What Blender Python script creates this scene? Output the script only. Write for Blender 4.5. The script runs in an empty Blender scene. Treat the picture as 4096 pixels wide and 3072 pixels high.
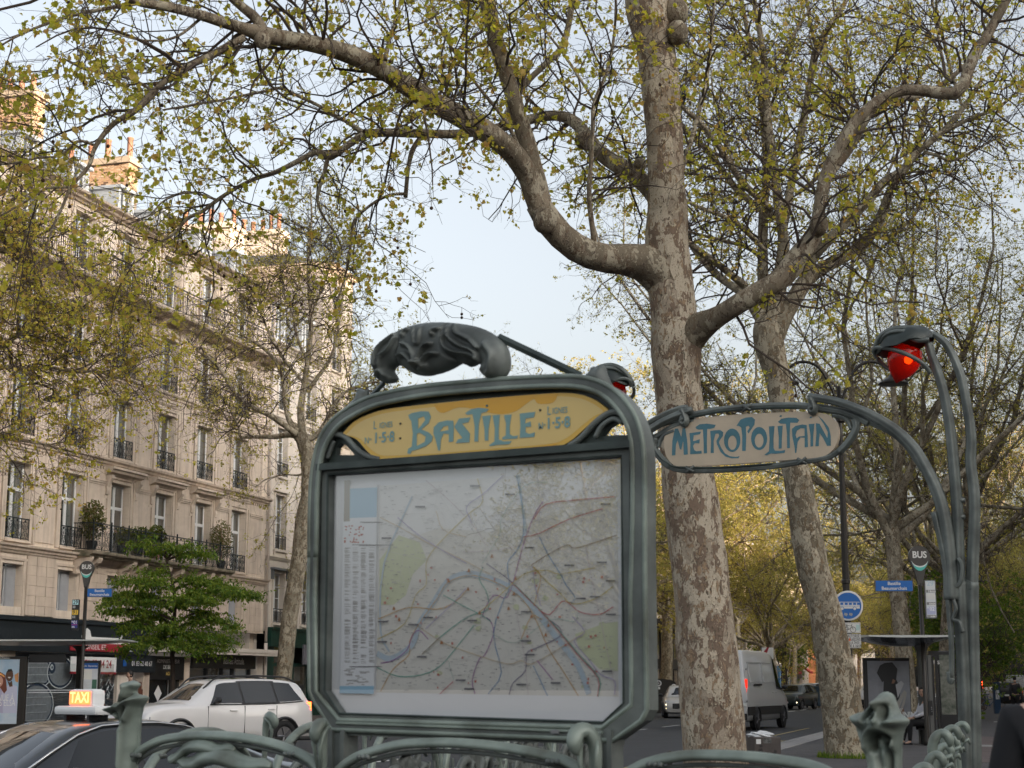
import bpy, bmesh, math, random
import numpy as np
from mathutils import Vector, Matrix
from mathutils.geometry import tessellate_polygon
R = math.radians
rnd = random.Random(7)
nr = np.random.default_rng(11)
SC = bpy.context.scene
COL = SC.collection
# ---------------------------------------------------------------- camera, sky, sun, exposure
FPX = 6500.0; YAW = R(16.7); PITCH = math.atan(1204 / FPX); EYE = 1.52
SUN_EL, SUN_AZ = R(10.0), R(-22.0)          # azimuth measured from +x (across the boulevard), negative = towards the camera side
EXPOSURE = 2.47
cam_d = bpy.data.cameras.new('camera'); cam = bpy.data.objects.new('camera', cam_d); COL.objects.link(cam)
cam.location = (0, 0, EYE); cam.rotation_euler = (R(90) + PITCH, 0, YAW)
cam_d.sensor_width = 36; cam_d.lens = FPX / 4096 * 36; cam_d.clip_end = 3000; cam_d.clip_start = 0.05
cam_d.dof.use_dof = True; cam_d.dof.focus_distance = 22; cam_d.dof.aperture_fstop = 7.0
SC.camera = cam
w = bpy.data.worlds.new('World'); SC.world = w; w.use_nodes = True
nt = w.node_tree; nt.nodes.clear()
sky = nt.nodes.new('ShaderNodeTexSky'); sky.sky_type = 'NISHITA'; sky.sun_disc = False
sky.sun_elevation = SUN_EL; sky.sun_rotation = R(90) - SUN_AZ
sky.air_density = 1.0; sky.dust_density = 8.0; sky.ozone_density = 1.5; sky.altitude = 60
veil = nt.nodes.new('ShaderNodeMix'); veil.data_type = 'RGBA'; veil.inputs[0].default_value = 0.72     # thin high haze: a paler sky all round
bw = nt.nodes.new('ShaderNodeRGBToBW')
bg = nt.nodes.new('ShaderNodeBackground'); bg.inputs[1].default_value = 0.12
out = nt.nodes.new('ShaderNodeOutputWorld')
nt.links.new(sky.outputs[0], veil.inputs[6]); nt.links.new(sky.outputs[0], bw.inputs[0]); nt.links.new(bw.outputs[0], veil.inputs[7]); nt.links.new(veil.outputs[2], bg.inputs[0]); nt.links.new(bg.outputs[0], out.inputs[0])
sun_d = bpy.data.lights.new('sun', 'SUN'); sun_d.energy = 2.0; sun_d.angle = R(0.6); sun_d.color = (1.0, 0.70, 0.42)
sun = bpy.data.objects.new('sun', sun_d); COL.objects.link(sun)
sdir = Vector((math.cos(SUN_AZ) * math.cos(SUN_EL), math.sin(SUN_AZ) * math.cos(SUN_EL), math.sin(SUN_EL)))
sun.rotation_euler = sdir.to_track_quat('Z', 'Y').to_euler(); sun.location = (40, -20, 40)
vs = SC.view_settings; SC.display_settings.display_device = 'sRGB'
vs.view_transform = 'Standard'; vs.look = 'None'; vs.exposure = EXPOSURE; vs.gamma = 1; vs.use_curve_mapping = False
cy = SC.cycles
cy.use_denoising = True; cy.max_bounces = 6; cy.diffuse_bounces = 3; cy.glossy_bounces = 3; cy.transparent_max_bounces = 10
cy.transmission_bounces = 4; cy.caustics_reflective = False; cy.caustics_refractive = False; cy.sample_clamp_indirect = 4
# ---------------------------------------------------------------- points seen from the standpoint of the photograph, put at real distances
_ct, _st, _cp, _sp = math.cos(PITCH), math.sin(PITCH), math.cos(YAW), math.sin(YAW)
cF = np.array([-_sp * _ct, _cp * _ct, _st]); cR = np.array([_cp, _sp, 0.0]); cU = np.cross(cR, cF)
cFh = np.array([-_sp, _cp, 0.0]); cC = np.array([0, 0, EYE])
def ray(px, py): return cF + cR * (px - 2048) / FPX + cU * (1536 - py) / FPX
def on_x(px, py, x): r = ray(px, py); return cC + r * (x / r[0])
def on_ground(px, py, z=0.0): r = ray(px, py); return cC + r * ((z - EYE) / r[2])
def at(px, py, D): r = ray(px, py); return cC + r * (D / r.dot(cFh))
def spot(px, D, z=0.0):
 p = at(px, 2740, D); return Vector((p[0], p[1], z))
class Plane:
 """vertical plane through a point, with a horizontal direction az degrees right of the view axis; local (u, v, w)"""
 def __init__(s, px, D, az):
  s.o = at(px, 2740, D); a = R(az)
  s.u = cR * math.sin(a) + cFh * math.cos(a)
  if s.u.dot(cR) < 0: s.u = -s.u
  s.n = np.cross(s.u, [0, 0, 1.0])           # towards the camera
  if s.n.dot(cFh) > 0: s.n = -s.n
  s.o = np.array([s.o[0], s.o[1], 0.0])
 def uv(s, px, py):
  r = ray(px, py); t = s.n.dot(s.o - cC) / s.n.dot(r); p = cC + r * t - s.o
  return (p.dot(s.u), p[2])
 def mat(s):
  m = Matrix.Identity(4)
  n = np.cross(s.u, [0, 0, 1.0])
  for i in range(3): m[i][0] = s.u[i]; m[i][1] = 0; m[i][2] = -n[i] * -1
  m = Matrix(((s.u[0], 0, n[0], s.o[0]), (s.u[1], 0, n[1], s.o[1]), (s.u[2], 1, n[2], s.o[2]), (0, 0, 0, 1)))
  return m                                     # local x = along, y = up, z = out of the plane (right-handed: u x up = n)
# ---------------------------------------------------------------- materials
MATS = {}
def mat(name, col, rough=0.7, metal=0.0, var=0.0, scale=4.0, bump=0.0, bscale=30.0, spec=0.5, emit=None, estr=0.0, col2=None, stretch=None, coat=0.0):
 if name in MATS: return MATS[name]
 m = bpy.data.materials.new(name); MATS[name] = m; m.use_nodes = True
 n = m.node_tree; b = n.nodes['Principled BSDF']
 b.inputs['Base Color'].default_value = (*col, 1); b.inputs['Roughness'].default_value = rough; b.inputs['Metallic'].default_value = metal
 b.inputs['Specular IOR Level'].default_value = spec
 if coat: b.inputs['Coat Weight'].default_value = coat; b.inputs['Coat Roughness'].default_value = 0.05
 if emit: b.inputs['Emission Color'].default_value = (*emit, 1); b.inputs['Emission Strength'].default_value = estr
 if var or bump:
  tc = n.nodes.new('ShaderNodeTexCoord'); src = tc.outputs['Object']
  if stretch:
   mp = n.nodes.new('ShaderNodeMapping'); mp.inputs['Scale'].default_value = stretch; n.links.new(src, mp.inputs[0]); src = mp.outputs[0]
 if var:
  nz = n.nodes.new('ShaderNodeTexNoise'); nz.inputs['Scale'].default_value = scale; nz.inputs['Detail'].default_value = 6; nz.inputs['Roughness'].default_value = 0.6
  n.links.new(src, nz.inputs['Vector'])
  cr = n.nodes.new('ShaderNodeValToRGB'); cr.color_ramp.elements[0].position = 0.32; cr.color_ramp.elements[1].position = 0.68
  c2 = col2 or tuple(c * (1 - var) for c in col)
  cr.color_ramp.elements[0].color = (*c2, 1); cr.color_ramp.elements[1].color = (*col, 1)
  n.links.new(nz.outputs[0], cr.inputs[0]); n.links.new(cr.outputs[0], b.inputs['Base Color'])
 if bump:
  n2 = n.nodes.new('ShaderNodeTexNoise'); n2.inputs['Scale'].default_value = bscale; n2.inputs['Detail'].default_value = 5
  n.links.new(src, n2.inputs['Vector'])
  bp = n.nodes.new('ShaderNodeBump'); bp.inputs['Strength'].default_value = bump; bp.inputs['Distance'].default_value = 0.02
  n.links.new(n2.outputs[0], bp.inputs['Height']); n.links.new(bp.outputs[0], b.inputs['Normal'])
 return m
def N(m, t, **k):
 n = m.node_tree.nodes.new(t)
 for a, v in k.items(): setattr(n, a, v)
 return n
def stone(name, c1, c2, dirt, streak=0.55, sc=1.0, grid=True):
 """weathered ashlar: tone differs from block to block, rain streaks, soot, faint joints"""
 m = bpy.data.materials.new(name); MATS[name] = m; m.use_nodes = True; t = m.node_tree; L = t.links.new
 b = t.nodes['Principled BSDF']; b.inputs['Roughness'].default_value = 0.85; b.inputs['Specular IOR Level'].default_value = 0.2
 ge = N(m, 'ShaderNodeNewGeometry')
 sp = N(m, 'ShaderNodeSeparateXYZ'); L(ge.outputs['Position'], sp.inputs[0])
 ad = N(m, 'ShaderNodeMath', operation='ADD'); L(sp.outputs[0], ad.inputs[0]); L(sp.outputs[1], ad.inputs[1])
 cb = N(m, 'ShaderNodeCombineXYZ'); L(ad.outputs[0], cb.inputs[0]); L(sp.outputs[2], cb.inputs[1])
 n1 = N(m, 'ShaderNodeTexNoise'); n1.inputs['Scale'].default_value = 0.9 * sc; n1.inputs['Detail'].default_value = 7; n1.inputs['Roughness'].default_value = .65
 L(ge.outputs['Position'], n1.inputs['Vector'])
 mx = N(m, 'ShaderNodeMix', data_type='RGBA'); mx.inputs[6].default_value = (*c1, 1); mx.inputs[7].default_value = (*c2, 1)
 mr = N(m, 'ShaderNodeMapRange'); mr.inputs[1].default_value = .35; mr.inputs[2].default_value = .65; L(n1.outputs[0], mr.inputs[0]); L(mr.outputs[0], mx.inputs[0])
 mp = N(m, 'ShaderNodeMapping'); mp.inputs['Scale'].default_value = (5.0, 0.35, 1); L(cb.outputs[0], mp.inputs[0])
 n2 = N(m, 'ShaderNodeTexNoise'); n2.inputs['Scale'].default_value = 1.0; n2.inputs['Detail'].default_value = 5; L(mp.outputs[0], n2.inputs['Vector'])
 m2 = N(m, 'ShaderNodeMapRange'); m2.inputs[1].default_value = .48; m2.inputs[2].default_value = .78; m2.inputs[4].default_value = streak; L(n2.outputs[0], m2.inputs[0])
 mx2 = N(m, 'ShaderNodeMix', data_type='RGBA'); mx2.inputs[7].default_value = (*dirt, 1); L(mx.outputs[2], mx2.inputs[6]); L(m2.outputs[0], mx2.inputs[0])
 last = mx2
 if grid:
  br = N(m, 'ShaderNodeTexBrick'); br.inputs['Color1'].default_value = (.95, .95, .95, 1); br.inputs['Color2'].default_value = (1.05, 1.04, 1.02, 1)
  br.inputs['Mortar'].default_value = (.80, .78, .76, 1); br.inputs['Scale'].default_value = 1.0
  br.inputs['Mortar Size'].default_value = 0.006; br.inputs['Brick Width'].default_value = 0.95; br.inputs['Row Height'].default_value = 0.48
  L(cb.outputs[0], br.inputs['Vector'])
  mm = N(m, 'ShaderNodeMix', data_type='RGBA', blend_type='MULTIPLY'); mm.inputs[0].default_value = 0.9
  L(mx2.outputs[2], mm.inputs[6]); L(br.outputs[0], mm.inputs[7]); last = mm
 L(last.outputs[2], b.inputs['Base Color'])
 n3 = N(m, 'ShaderNodeTexNoise'); n3.inputs['Scale'].default_value = 18; n3.inputs['Detail'].default_value = 6; L(ge.outputs['Position'], n3.inputs['Vector'])
 bp = N(m, 'ShaderNodeBump'); bp.inputs['Strength'].default_value = .35; bp.inputs['Distance'].default_value = .02; L(n3.outputs[0], bp.inputs['Height']); L(bp.outputs[0], b.inputs['Normal'])
 return m
def glass_mat(name, tint=(.6, .65, .66), ior=1.7, rough=0.02, thru=0.8, wavy=True):
 m = bpy.data.materials.new(name); MATS[name] = m; m.use_nodes = True; t = m.node_tree; L = t.links.new; t.nodes.clear()
 o = N(m, 'ShaderNodeOutputMaterial'); tr = N(m, 'ShaderNodeBsdfTransparent'); tr.inputs[0].default_value = (*[c * thru for c in tint], 1)
 gl = N(m, 'ShaderNodeBsdfGlossy'); gl.inputs['Roughness'].default_value = rough; gl.inputs[0].default_value = (1, 1, 1, 1)
 lw = N(m, 'ShaderNodeLayerWeight'); lw.inputs[0].default_value = .5; pw = N(m, 'ShaderNodeMath', operation='POWER'); L(lw.outputs['Facing'], pw.inputs[0]); pw.inputs[1].default_value = 4.0
 f0 = ((ior - 1) / (ior + 1)) ** 2; fr = N(m, 'ShaderNodeMapRange'); fr.inputs[3].default_value = f0; fr.inputs[4].default_value = 1.0; L(pw.outputs[0], fr.inputs[0])
 if wavy:
  nz = N(m, 'ShaderNodeTexNoise'); nz.inputs['Scale'].default_value = 1.6; tc = N(m, 'ShaderNodeTexCoord'); L(tc.outputs['Object'], nz.inputs['Vector'])
  bp = N(m, 'ShaderNodeBump'); bp.inputs['Strength'].default_value = .05; bp.inputs['Distance'].default_value = .05; L(nz.outputs[0], bp.inputs['Height']); L(bp.outputs[0], gl.inputs['Normal'])
 mx = N(m, 'ShaderNodeMixShader'); L(fr.outputs[0], mx.inputs[0]); L(tr.outputs[0], mx.inputs[1]); L(gl.outputs[0], mx.inputs[2]); L(mx.outputs[0], o.inputs[0])
 return m
def bark_mat(name, cols, sc=1.0, bump=0.6):
 """plane bark: flaking plates of cream, grey olive and brown, each plate with its own tone"""
 m = bpy.data.materials.new(name); MATS[name] = m; m.use_nodes = True; t = m.node_tree; L = t.links.new
 b = t.nodes['Principled BSDF']; b.inputs['Roughness'].default_value = 0.9; b.inputs['Specular IOR Level'].default_value = 0.15
 ge = N(m, 'ShaderNodeNewGeometry'); mp = N(m, 'ShaderNodeMapping'); mp.inputs['Scale'].default_value = (sc, sc, sc * 0.55); L(ge.outputs['Position'], mp.inputs[0])
 wn = N(m, 'ShaderNodeTexNoise'); wn.inputs['Scale'].default_value = 7; wn.inputs['Detail'].default_value = 4; L(mp.outputs[0], wn.inputs['Vector'])
 sb = N(m, 'ShaderNodeVectorMath', operation='SUBTRACT'); L(wn.outputs['Color'], sb.inputs[0]); sb.inputs[1].default_value = (.5, .5, .5)
 ms = N(m, 'ShaderNodeVectorMath', operation='SCALE'); L(sb.outputs[0], ms.inputs[0]); ms.inputs['Scale'].default_value = 0.42
 av = N(m, 'ShaderNodeVectorMath', operation='ADD'); L(mp.outputs[0], av.inputs[0]); L(ms.outputs[0], av.inputs[1])
 prev = None; hprev = None
 specs = [(1.5, 0.50, cols[1]), (3.2, 0.555, cols[2]), (6.5, 0.60, cols[5]), (9.0, 0.62, cols[3]), (14.0, 0.64, cols[4]), (24.0, .66, cols[2])]
 base = cols[0]
 for i, (s, th, c) in enumerate(specs):
  nz = N(m, 'ShaderNodeTexNoise'); nz.inputs['Scale'].default_value = s; nz.inputs['Detail'].default_value = 1.5 + i * .5; nz.inputs['Roughness'].default_value = .5
  off = N(m, 'ShaderNodeVectorMath', operation='ADD'); L(av.outputs[0], off.inputs[0]); off.inputs[1].default_value = (3.7 * i, 1.3 * i, 9.1 * i); L(off.outputs[0], nz.inputs['Vector'])
  mr = N(m, 'ShaderNodeMapRange'); mr.inputs[1].default_value = th - .008; mr.inputs[2].default_value = th + .008; L(nz.outputs[0], mr.inputs[0])
  mx = N(m, 'ShaderNodeMix', data_type='RGBA'); L(mr.outputs[0], mx.inputs[0]); mx.inputs[7].default_value = (*c, 1)
  if prev is None: mx.inputs[6].default_value = (*base, 1)
  else: L(prev.outputs[2], mx.inputs[6])
  prev = mx
  if hprev is None: hprev = mr
  else:
   hh = N(m, 'ShaderNodeMath', operation='ADD'); L(hprev.outputs[0], hh.inputs[0]); L(mr.outputs[0], hh.inputs[1]); hprev = hh
 fine = N(m, 'ShaderNodeTexNoise'); fine.inputs['Scale'].default_value = 40; fine.inputs['Detail'].default_value = 5; L(mp.outputs[0], fine.inputs['Vector'])
 mf = N(m, 'ShaderNodeMapRange'); mf.inputs[3].default_value = .72; mf.inputs[4].default_value = 1.18; L(fine.outputs[0], mf.inputs[0])
 mm = N(m, 'ShaderNodeVectorMath', operation='SCALE'); L(prev.outputs[2], mm.inputs[0]); L(mf.outputs[0], mm.inputs['Scale']); L(mm.outputs[0], b.inputs['Base Color'])
 h2 = N(m, 'ShaderNodeMath', operation='MULTIPLY_ADD'); L(fine.outputs[0], h2.inputs[0]); h2.inputs[1].default_value = .8; L(hprev.outputs[0], h2.inputs[2])
 bp = N(m, 'ShaderNodeBump'); bp.inputs['Strength'].default_value = bump; bp.inputs['Distance'].default_value = .012; L(h2.outputs[0], bp.inputs['Height']); L(bp.outputs[0], b.inputs['Normal'])
 return m
def leaf_mat(name, cols, trans=0.45):
 m = bpy.data.materials.new(name); MATS[name] = m; m.use_nodes = True; t = m.node_tree; L = t.links.new; t.nodes.clear()
 o = N(m, 'ShaderNodeOutputMaterial'); ge = N(m, 'ShaderNodeNewGeometry')
 cr = N(m, 'ShaderNodeValToRGB'); e = cr.color_ramp.elements
 while len(e) < len(cols): e.new(0.5)
 for i, c in enumerate(cols): e[i].position = i / (len(cols) - 1); e[i].color = (*c, 1)
 L(ge.outputs['Random Per Island'], cr.inputs[0])
 d = N(m, 'ShaderNodeBsdfPrincipled'); d.inputs['Roughness'].default_value = .55; d.inputs['Specular IOR Level'].default_value = .25; L(cr.outputs[0], d.inputs['Base Color'])
 tl = N(m, 'ShaderNodeBsdfTranslucent');
 bb = N(m, 'ShaderNodeMix', data_type='RGBA', blend_type='MULTIPLY'); bb.inputs[0].default_value = 1; bb.inputs[7].default_value = (1.5, 1.5, .7, 1); L(cr.outputs[0], bb.inputs[6]); L(bb.outputs[2], tl.inputs[0])
 mx = N(m, 'ShaderNodeMixShader'); mx.inputs[0].default_value = trans; L(d.outputs[0], mx.inputs[1]); L(tl.outputs[0], mx.inputs[2]); L(mx.outputs[0], o.inputs[0])
 return m
# ---------------------------------------------------------------- mesh building
def new_mesh(name, co, faces_flat, sizes, mats, midx=None, smooth=False):
 me = bpy.data.meshes.new(name); co = np.asarray(co, dtype=np.float32)
 me.vertices.add(len(co)); me.vertices.foreach_set('co', co.ravel())
 faces_flat = np.asarray(faces_flat, dtype=np.int32); sizes = np.asarray(sizes, dtype=np.int32)
 me.loops.add(len(faces_flat)); me.loops.foreach_set('vertex_index', faces_flat)
 me.polygons.add(len(sizes)); st = np.zeros(len(sizes), dtype=np.int32); st[1:] = np.cumsum(sizes)[:-1]
 me.polygons.foreach_set('loop_start', st)
 try: me.polygons.foreach_set('loop_total', sizes)
 except Exception: pass
 for mm in mats: me.materials.append(mm)
 if midx is not None: me.polygons.foreach_set('material_index', np.asarray(midx, dtype=np.int32))
 me.polygons.foreach_set('use_smooth', np.full(len(sizes), smooth, dtype=bool))
 me.update(calc_edges=True); return me
def link(name, data, parent=None, loc=None, rot=None):
 o = bpy.data.objects.new(name, data); COL.objects.link(o)
 if parent is not None: o.parent = parent
 if loc is not None: o.location = loc
 if rot is not None: o.rotation_euler = rot
 return o
def tag(o, label=None, cat=None, group=None, kind=None):
 if label: o['label'] = label
 if cat: o['category'] = cat
 if group: o['group'] = group
 if kind: o['kind'] = kind
 return o
def thing(name, label, cat, loc=(0, 0, 0), rz=0.0, group=None, matrix=None):
 o = bpy.data.objects.new(name, None); COL.objects.link(o); o.empty_display_size = 0.1
 if matrix is not None: o.matrix_world = matrix
 else: o.location = loc; o.rotation_euler = (0, 0, rz)
 return tag(o, label, cat, group)
def copy_tree(o, parent=None):
 c = o.copy(); COL.objects.link(c); c.parent = parent
 for ch in list(o.children): copy_tree(ch, c)
 return c
class MB:
 """collects shapes; build() links them as ONE mesh object"""
 def __init__(s): s.v = []; s.f = []; s.m = []; s.k = 0
 def raw(s, vs, fs, k=None):
  b = len(s.v); s.v.extend([tuple(p) for p in vs]); s.f.extend([tuple(i + b for i in f) for f in fs]); s.m.extend([s.k if k is None else k] * len(fs)); return s
 def box(s, x0, x1, y0, y1, z0, z1, k=None):
  x0, x1 = sorted((x0, x1)); y0, y1 = sorted((y0, y1)); z0, z1 = sorted((z0, z1))
  vs = [(x, y, z) for x in (x0, x1) for y in (y0, y1) for z in (z0, z1)]
  return s.raw(vs, [(0, 1, 3, 2), (4, 6, 7, 5), (0, 4, 5, 1), (2, 3, 7, 6), (0, 2, 6, 4), (1, 5, 7, 3)], k)
 def bbox(s, x0, x1, y0, y1, z0, z1, b=0.01, k=None):
  """box with chamfered edges"""
  bm = bmesh.new(); bmesh.ops.create_cube(bm, size=1)
  for v in bm.verts: v.co = Vector(((x0 + x1) / 2 + v.co.x * abs(x1 - x0), (y0 + y1) / 2 + v.co.y * abs(y1 - y0), (z0 + z1) / 2 + v.co.z * abs(z1 - z0)))
  bmesh.ops.bevel(bm, geom=bm.edges[:], offset=b, segments=2, affect='EDGES', profile=.6)
  bm.verts.index_update(); s.raw([v.co[:] for v in bm.verts], [[v.index for v in f.verts] for f in bm.faces], k); bm.free(); return s
 def tube(s, pts, rad, n=8, k=None, cap=True, rib=0.0, ribn=3, flat=1.0, up=None):
  P = [Vector(p) for p in pts]; m = len(P)
  rr = rad if hasattr(rad, '__len__') else [rad] * m
  ref = Vector(up) if up is not None else Vector((0.123, 0.07, 1.0)); vs = []
  prevx = None
  for i, p in enumerate(P):
   t = (P[min(i + 1, m - 1)] - P[max(i - 1, 0)])
   if t.length < 1e-9: t = Vector((0, 0, 1))
   t.normalize()
   if prevx is None:
    x = ref.cross(t)
    if x.length < .1: x = Vector((1, 0, 0)).cross(t)
   else: x = prevx - t * prevx.dot(t)
   x.normalize(); y = t.cross(x); prevx = x
   for j in range(n):
    a = 2 * math.pi * j / n; q = rr[i] * (1 + rib * math.cos(ribn * a))
    vs.append(p + x * (q * math.cos(a)) + y * (q * flat * math.sin(a)))
  fs = [(i * n + j, i * n + (j + 1) % n, (i + 1) * n + (j + 1) % n, (i + 1) * n + j) for i in range(m - 1) for j in range(n)]
  if cap: fs.append(tuple(range(n - 1, -1, -1))); fs.append(tuple((m - 1) * n + j for j in range(n)))
  return s.raw(vs, fs, k)
 def lathe(s, prof, n=16, c=(0, 0, 0), k=None, axis='z', cap=True):
  vs = []
  for r, z in prof:
   for j in range(n):
    a = 2 * math.pi * j / n; q = (r * math.cos(a), r * math.sin(a), z)
    if axis == 'x': q = (q[2], q[0], q[1])
    if axis == 'y': q = (q[1], q[2], q[0])
    vs.append((c[0] + q[0], c[1] + q[1], c[2] + q[2]))
  m = len(prof); fs = [(i * n + j, i * n + (j + 1) % n, (i + 1) * n + (j + 1) % n, (i + 1) * n + j) for i in range(m - 1) for j in range(n)]
  if cap: fs.append(tuple(range(n - 1, -1, -1))); fs.append(tuple((m - 1) * n + j for j in range(n)))
  return s.raw(vs, fs, k)
 def ball(s, c, r, n=10, k=None, sc=(1, 1, 1)):
  prof = [(max(1e-4, r * math.sin(math.pi * i / n)), -r * math.cos(math.pi * i / n)) for i in range(n + 1)]
  b = len(s.v); s.lathe(prof, n + 2, (0, 0, 0), k, cap=False)
  for i in range(b, len(s.v)): q = s.v[i]; s.v[i] = (c[0] + q[0] * sc[0], c[1] + q[1] * sc[1], c[2] + q[2] * sc[2])
  return s
 def prism(s, poly, z0, z1, holes=(), k=None):
  """polygon in local xy, thickness along z"""
  loops = [list(poly)] + [list(h) for h in holes]
  tess = tessellate_polygon([[Vector((p[0], p[1], 0)) for p in l] for l in loops])
  flat = [p for l in loops for p in l]; n = len(flat)
  vs = [(p[0], p[1], z1) for p in flat] + [(p[0], p[1], z0) for p in flat]; fs = []
  for a, b, c in tess:
   A, B, C = flat[a], flat[b], flat[c]
   if (B[0] - A[0]) * (C[1] - A[1]) - (B[1] - A[1]) * (C[0] - A[0]) < 0: b, c = c, b
   fs.append((a, b, c)); fs.append((a + n, c + n, b + n))
  st = 0
  for l in loops:
   m = len(l); area = sum(l[i][0] * l[(i + 1) % m][1] - l[(i + 1) % m][0] * l[i][1] for i in range(m))
   for i in range(m):
    a, b = st + i, st + (i + 1) % m
    ccw = (area > 0) == (st == 0)
    fs.append((a, a + n, b + n, b) if ccw else (b, b + n, a + n, a))
   st += m
  return s.raw(vs, fs, k)
 def profile(s, prof, y0, y1, x0, k=None):
  """moulding: profile (out, z) swept along y from the wall plane x0"""
  n = len(prof); vs = [(x0 + a, y, b) for y in (y0, y1) for a, b in prof]
  fs = [(i, (i + 1) % n, n + (i + 1) % n, n + i) for i in range(n)] + [tuple(range(n - 1, -1, -1)), tuple(range(n, 2 * n))]
  return s.raw(vs, fs, k)
 def mesh(s, name, mats, smooth=False):
  mats = mats if isinstance(mats, (list, tuple)) else [mats]
  fl = [i for f in s.f for i in f]
  return new_mesh(name, np.array(s.v, dtype=np.float32).reshape(-1, 3), fl, [len(f) for f in s.f], mats, s.m, smooth)
 def build(s, name, mats, parent=None, smooth=False, loc=None, rot=None):
  return link(name, s.mesh(name, mats, smooth), parent, loc, rot)
def smooth_path(pts, n=6):
 """Catmull-Rom through the points"""
 P = [np.array(p, float) for p in pts]
 if len(P) < 3: return [tuple(p) for p in P]
 P = [2 * P[0] - P[1]] + P + [2 * P[-1] - P[-2]]; o = []
 for i in range(1, len(P) - 2):
  for j in range(n):
   t = j / n; a, b, c, d = P[i - 1:i + 3]
   o.append(.5 * ((2 * b) + (c - a) * t + (2 * a - 5 * b + 4 * c - d) * t * t + (3 * b - a - 3 * c + d) * t ** 3))
 o.append(P[-2]); return [tuple(p) for p in o]
def inflate(outline, Rd, step, holes=(), ridges=(), thick=None, sm=3):
 """cast-metal relief: rounded towards its outline, ridges and grooves (polyline, width, height) on the front; local xy, z out"""
 po = np.array(smooth_path(list(outline) + [outline[0]], sm))[:-1] if sm > 1 else np.array(outline)
 loops = [po] + [np.array(h, float) for h in holes]
 segs = np.concatenate([np.stack([l, np.roll(l, -1, axis=0)], 1) for l in loops])
 x0, y0 = po.min(0) - step; x1, y1 = po.max(0) + step
 xs = np.arange(x0, x1 + step, step); ys = np.arange(y0, y1 + step, step); X, Y = np.meshgrid(xs, ys, indexing='ij'); Pt = np.stack([X.ravel(), Y.ravel()], 1)
 def segd(Pt, S):
  A = S[:, 0][None]; B = S[:, 1][None]; d = B - A; t = ((Pt[:, None] - A) * d).sum(2) / np.maximum((d * d).sum(2), 1e-12); t = np.clip(t, 0, 1)
  Q = A + d * t[..., None]; dist = np.linalg.norm(Pt[:, None] - Q, axis=2); j = dist.argmin(1); return dist[np.arange(len(Pt)), j], Q[np.arange(len(Pt)), j]
 dist = np.zeros(len(Pt)); near = np.zeros_like(Pt)
 for c in range(0, len(Pt), 4000): dist[c:c + 4000], near[c:c + 4000] = segd(Pt[c:c + 4000], segs)
 ins = np.zeros(len(Pt), bool)
 for (ax, ay), (bx, by) in segs:
  c = ((ay > Pt[:, 1]) != (by > Pt[:, 1]));
  with np.errstate(divide='ignore', invalid='ignore'): xx = (bx - ax) * (Pt[:, 1] - ay) / (by - ay) + ax
  ins ^= c & (Pt[:, 0] < xx)
 h = np.where(ins, Rd * np.sqrt(np.clip(1 - (1 - np.clip(dist / Rd, 0, 1)) ** 2, 0, 1)), 0)
 if thick is not None: h = h * thick / Rd
 front = h.copy()
 for pl, wd, ht in ridges:
  pl = np.array(smooth_path(pl, 4)); S = np.stack([pl[:-1], pl[1:]], 1)
  for c in range(0, len(Pt), 4000):
   dd, _ = segd(Pt[c:c + 4000], S); front[c:c + 4000] += ht * np.exp(-(dd / wd) ** 2) * ins[c:c + 4000] * np.clip(dist[c:c + 4000] / (step * 2), 0, 1)
 nx, ny = X.shape; I = ins.reshape(nx, ny)
 cell = I[:-1, :-1].astype(int) + I[1:, :-1] + I[:-1, 1:] + I[1:, 1:]
 pos = Pt.copy(); pos[~ins] = near[~ins]; front[~ins] = 0; h[~ins] = 0
 ii, jj = np.nonzero(cell >= 1); a = ii * ny + jj; b = (ii + 1) * ny + jj; c = (ii + 1) * ny + jj + 1; d = ii * ny + jj + 1
 used = np.unique(np.concatenate([a, b, c, d])); mp = -np.ones(nx * ny, int); mp[used] = np.arange(len(used)); n = len(used)
 vf = np.column_stack([pos[used], front[used]]); vb = np.column_stack([pos[used], -h[used] * .8])
 fs = [tuple(q) for q in np.stack([mp[a], mp[b], mp[c], mp[d]], 1)] + [tuple(q) for q in np.stack([mp[a], mp[d], mp[c], mp[b]], 1) + n]
 return np.vstack([vf, vb]).tolist(), fs
_font = None
def text_mesh(txt, size, matl, name='lettering', bold=0.0, sx=1.0, align='CENTER', ext=0.0):
 cu = bpy.data.curves.new(name, 'FONT'); cu.body = txt; cu.size = size; cu.align_x = align; cu.align_y = 'CENTER'; cu.offset = bold * size; cu.extrude = ext
 cu.space_line = 0.85; cu.resolution_u = 3
 o = bpy.data.objects.new('tmp', cu); COL.objects.link(o)
 me = bpy.data.meshes.new_from_object(o); bpy.data.objects.remove(o)
 if sx != 1.0:
  for v in me.vertices: v.co.x *= sx
 me.materials.clear(); me.materials.append(matl); me.name = name
 return me
def text(txt, size, matl, parent, loc, rot=(R(90), 0, 0), name='lettering', **k):
 return link(name, text_mesh(txt, size, matl, name, **k), parent, loc, rot)
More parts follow.
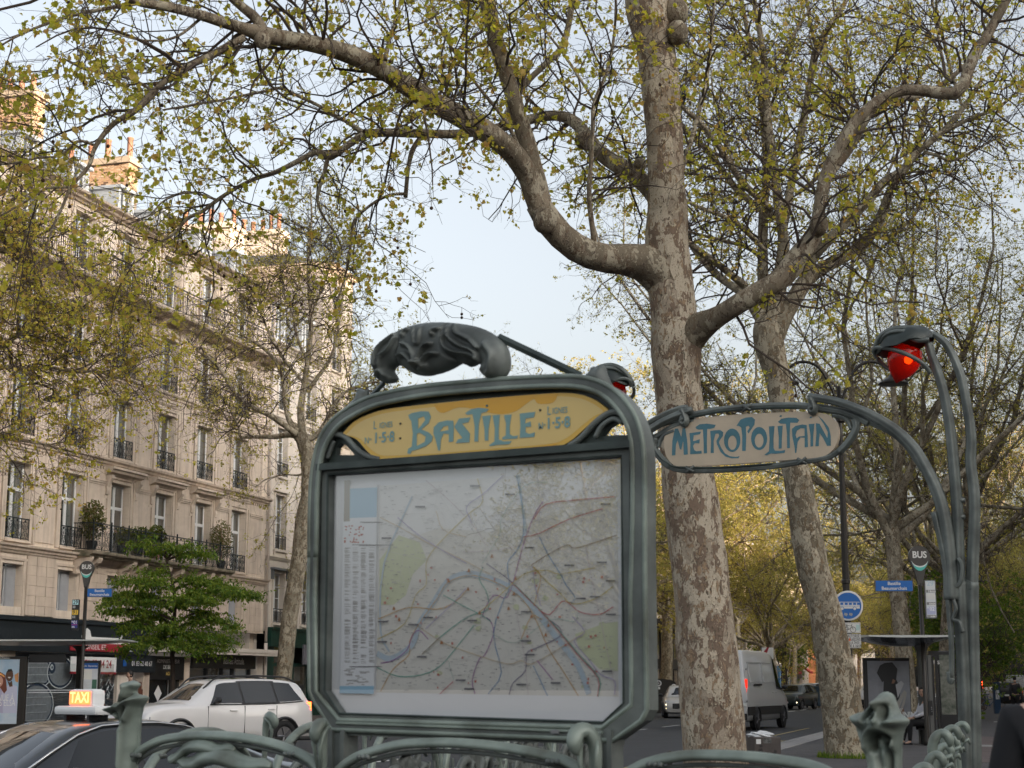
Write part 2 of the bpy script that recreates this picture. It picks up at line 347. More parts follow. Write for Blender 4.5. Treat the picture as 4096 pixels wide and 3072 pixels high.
# ================================================================ ground
FX = -31.4
m_asph = mat('asphalt', (.052, .054, .058), .85, var=.35, scale=1.2, bump=.5, bscale=90)
m_asph2 = mat('pavement_asphalt', (.085, .080, .080), .9, var=.3, scale=1.5, bump=.4, bscale=120)
m_pink = mat('reddish_paving', (.13, .10, .093), .9, var=.3, scale=2, bump=.3, bscale=80)
m_granite = mat('granite', (.30, .29, .28), .8, var=.35, scale=6, bump=.3, bscale=60)
m_paint_w = mat('road_white', (.62, .62, .60), .8, var=.25, scale=5)
m_paint_y = mat('road_yellow', (.50, .40, .18), .8, var=.3, scale=5)
def sheet(name, pts, z, m, lab=None):
 b = MB(); b.prism(pts, z - 0.02, z); o = b.build(name, m); tag(o, lab, kind='structure'); return o
sheet('ground', [(-900, -300), (900, -300), (900, 1500), (-900, 1500)], -0.06, m_asph2)
KR = -5.35; KL = -25.6                      # kerb lines
sheet('road', [(KL + .15, -120), (KR - .15, -120), (KR - .15, 900), (KL + .15, 900)], 0.0, m_asph)
b = MB(); b.box(KR, 13, -120, 900, -.05, 0.115); tag(b.build('pavement', m_asph2), kind='structure')
b = MB(); b.box(-60, KL, -120, 900, -.05, 0.12); tag(b.build('pavement', m_pink), kind='structure')
# granite kerb stones
for x0, x1 in ((KR - .16, KR), (KL, KL + .16)):
 root = thing('kerb', 'grey granite kerb stones along the %s side of the road' % ('right' if x0 > -10 else 'far left'), 'kerb', (0, 0, 0))
 bb = MB(); bb.bbox(x0 + .002, x1 - .002, 0, 0.99, -.05, .125, .015); me = bb.mesh('kerb_stone', m_granite)
 for i in range(75):
  o = link('kerb_stone', me, root, (0, 6 + i * 1.0, 0))
 bb = MB()
 for i in range(60): bb.box(x0 + .002, x1 - .002, 81 + i * 3, 83.98 + i * 3, -.05, .125)
 tag(bb.build('kerb_stone', m_granite, root), kind='stuff')
# granite slabs behind the right kerb
bb = MB(); bb.bbox(KR + .004, KR + .5, 0, .97, .10, .122, .006); me = bb.mesh('kerb_slab', m_granite)
root = thing('granite_border', 'row of flat granite slabs just inside the right kerb', 'paving', (0, 0, 0))
for i in range(50): link('granite_slab', me, root, (0, 14 + i * .98, 0))
# road markings
def strip(pa, pb, wd, z, m, name='road_marking'):
 a = Vector((pa[0], pa[1])); c = Vector((pb[0], pb[1])); d = (c - a).normalized(); n = Vector((-d.y, d.x)) * wd / 2
 q = MB(); q.prism([tuple(a + n), tuple(a - n), tuple(c - n), tuple(c + n)][::-1], z, z + .004); return tag(q.build(name, m), kind='structure')
H = [on_ground(*p) for p in ((3105, 2962), (3330, 2972), (3105, 2964), (3330, 2993), (3105, 2991), (3330, 2993), (3105, 3008), (3245, 3028), (3105, 3026), (3245, 3028))]
for i in range(0, 10, 2): strip(H[i][:2], H[i + 1][:2], .07, .006 + .0045 * (i // 2), m_paint_y)
strip((-6.9, 22), (-6.9, 60), .07, .004, m_paint_y)
for y in range(30, 260, 6):
 strip((-12.2, y), (-12.2, y + 3), .13, .004, m_paint_w)
 if y > 60: strip((-18.6, y), (-18.6, y + 3), .13, .004, m_paint_w)
for k in range(4): strip((-24.5 + k * 1.0, 106), (-24.5 + k * 1.0, 110), .5, .004, m_paint_w)
for k in range(8): strip((-15 + k * 1.1, 128), (-15 + k * 1.1, 132), .55, .004, m_paint_w)
# pavement panels of lighter concrete on the walk at the right
for (xa, xb, ya, yb) in ((.2, 1.3, 52, 52.7), (-.6, 1.9, 66, 68), (-.3, 2.6, 75, 79), (.2, 3, 86, 90), (-1.2, .1, 40, 41.2)):
 q = MB(); q.prism([(xa, ya), (xb, ya), (xb, yb), (xa, yb)], .116, .120); tag(q.build('pavement_patch', m_granite), kind='structure')
q = MB(); q.prism([(-1.5, 32), (6, 32), (6, 47.6), (-1.5, 47.6)], .116, .1185); tag(q.build('pavement_patch', m_pink), kind='structure')
# ================================================================ materials for the houses
m_lime = stone('limestone', (.75, .645, .54), (.67, .565, .465), (.38, .30, .24), .45)
m_lime_d = stone('limestone_carved', (.68, .57, .47), (.57, .47, .38), (.27, .21, .165), .5, 2.0, grid=False)
m_block = stone('rusticated_stone', (.64, .53, .43), (.54, .44, .355), (.30, .235, .185), .45, 1.6, grid=False)
m_cream = stone('cream_render', (.74, .66, .575), (.68, .60, .52), (.48, .41, .35), .35, .7, grid=False)
m_pale = stone('pale_stone', (.56, .49, .41), (.49, .42, .35), (.27, .22, .19), .4)
m_orange = stone('orange_render', (.62, .24, .10), (.55, .2, .08), (.30, .12, .07), .3, .7, grid=False)
m_grey = stone('grey_render', (.50, .48, .46), (.44, .42, .40), (.25, .24, .23), .4, .7, grid=False)
m_zinc = mat('zinc', (.20, .21, .225), .55, .3, var=.3, scale=1.5, bump=.15, bscale=8)
m_iron = mat('wrought_iron', (.018, .024, .028), .45, .3, spec=.6)
m_white = mat('white_joinery', (.72, .72, .71), .45, var=.1, scale=3)
m_greywood = mat('grey_joinery', (.42, .42, .43), .5, var=.15, scale=3)
m_shut = mat('grey_shutter', (.36, .37, .39), .6, var=.1, scale=4)
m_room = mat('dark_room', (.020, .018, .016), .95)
m_curt = mat('net_curtain', (.62, .64, .62), .9, var=.25, scale=9, stretch=(3, 3, .2))
m_glass = glass_mat('window_glass', ior=2.9)
m_terra = mat('terracotta', (.40, .21, .145), .85, var=.35, scale=12)
BRICKS = [mat('brick_orange', (.50, .335, .215), .9, var=.25, scale=9), mat('brick_dark', (.13, .085, .06), .9, var=.3, scale=9), mat('brick_pale', (.60, .46, .33), .9, var=.2, scale=9)]
m_mortar = mat('mortar', (.46, .39, .31), .95, var=.2, scale=9)
m_shopdark = mat('shopfront_blueblack', (.013, .020, .026), .45, var=.3, scale=3)
m_black = mat('black_paint', (.012, .012, .013), .4)
m_green = mat('shopfront_green', (.008, .050, .036), .4, var=.4, scale=2.5)
m_wht = mat('white_paint', (.78, .78, .77), .5)
m_red = mat('red_paint', (.33, .018, .03), .5)
m_blue = mat('sign_blue', (.012, .10, .36), .4)
m_steel = mat('steel', (.35, .35, .36), .35, .8)
# ---------------------------------------------------------------- shared pieces (local: y along the wall, x out of the wall, z up)
def scroll(cx, cz, r, a0, turns, n=12, s=1):
 return [(0, cx + r * (1 - .78 * i / n) * math.cos(a0 + s * turns * 2 * math.pi * i / n), cz + r * (1 - .78 * i / n) * math.sin(a0 + s * turns * 2 * math.pi * i / n)) for i in range(n + 1)]
def ironwork(wd, h, cells, t=.009, name='balconette_rail', straight=False):
 q = MB()
 q.box(-.025, .025, 0, wd, h - .035, h); q.box(-.012, .012, 0, wd, .03, .055); q.box(-.012, .012, 0, wd, h - .14, h - .12)
 cw = wd / cells
 for i in range(cells + 1): q.box(-.011, .011, min(i * cw, wd - .02), min(i * cw, wd - .02) + .02, 0, h - .03)
 for i in range(cells):
  c = (i + .5) * cw; r = cw * .25; zz = h * .42
  if straight:
   for j in range(1, 4): q.box(-.007, .007, i * cw + j * cw / 4 - .006, i * cw + j * cw / 4 + .006, .05, h - .13)
   continue
  for sg in (-1, 1):
   q.tube(scroll(c + sg * cw * .24, zz + h * .20, r, R(90), 1.35, 13, sg), t, 4)
   q.tube(scroll(c + sg * cw * .24, zz - h * .18, r, R(-90), 1.35, 13, -sg), t, 4)
   q.tube([(0, c + sg * cw * .47, .06), (0, c + sg * cw * .1, zz), (0, c + sg * cw * .47, h - .14)], t, 4)
  q.tube(scroll(c, zz, r * .7, 0, 1.0, 10), t, 4)
  q.ball((0, c, h - .08), .035, 5)
 return q.mesh(name, m_iron)
RAIL = ironwork(1.38, .72, 3)
RAIL_S = ironwork(1.15, .62, 3, straight=True)
RAIL_P = ironwork(1.18, .98, 2)
RAIL_T = ironwork(1.6, .95, 3, straight=True)
WCACHE = {}
def window_tree(wd, h, kind, mj=None):
 """frame mesh + pane rectangles; kinds: leaf2 (two tall leaves), transom (two leaves under two small lights), grid4 (two leaves of four panes), single"""
 key = (round(wd, 2), round(h, 2), kind)
 if key in WCACHE: return WCACHE[key]
 q = MB(); fr = .07; D = .05
 q.box(-D, 0, 0, fr, 0, h); q.box(-D, 0, wd - fr, wd, 0, h); q.box(-D, 0, fr, wd - fr, 0, fr); q.box(-D, 0, fr, wd - fr, h - fr, h)
 panes = []; mid = wd / 2
 q.box(-D + .006, .012, mid - .055, mid + .055, fr, h - fr)
 ys = [(fr, mid - .055), (mid + .055, wd - fr)]
 zs = [(fr, h - fr)]
 if kind == 'transom':
  zt = h * .66; q.box(-D + .003, .02, fr, wd - fr, zt - .05, zt + .06); zs = [(fr, zt - .05), (zt + .06, h - fr)]
 if kind == 'grid4':
  n = 4; zs = []
  for i in range(n):
   a = fr + (h - 2 * fr) * i / n; zs.append((a + (.018 if i else 0), a + (h - 2 * fr) / n - (.018 if i < n - 1 else 0)))
   if i: q.box(-D + .01, .004, fr, wd - fr, a - .018, a + .018)
 for (a, c) in ys:
  q.box(-.03, .006, a, a + .03, fr, h - fr); q.box(-.03, .006, c - .03, c, fr, h - fr)
  for (e, f) in zs: panes.append((a + .03, c - .03, e, f))
 me = q.mesh('window', mj or m_white); pm = []
 for (a, c, e, f) in panes:
  p = MB(); p.raw([(-.02, a, e), (-.02, c, e), (-.02, c, f), (-.02, a, f)], [(0, 1, 2, 3)]); pm.append(p.mesh('pane', m_glass))
 cm = MB()
 for sg in (0, 1):
  ya, yb = (.06, wd * .30) if sg == 0 else (wd * .70, wd - .06); n = 10; vs = []; fs = []
  for i in range(n + 1):
   yy = ya + (yb - ya) * i / n; xx = -.16 + .025 * math.sin(i * 2.6)
   vs += [(xx, yy, .05), (xx, yy, h - .05)]
   if i: fs.append((2 * i - 2, 2 * i, 2 * i + 1, 2 * i - 1))
  cm.raw(vs, fs)
 WCACHE[key] = (me, pm, cm.mesh('curtain', m_curt)); return WCACHE[key]
def put_window(root, y, z, wd, h, kind, rec=.26, curtain=True, mj=None, mirror=1, lab=None):
 me, pm, cm = window_tree(wd, h, kind, mj)
 o = link('window', me, root, (-rec, y, z))
 for p in pm: link('pane', p, o)
 if curtain: link('curtain', cm, o)
 return o
def wall_cells(q, y0, y1, z0, z1, openings, depth=.45, k=0, kr=1, room=.9):
 ys = sorted({y0, y1, *[a for o in openings for a in o[:2]]}); zs = sorted({z0, z1, *[a for o in openings for a in o[2:4]]})
 for i in range(len(zs) - 1):
  za, zb = zs[i], zs[i + 1]; run = None
  for j in range(len(ys) - 1):
   ya, yb = ys[j], ys[j + 1]; hole = any(o[0] <= ya + 1e-6 and o[1] >= yb - 1e-6 and o[2] <= za + 1e-6 and o[3] >= zb - 1e-6 for o in openings)
   if hole:
    if run is not None: q.box(-depth, 0, run, ya, za, zb, k); run = None
   elif run is None: run = ya
  if run is not None: q.box(-depth, 0, run, y1, za, zb, k)
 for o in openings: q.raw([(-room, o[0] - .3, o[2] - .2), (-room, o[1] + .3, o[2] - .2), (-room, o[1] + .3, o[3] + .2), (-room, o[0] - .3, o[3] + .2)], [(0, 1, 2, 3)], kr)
CORN = [(0, 0), (.06, 0), (.08, .06), (.14, .09), (.16, .16), (.24, .20), (.26, .27), (0, .30)]
def cornice(y0, y1, z, s, root, matl=None, name='cornice', sz=1.0):
 q = MB(); q.profile([(a * s, b * sz) for a, b in CORN], y0, y1, 0); q2 = q.build(name, matl or m_lime_d, root); q2.location = (0, 0, z); return q2
def roof_block(root, y0, y1, z, h, back=.8, inset=2.0, deep=12, dormers=(), matl=None, gut=True):
 q = MB(); q.raw([(-back * .2, y0, z), (-inset, y0, z + h), (-deep, y0, z + h + .3), (-deep, y0, z), (-back * .2, y1, z), (-inset, y1, z + h), (-deep, y1, z + h + .3), (-deep, y1, z)],
     [(0, 4, 5, 1), (1, 5, 6, 2), (2, 6, 7, 3), (0, 1, 2, 3), (7, 6, 5, 4), (0, 3, 7, 4)])
 n = int((y1 - y0) / .55); dx = -inset + back * .2
 for i in range(1, n):
  yy = y0 + (y1 - y0) * i / n
  q.raw([(-back * .2 + .03, yy - .015, z), (-inset + .03, yy - .015, z + h), (-inset + .03, yy + .015, z + h), (-back * .2 + .03, yy + .015, z), (-back * .2 - .02, yy - .015, z), (-inset - .02, yy - .015, z + h), (-inset - .02, yy + .015, z + h), (-back * .2 - .02, yy + .015, z)],
   [(0, 3, 2, 1), (0, 1, 5, 4), (2, 3, 7, 6), (1, 2, 6, 5)])
 if gut: q.box(-.1, .12, y0, y1, z - .12, z - .005)
 o = q.build('roof', matl or m_zinc, root)
 for (yd, wd, hd) in dormers:
  d = MB(); d.box(-inset - .5, -back * .2 - .12, yd, yd + .16, z + .25, z + .25 + hd, 0); d.box(-inset - .5, -back * .2 - .12, yd + wd - .16, yd + wd, z + .25, z + .25 + hd, 0)
  d.box(-inset - .5, -back * .2 + .0, yd - .1, yd + wd + .1, z + .25 + hd, z + .37 + hd, 0); d.box(-inset - .5, -back * .2 - .12, yd + .16, yd + wd - .16, z + .02, z + .32, 0)
  d.box(-1.3, -1.25, yd + .16, yd + wd - .16, z + .3, z + .25 + hd, 1)
  dm = d.build('dormer', [m_white, m_room], root)
  me, pm, cm = window_tree(wd - .34, hd - .12, 'leaf2')
  wv = link('window', me, dm, (-back * .2 - .22, yd + .17, z + .33))
  for p in pm: pass
  p = MB(); p.raw([(-.02, .1, .1), (-.02, wd - .44, .1), (-.02, wd - .44, hd - .2), (-.02, .1, hd - .2)], [(0, 1, 2, 3)]); link('pane', p.mesh('pane', m_glass), dm, (-back * .2 - .22, yd + .17, z + .33))
 return o
def chimney(root_x, y, z0, z1, dx, dy, pots, bricks=True, label=None, body=None):
 """dx deep (away from the street), dy wide along the street"""
 t = thing('chimney_stack', label, 'chimney', (FX, 0, 0))
 q = MB(); q.box(root_x - dx, root_x, y, y + dy, z0, z1 - .35); q.build('stack', body or m_mortar, t)
 q = MB(); q.box(root_x - dx - .12, root_x + .12, y - .12, y + dy + .12, z1 - .35, z1 - .22); q.box(root_x - dx - .05, root_x + .05, y - .05, y + dy + .05, z1 - .22, z1 - .06); q.build('cap', body or m_mortar, t)
 for i in range(pots):
  px = root_x - .25 - i * (dx - .4) / max(1, pots - 1); hh = .55 + .4 * rnd.random(); rr = .11 + .03 * rnd.random()
  p = MB(); p.lathe([(rr * 1.15, 0), (rr * 1.1, .12), (rr * .9, .14), (rr * .88, hh - .08), (rr * 1.05, hh - .06), (rr * 1.05, hh), (rr * .75, hh), (rr * .7, hh - .2)], 12, cap=False)
  p.build('chimney_pot', m_terra, t, loc=(px, y + dy * (.35 + .3 * rnd.random()), z1 - .07), smooth=True)
 if bricks:
  bw, bh, g = .215, .060, .012; meshes = []
  for k in range(3):
   b1 = MB(); b1.box(0, .215, -.012, 0.03, 0, bh); b2 = MB(); b2.box(-.03, .012, 0, .205, 0, bh); meshes.append((b1.mesh('brick', BRICKS[k]), b2.mesh('brick', BRICKS[k])))
  cnt = 0; rest = [MB(), MB(), MB()]; zz = z1 - .43; row = 0
  while zz > z0 + .2:
   off = (row % 2) * .11; dark = 1 if rnd.random() < .14 else 0
   x = root_x - off
   while x - bw > root_x - dx:
    k = 1 if rnd.random() < (.55 if dark else .12) else (2 if rnd.random() < .3 else 0)
    if cnt < 300: link('brick', meshes[k][0], t, (x - bw, y, zz)); cnt += 1
    else: rest[k].box(x - bw, x, y - .012, y + .03, zz, zz + bh)
    x -= bw + g
   yy = y + (row % 2) * .1
   while yy + .205 <= y + dy + .01:
    k = 1 if rnd.random() < .1 else (2 if rnd.random() < .35 else 0)
    if cnt < 300: link('brick', meshes[k][1], t, (root_x, yy, zz)); cnt += 1
    else: rest[k].box(root_x - .03, root_x + .012, yy, yy + .205, zz, zz + bh)
    yy += .217
   zz -= bh + g; row += 1
  al = MB()
  for k in range(3): al.k = k; al.raw(rest[k].v, rest[k].f)
  tag(al.build('brick', BRICKS, t), kind='stuff')
 return t
# ================================================================ building 1: the limestone house on the left
B1 = thing('apartment_house', 'tall limestone apartment house with wrought iron balconies above dark shopfronts', 'building', (FX, 0, 0))
Y0, Y1 = 34.0, 66.4; WY = [49.73 + 3.29 * i for i in range(-4, 5)]; WW = 1.38
FL = [(4.07, 5.48, 1.2, 'single'), (6.32, 8.90, WW, 'transom'), (9.88, 12.06, WW, 'leaf2'), (13.02, 15.12, WW, 'leaf2'), (16.2, 18.45, WW, 'leaf2')]
ops = []
for z0, z1, wd, kd in FL:
 for wy in WY: ops.append((wy, wy + wd, z0, z1))
q = MB(); wall_cells(q, Y0, Y1, 3.75, 18.9, ops); q.box(-12, -.9, Y0, Y0 + .4, 0, 18.9); q.box(-12, -.46, Y1 - .4, Y1, 0, 18.9); q.build('wall', [m_lime, m_room], B1)
for fi, (z0, z1, wd, kd) in enumerate(FL):
 for wi, wy in enumerate(WY):
  if kd == 'single':
   o = put_window(B1, wy + .02, z0 + .02, .62, z1 - z0 - .1, 'leaf2', .3, False, m_greywood)
   s = MB(); s.box(-.30, -.26, wy + .64, wy + 1.18, z0, z1 - .03)
   for k in range(9): s.box(-.262, -.25, wy + .68, wy + 1.14, z0 + .08 + k * .145, z0 + .18 + k * .145)
   s.build('shutter', m_shut, B1)
  else:
   put_window(B1, wy + .03, z0, WW - .06, z1 - z0 - .03, kd, .26, curtain=(wi * 3 + fi) % 4 != 0)
  if fi in (2, 3) or (fi == 1 and wi not in (5, 6, 7)):
   link('balconette', RAIL, B1, (.03, wy, z0 - .02))
  # stone surround: moulded jambs and lintel
  s = MB()
  if fi:
   for a, e in ((wy - .30, wy - .20), (wy - .16, wy - .02), (wy + wd + .02, wy + wd + .16), (wy + wd + .20, wy + wd + .30)): s.box(0, .045 if abs(e - a) > .12 else .07, a, e, z0 - .1, z1 + .14)
   s.box(0, .06, wy - .30, wy + wd + .30, z1 + .14, z1 + .26); s.box(-.005, .03, wy - .02, wy + wd + .02, z1 + .003, z1 + .10)
   if fi in (1, 2) and not (fi == 1 and wi in (5, 6, 7)):
    s.box(0, .16, wy - .42, wy + wd + .42, z1 + .48, z1 + .56); s.box(0, .11, wy - .38, wy + wd + .38, z1 + .40, z1 + .48); s.box(0, .05, wy - .34, wy + wd + .34, z1 + .26, z1 + .40)
    if fi == 2:
     for k in range(22): s.box(.05, .10, wy - .32 + k * .092, wy - .27 + k * .092, z1 + .33, z1 + .40)
   s.box(0, .10, wy - .06, wy + wd + .06, z0 - .12, z0 - .04)
  else:
   s.box(0, .03, wy - .16, wy - .01, z0 - .3, z1 + .12); s.box(0, .03, wy + wd + .01, wy + wd + .16, z0 - .3, z1 + .12); s.box(0, .05, wy - .2, wy + wd + .2, z1 + .12, z1 + .2)
  s.build('window_surround', m_lime_d, B1)
# pilaster strips, panels, small capitals between the windows of the main floors
for wi in range(len(WY)):
 a = WY[wi] + WW + .36; e = WY[wi] + 3.29 - .36
 if e > Y1 - .1: e = Y1 - .5
 for z0, z1, zc in ((6.3, 9.3, 8.72), (9.75, 12.7, 12.9), (12.95, 15.6, 15.9)):
  s = MB(); s.box(0, .035, a, e, z0, z1)
  if z0 < 7:
   for dz, ww in ((0, .03), (.07, .06), (.15, .045)): s.box(0, .04 + ww, a - .05, e + .05, zc + dz, zc + dz + .05)
  else:
   s.box(.035, .055, a + .08, a + .13, z0 + .1, z1 - .1); s.box(.035, .055, e - .13, e - .08, z0 + .1, z1 - .1)
  s.build('pilaster', m_lime_d, B1)
# entablatures
for z, s_, nm in ((5.84, 1.2, 'cornice'), (9.42, 1.3, 'cornice'), (12.62, .9, 'cornice'), (18.75, 2.2, 'cornice')):
 cornice(Y0, Y1 - .02, z, s_, B1, name=nm)
s = MB()
for k in range(int((Y1 - Y0) / .2)): s.box(0, .06, Y0 + k * .2, Y0 + k * .2 + .1, 9.30, 9.41)
tag(s.build('dentil', m_lime_d, B1), kind='stuff')
# projecting hoods on brackets over the three middle windows of the main floor
for wi in (5, 6, 7):
 wy = WY[wi]; s = MB(); s.profile([(0, 0), (.10, 0), (.14, .05), (.30, .10), (.34, .18), (.42, .22), (.42, .30), (0, .34)], wy - .55, wy + WW + .55, 0); h = s.build('hood', m_lime_d, B1); h.location = (0, 0, 9.12)
 for yy in (wy - .45, wy + WW + .25):
  s = MB(); s.profile([(0, 0), (.10, .02), (.12, .16), (.10, .3), (.20, .48), (.30, .62), (.30, .74), (0, .74)], yy, yy + .2, 0); s.box(0, .05, yy - .06, yy + .26, -.12, -.02)
  o = s.build('bracket', m_lime_d, h); o.location = (0, 0, -.74)
# rusticated blocks round the mezzanine windows: each block proud of its joints
BLK = {}
for wi in range(len(WY)):
 a0 = WY[wi] + 1.2 + .17; a1 = WY[wi] + 3.29 - .17
 if WY[wi] + 3.29 > Y1: a1 = Y1 - .25
 n = 3; cw = (a1 - a0) / n
 for r_ in range(6):
  for c_ in range(n):
   key = (round(cw, 2), rnd.randrange(3))
   if key not in BLK:
    s = MB(); s.bbox(0, .05 + .006 * key[1], .012, cw - .012, .012, .343, .012); BLK[key] = s.mesh('stone_block', m_block)
   link('stone_block', BLK[key], B1, (0, a0 + c_ * cw, 3.80 + r_ * .335))
# balcony on corbels at the main floor
BY0, BY1, BX = 50.6, 61.75, .85
s = MB(); s.profile([(0, 0), (BX - .14, 0), (BX - .12, .06), (BX - .02, .08), (BX, .12), (BX, .2), (0, .22)], BY0 + 0.0, BY1, 0); bal = s.build('balcony', mat('mossy_stone', (.27, .22, .165), .95, var=.75, scale=3, col2=(.055, .06, .03), bump=.6, bscale=25), B1); bal.location = (0, 0, 6.0)
yy = BY0 + .06; k = 0
while yy + 1.18 <= BY1:
 link('railing_panel', RAIL_P, bal, (BX - .06, yy, .2));
 p = MB(); p.box(-.02, .02, -.02, .02, 0, 1.04); p.ball((0, 0, 1.06), .03, 5); link('post', p.mesh('post', m_iron), bal, (BX - .06, yy - .01, .2))
 yy += 1.225
for ye in (BY0 + .05, BY1 - .06):
 s = MB(); s.box(0, BX - .08, ye - .02, ye + .02, 1.15, 1.18); s.box(0, BX - .08, ye - .01, ye + .01, .24, .27)
 for k in range(8): s.box(.05 + k * .09, .06 + k * .09, ye - .006, ye + .006, .25, 1.16)
 s.build('end_rail', m_iron, bal)
for yb in (BY0 + .25, BY0 + .85, 53.6 + .3, 54.7, 56.2 + .4, 57.6, 59.4, 60.2, 61.0, 61.45):
 s = MB(); s.profile([(0, 0), (.10, -.02), (.16, .05), (.14, .16), (.22, .26), (.42, .33), (.58, .42), (.66, .56), (.66, .62), (0, .62)], yb - .14, yb + .14, 0)
 s.tube([(.09, yb - .15, .06), (.09, yb + .15, .06)], .07, 8); s.tube([(.58, yb - .15, .52), (.58, yb + .15, .52)], .06, 8)
 o = s.build('corbel', m_lime_d, bal); o.location = (0, 0, -.62)
# fifth floor balcony
s = MB(); s.profile([(0, 0), (.5, 0), (.55, .08), (.85, .12), (.9, .2), (.9, .28), (0, .3)], Y0, Y1 - .02, 0); bal5 = s.build('balcony', m_lime_d, B1); bal5.location = (0, 0, 15.72)
yy = Y0 + .1
while yy + 1.6 <= Y1: link('railing_panel', RAIL_T, bal5, (.84, yy, .29)); yy += 1.62
for wi in range(len(WY)):
 for dy in (-.35, WW + .12):
  s = MB(); s.profile([(0, 0), (.08, -.02), (.14, .1), (.12, .25), (.25, .42), (.5, .5), (.6, .62), (0, .62)], -.12, .12, 0); o = s.build('corbel', m_lime_d, bal5, loc=(0, WY[wi] + dy, -.62))
 s = MB(); s.box(.0, .10, .15, 1.5, -.3, -.05)
 for k in range(9): s.box(.1, .16, .2 + k * .15, .27 + k * .15, -.28, -.1)
 s.build('frieze', m_lime_d, bal5, loc=(0, WY[wi] + WW + .2, 0))
roof_block(B1, Y0, Y1, 19.05, 1.5, inset=1.8, dormers=[(wy + .1, 1.15, 1.0) for wy in WY])
s = MB(); s.tube([(.14, Y1 - .0, 3.4), (.14, Y1 - .0, 18.6)], .065, 10); s.tube([(.14, Y1, 3.35), (.14, Y1, .1)], .08, 10)
for z in (5, 8, 11, 14, 17): s.tube([(.14, Y1, z), (.14, Y1, z + .12)], .08, 10)
s.build('drainpipe', mat('cream_pipe', (.60, .52, .46), .6), B1, smooth=True)
chimney(-1.6, 49.1, 18.5, 23.1, 3.4, .78, 7, True, 'broad brick chimney stack with terracotta pots at top left, nearest one')
chimney(-1.7, 56.15, 18.5, 22.75, 3.1, .75, 4, True, 'brick chimney stack behind branches, second from the left, with terracotta pots')
chimney(-1.8, 65.5, 17.5, 22.6, 4.6, 1.5, 8, False, 'cream rendered chimney stack with a row of pots at the end of the limestone roof', m_cream)
s = MB(); s.box(-14, -1.7, 66.0, 66.5, 18, 20.4); s.box(-14, -2.4, 63.2, 66.0, 18.5, 20.0); s.build('party_wall', m_cream, B1)
# plants on the balcony
m_leafg = leaf_mat('shrub_leaves', [(.05, .075, .018), (.10, .13, .03), (.16, .17, .045)], .3)
m_leafd = leaf_mat('bamboo_leaves', [(.07, .08, .025), (.12, .12, .035), (.17, .14, .05)], .3)
def leaf_cloud(name, parent, c, rad, n, size, matl, loc=(0, 0, 0), long=2.5, droop=.2):
 g = np.random.default_rng(int(abs(c[1] * 100)) + n); p = g.normal(size=(n, 3)); p /= np.linalg.norm(p, axis=1)[:, None]; p = p * (g.random((n, 1)) ** .45) * np.array(rad) + np.array(c)
 a = g.normal(size=(n, 3)) + np.array([0, 0, -droop]); a /= np.linalg.norm(a, axis=1)[:, None]; bb_ = np.cross(a, g.normal(size=(n, 3))); bb_ /= np.linalg.norm(bb_, axis=1)[:, None]
 s = size * (.6 + .8 * g.random((n, 1))); L_ = a * s * long / 2; W_ = bb_ * s / 2
 co = np.stack([p - L_, p + W_, p + L_, p - W_], 1).reshape(-1, 3)
 me = new_mesh(name, co, np.arange(n * 4), np.full(n, 4), [matl]); return link(name, me, parent, loc)
def potted(label, y, z, rad, n, size, matl, x=.35, pot=.2):
 t = thing('potted_plant', label, 'plant', (FX + x, y, z)); p = MB(); p.lathe([(pot * .7, 0), (pot, .32), (pot * 1.1, .34), (pot * .9, .36)], 12); p.build('pot', m_terra if n % 2 else m_black, t)
 s = MB()
 for k in range(7): s.tube([(0, 0, .3), (rnd.uniform(-.15, .15), rnd.uniform(-.25, .25), .3 + rad[2]), (rnd.uniform(-.3, .3), rnd.uniform(-.5, .5), .3 + rad[2] * 1.7)], .009, 4)
 s.build('stem', m_terra, t); leaf_cloud('foliage', t, (0, 0, .35 + rad[2]), rad, n, size, matl); return t
potted('bushy bamboo in a pot at the left end of the long balcony', 51.3, 6.22, (.45, .6, .75), 1100, .055, m_leafd)
potted('low spreading green plant behind the middle of the long balcony rail', 54.6, 6.22, (.4, .9, .42), 900, .06, m_leafg, pot=.18)
potted('arching green plant on the long balcony in front of the second window', 55.9, 6.22, (.4, .55, .5), 701, .06, m_leafg)
potted('small yellowing plant under the balcony rail left of centre', 53.4, 6.22, (.3, .4, .35), 400, .06, m_leafd)
potted('tall feathery olive shrub at the right end of the long balcony', 61.1, 6.22, (.4, .85, .85), 1900, .035, m_leafd, x=.5)
# ---- shopfronts of building 1
S1 = thing('shopfront', 'closed dark blue-black shopfront with a graffitied roller shutter', 'shop', (FX, 0, 0))
s = MB(); s.box(0, .32, 38, 55.7, 2.62, 3.62, 0); s.box(0, .42, 38, 55.8, 3.62, 3.76, 0); s.box(-.1, 0.02, 38, 40.5, .1, 2.6, 0); s.box(-.1, .25, 40, 46.2, 2.3, 2.62, 0); s.build('fascia', m_shopdark, S1)
s = MB(); s.box(-.4, .05, 46.45, 47.4, .1, 2.62); s.box(-.4, .05, 54.0, 55.1, .1, 2.62); s.build('pier', m_cream, S1)
m_shutter = mat('roller_shutter', (.16, .18, .20), .45, .5, var=.3, scale=5)
for i in range(42):
 pass
s = MB()
s.box(-.14, -.1, 47.4, 54.0, .1, 2.62)
s.build('shutter_backing', m_black, S1)
slat = MB(); slat.profile([(0, 0), (.035, .012), (.04, .035), (.01, .055), (0, .056)], 47.42, 53.98, 0); slm = slat.mesh('shutter_slat', m_shutter)
for i in range(43): link('shutter_slat', slm, S1, (-.10, 0, .12 + i * .058))
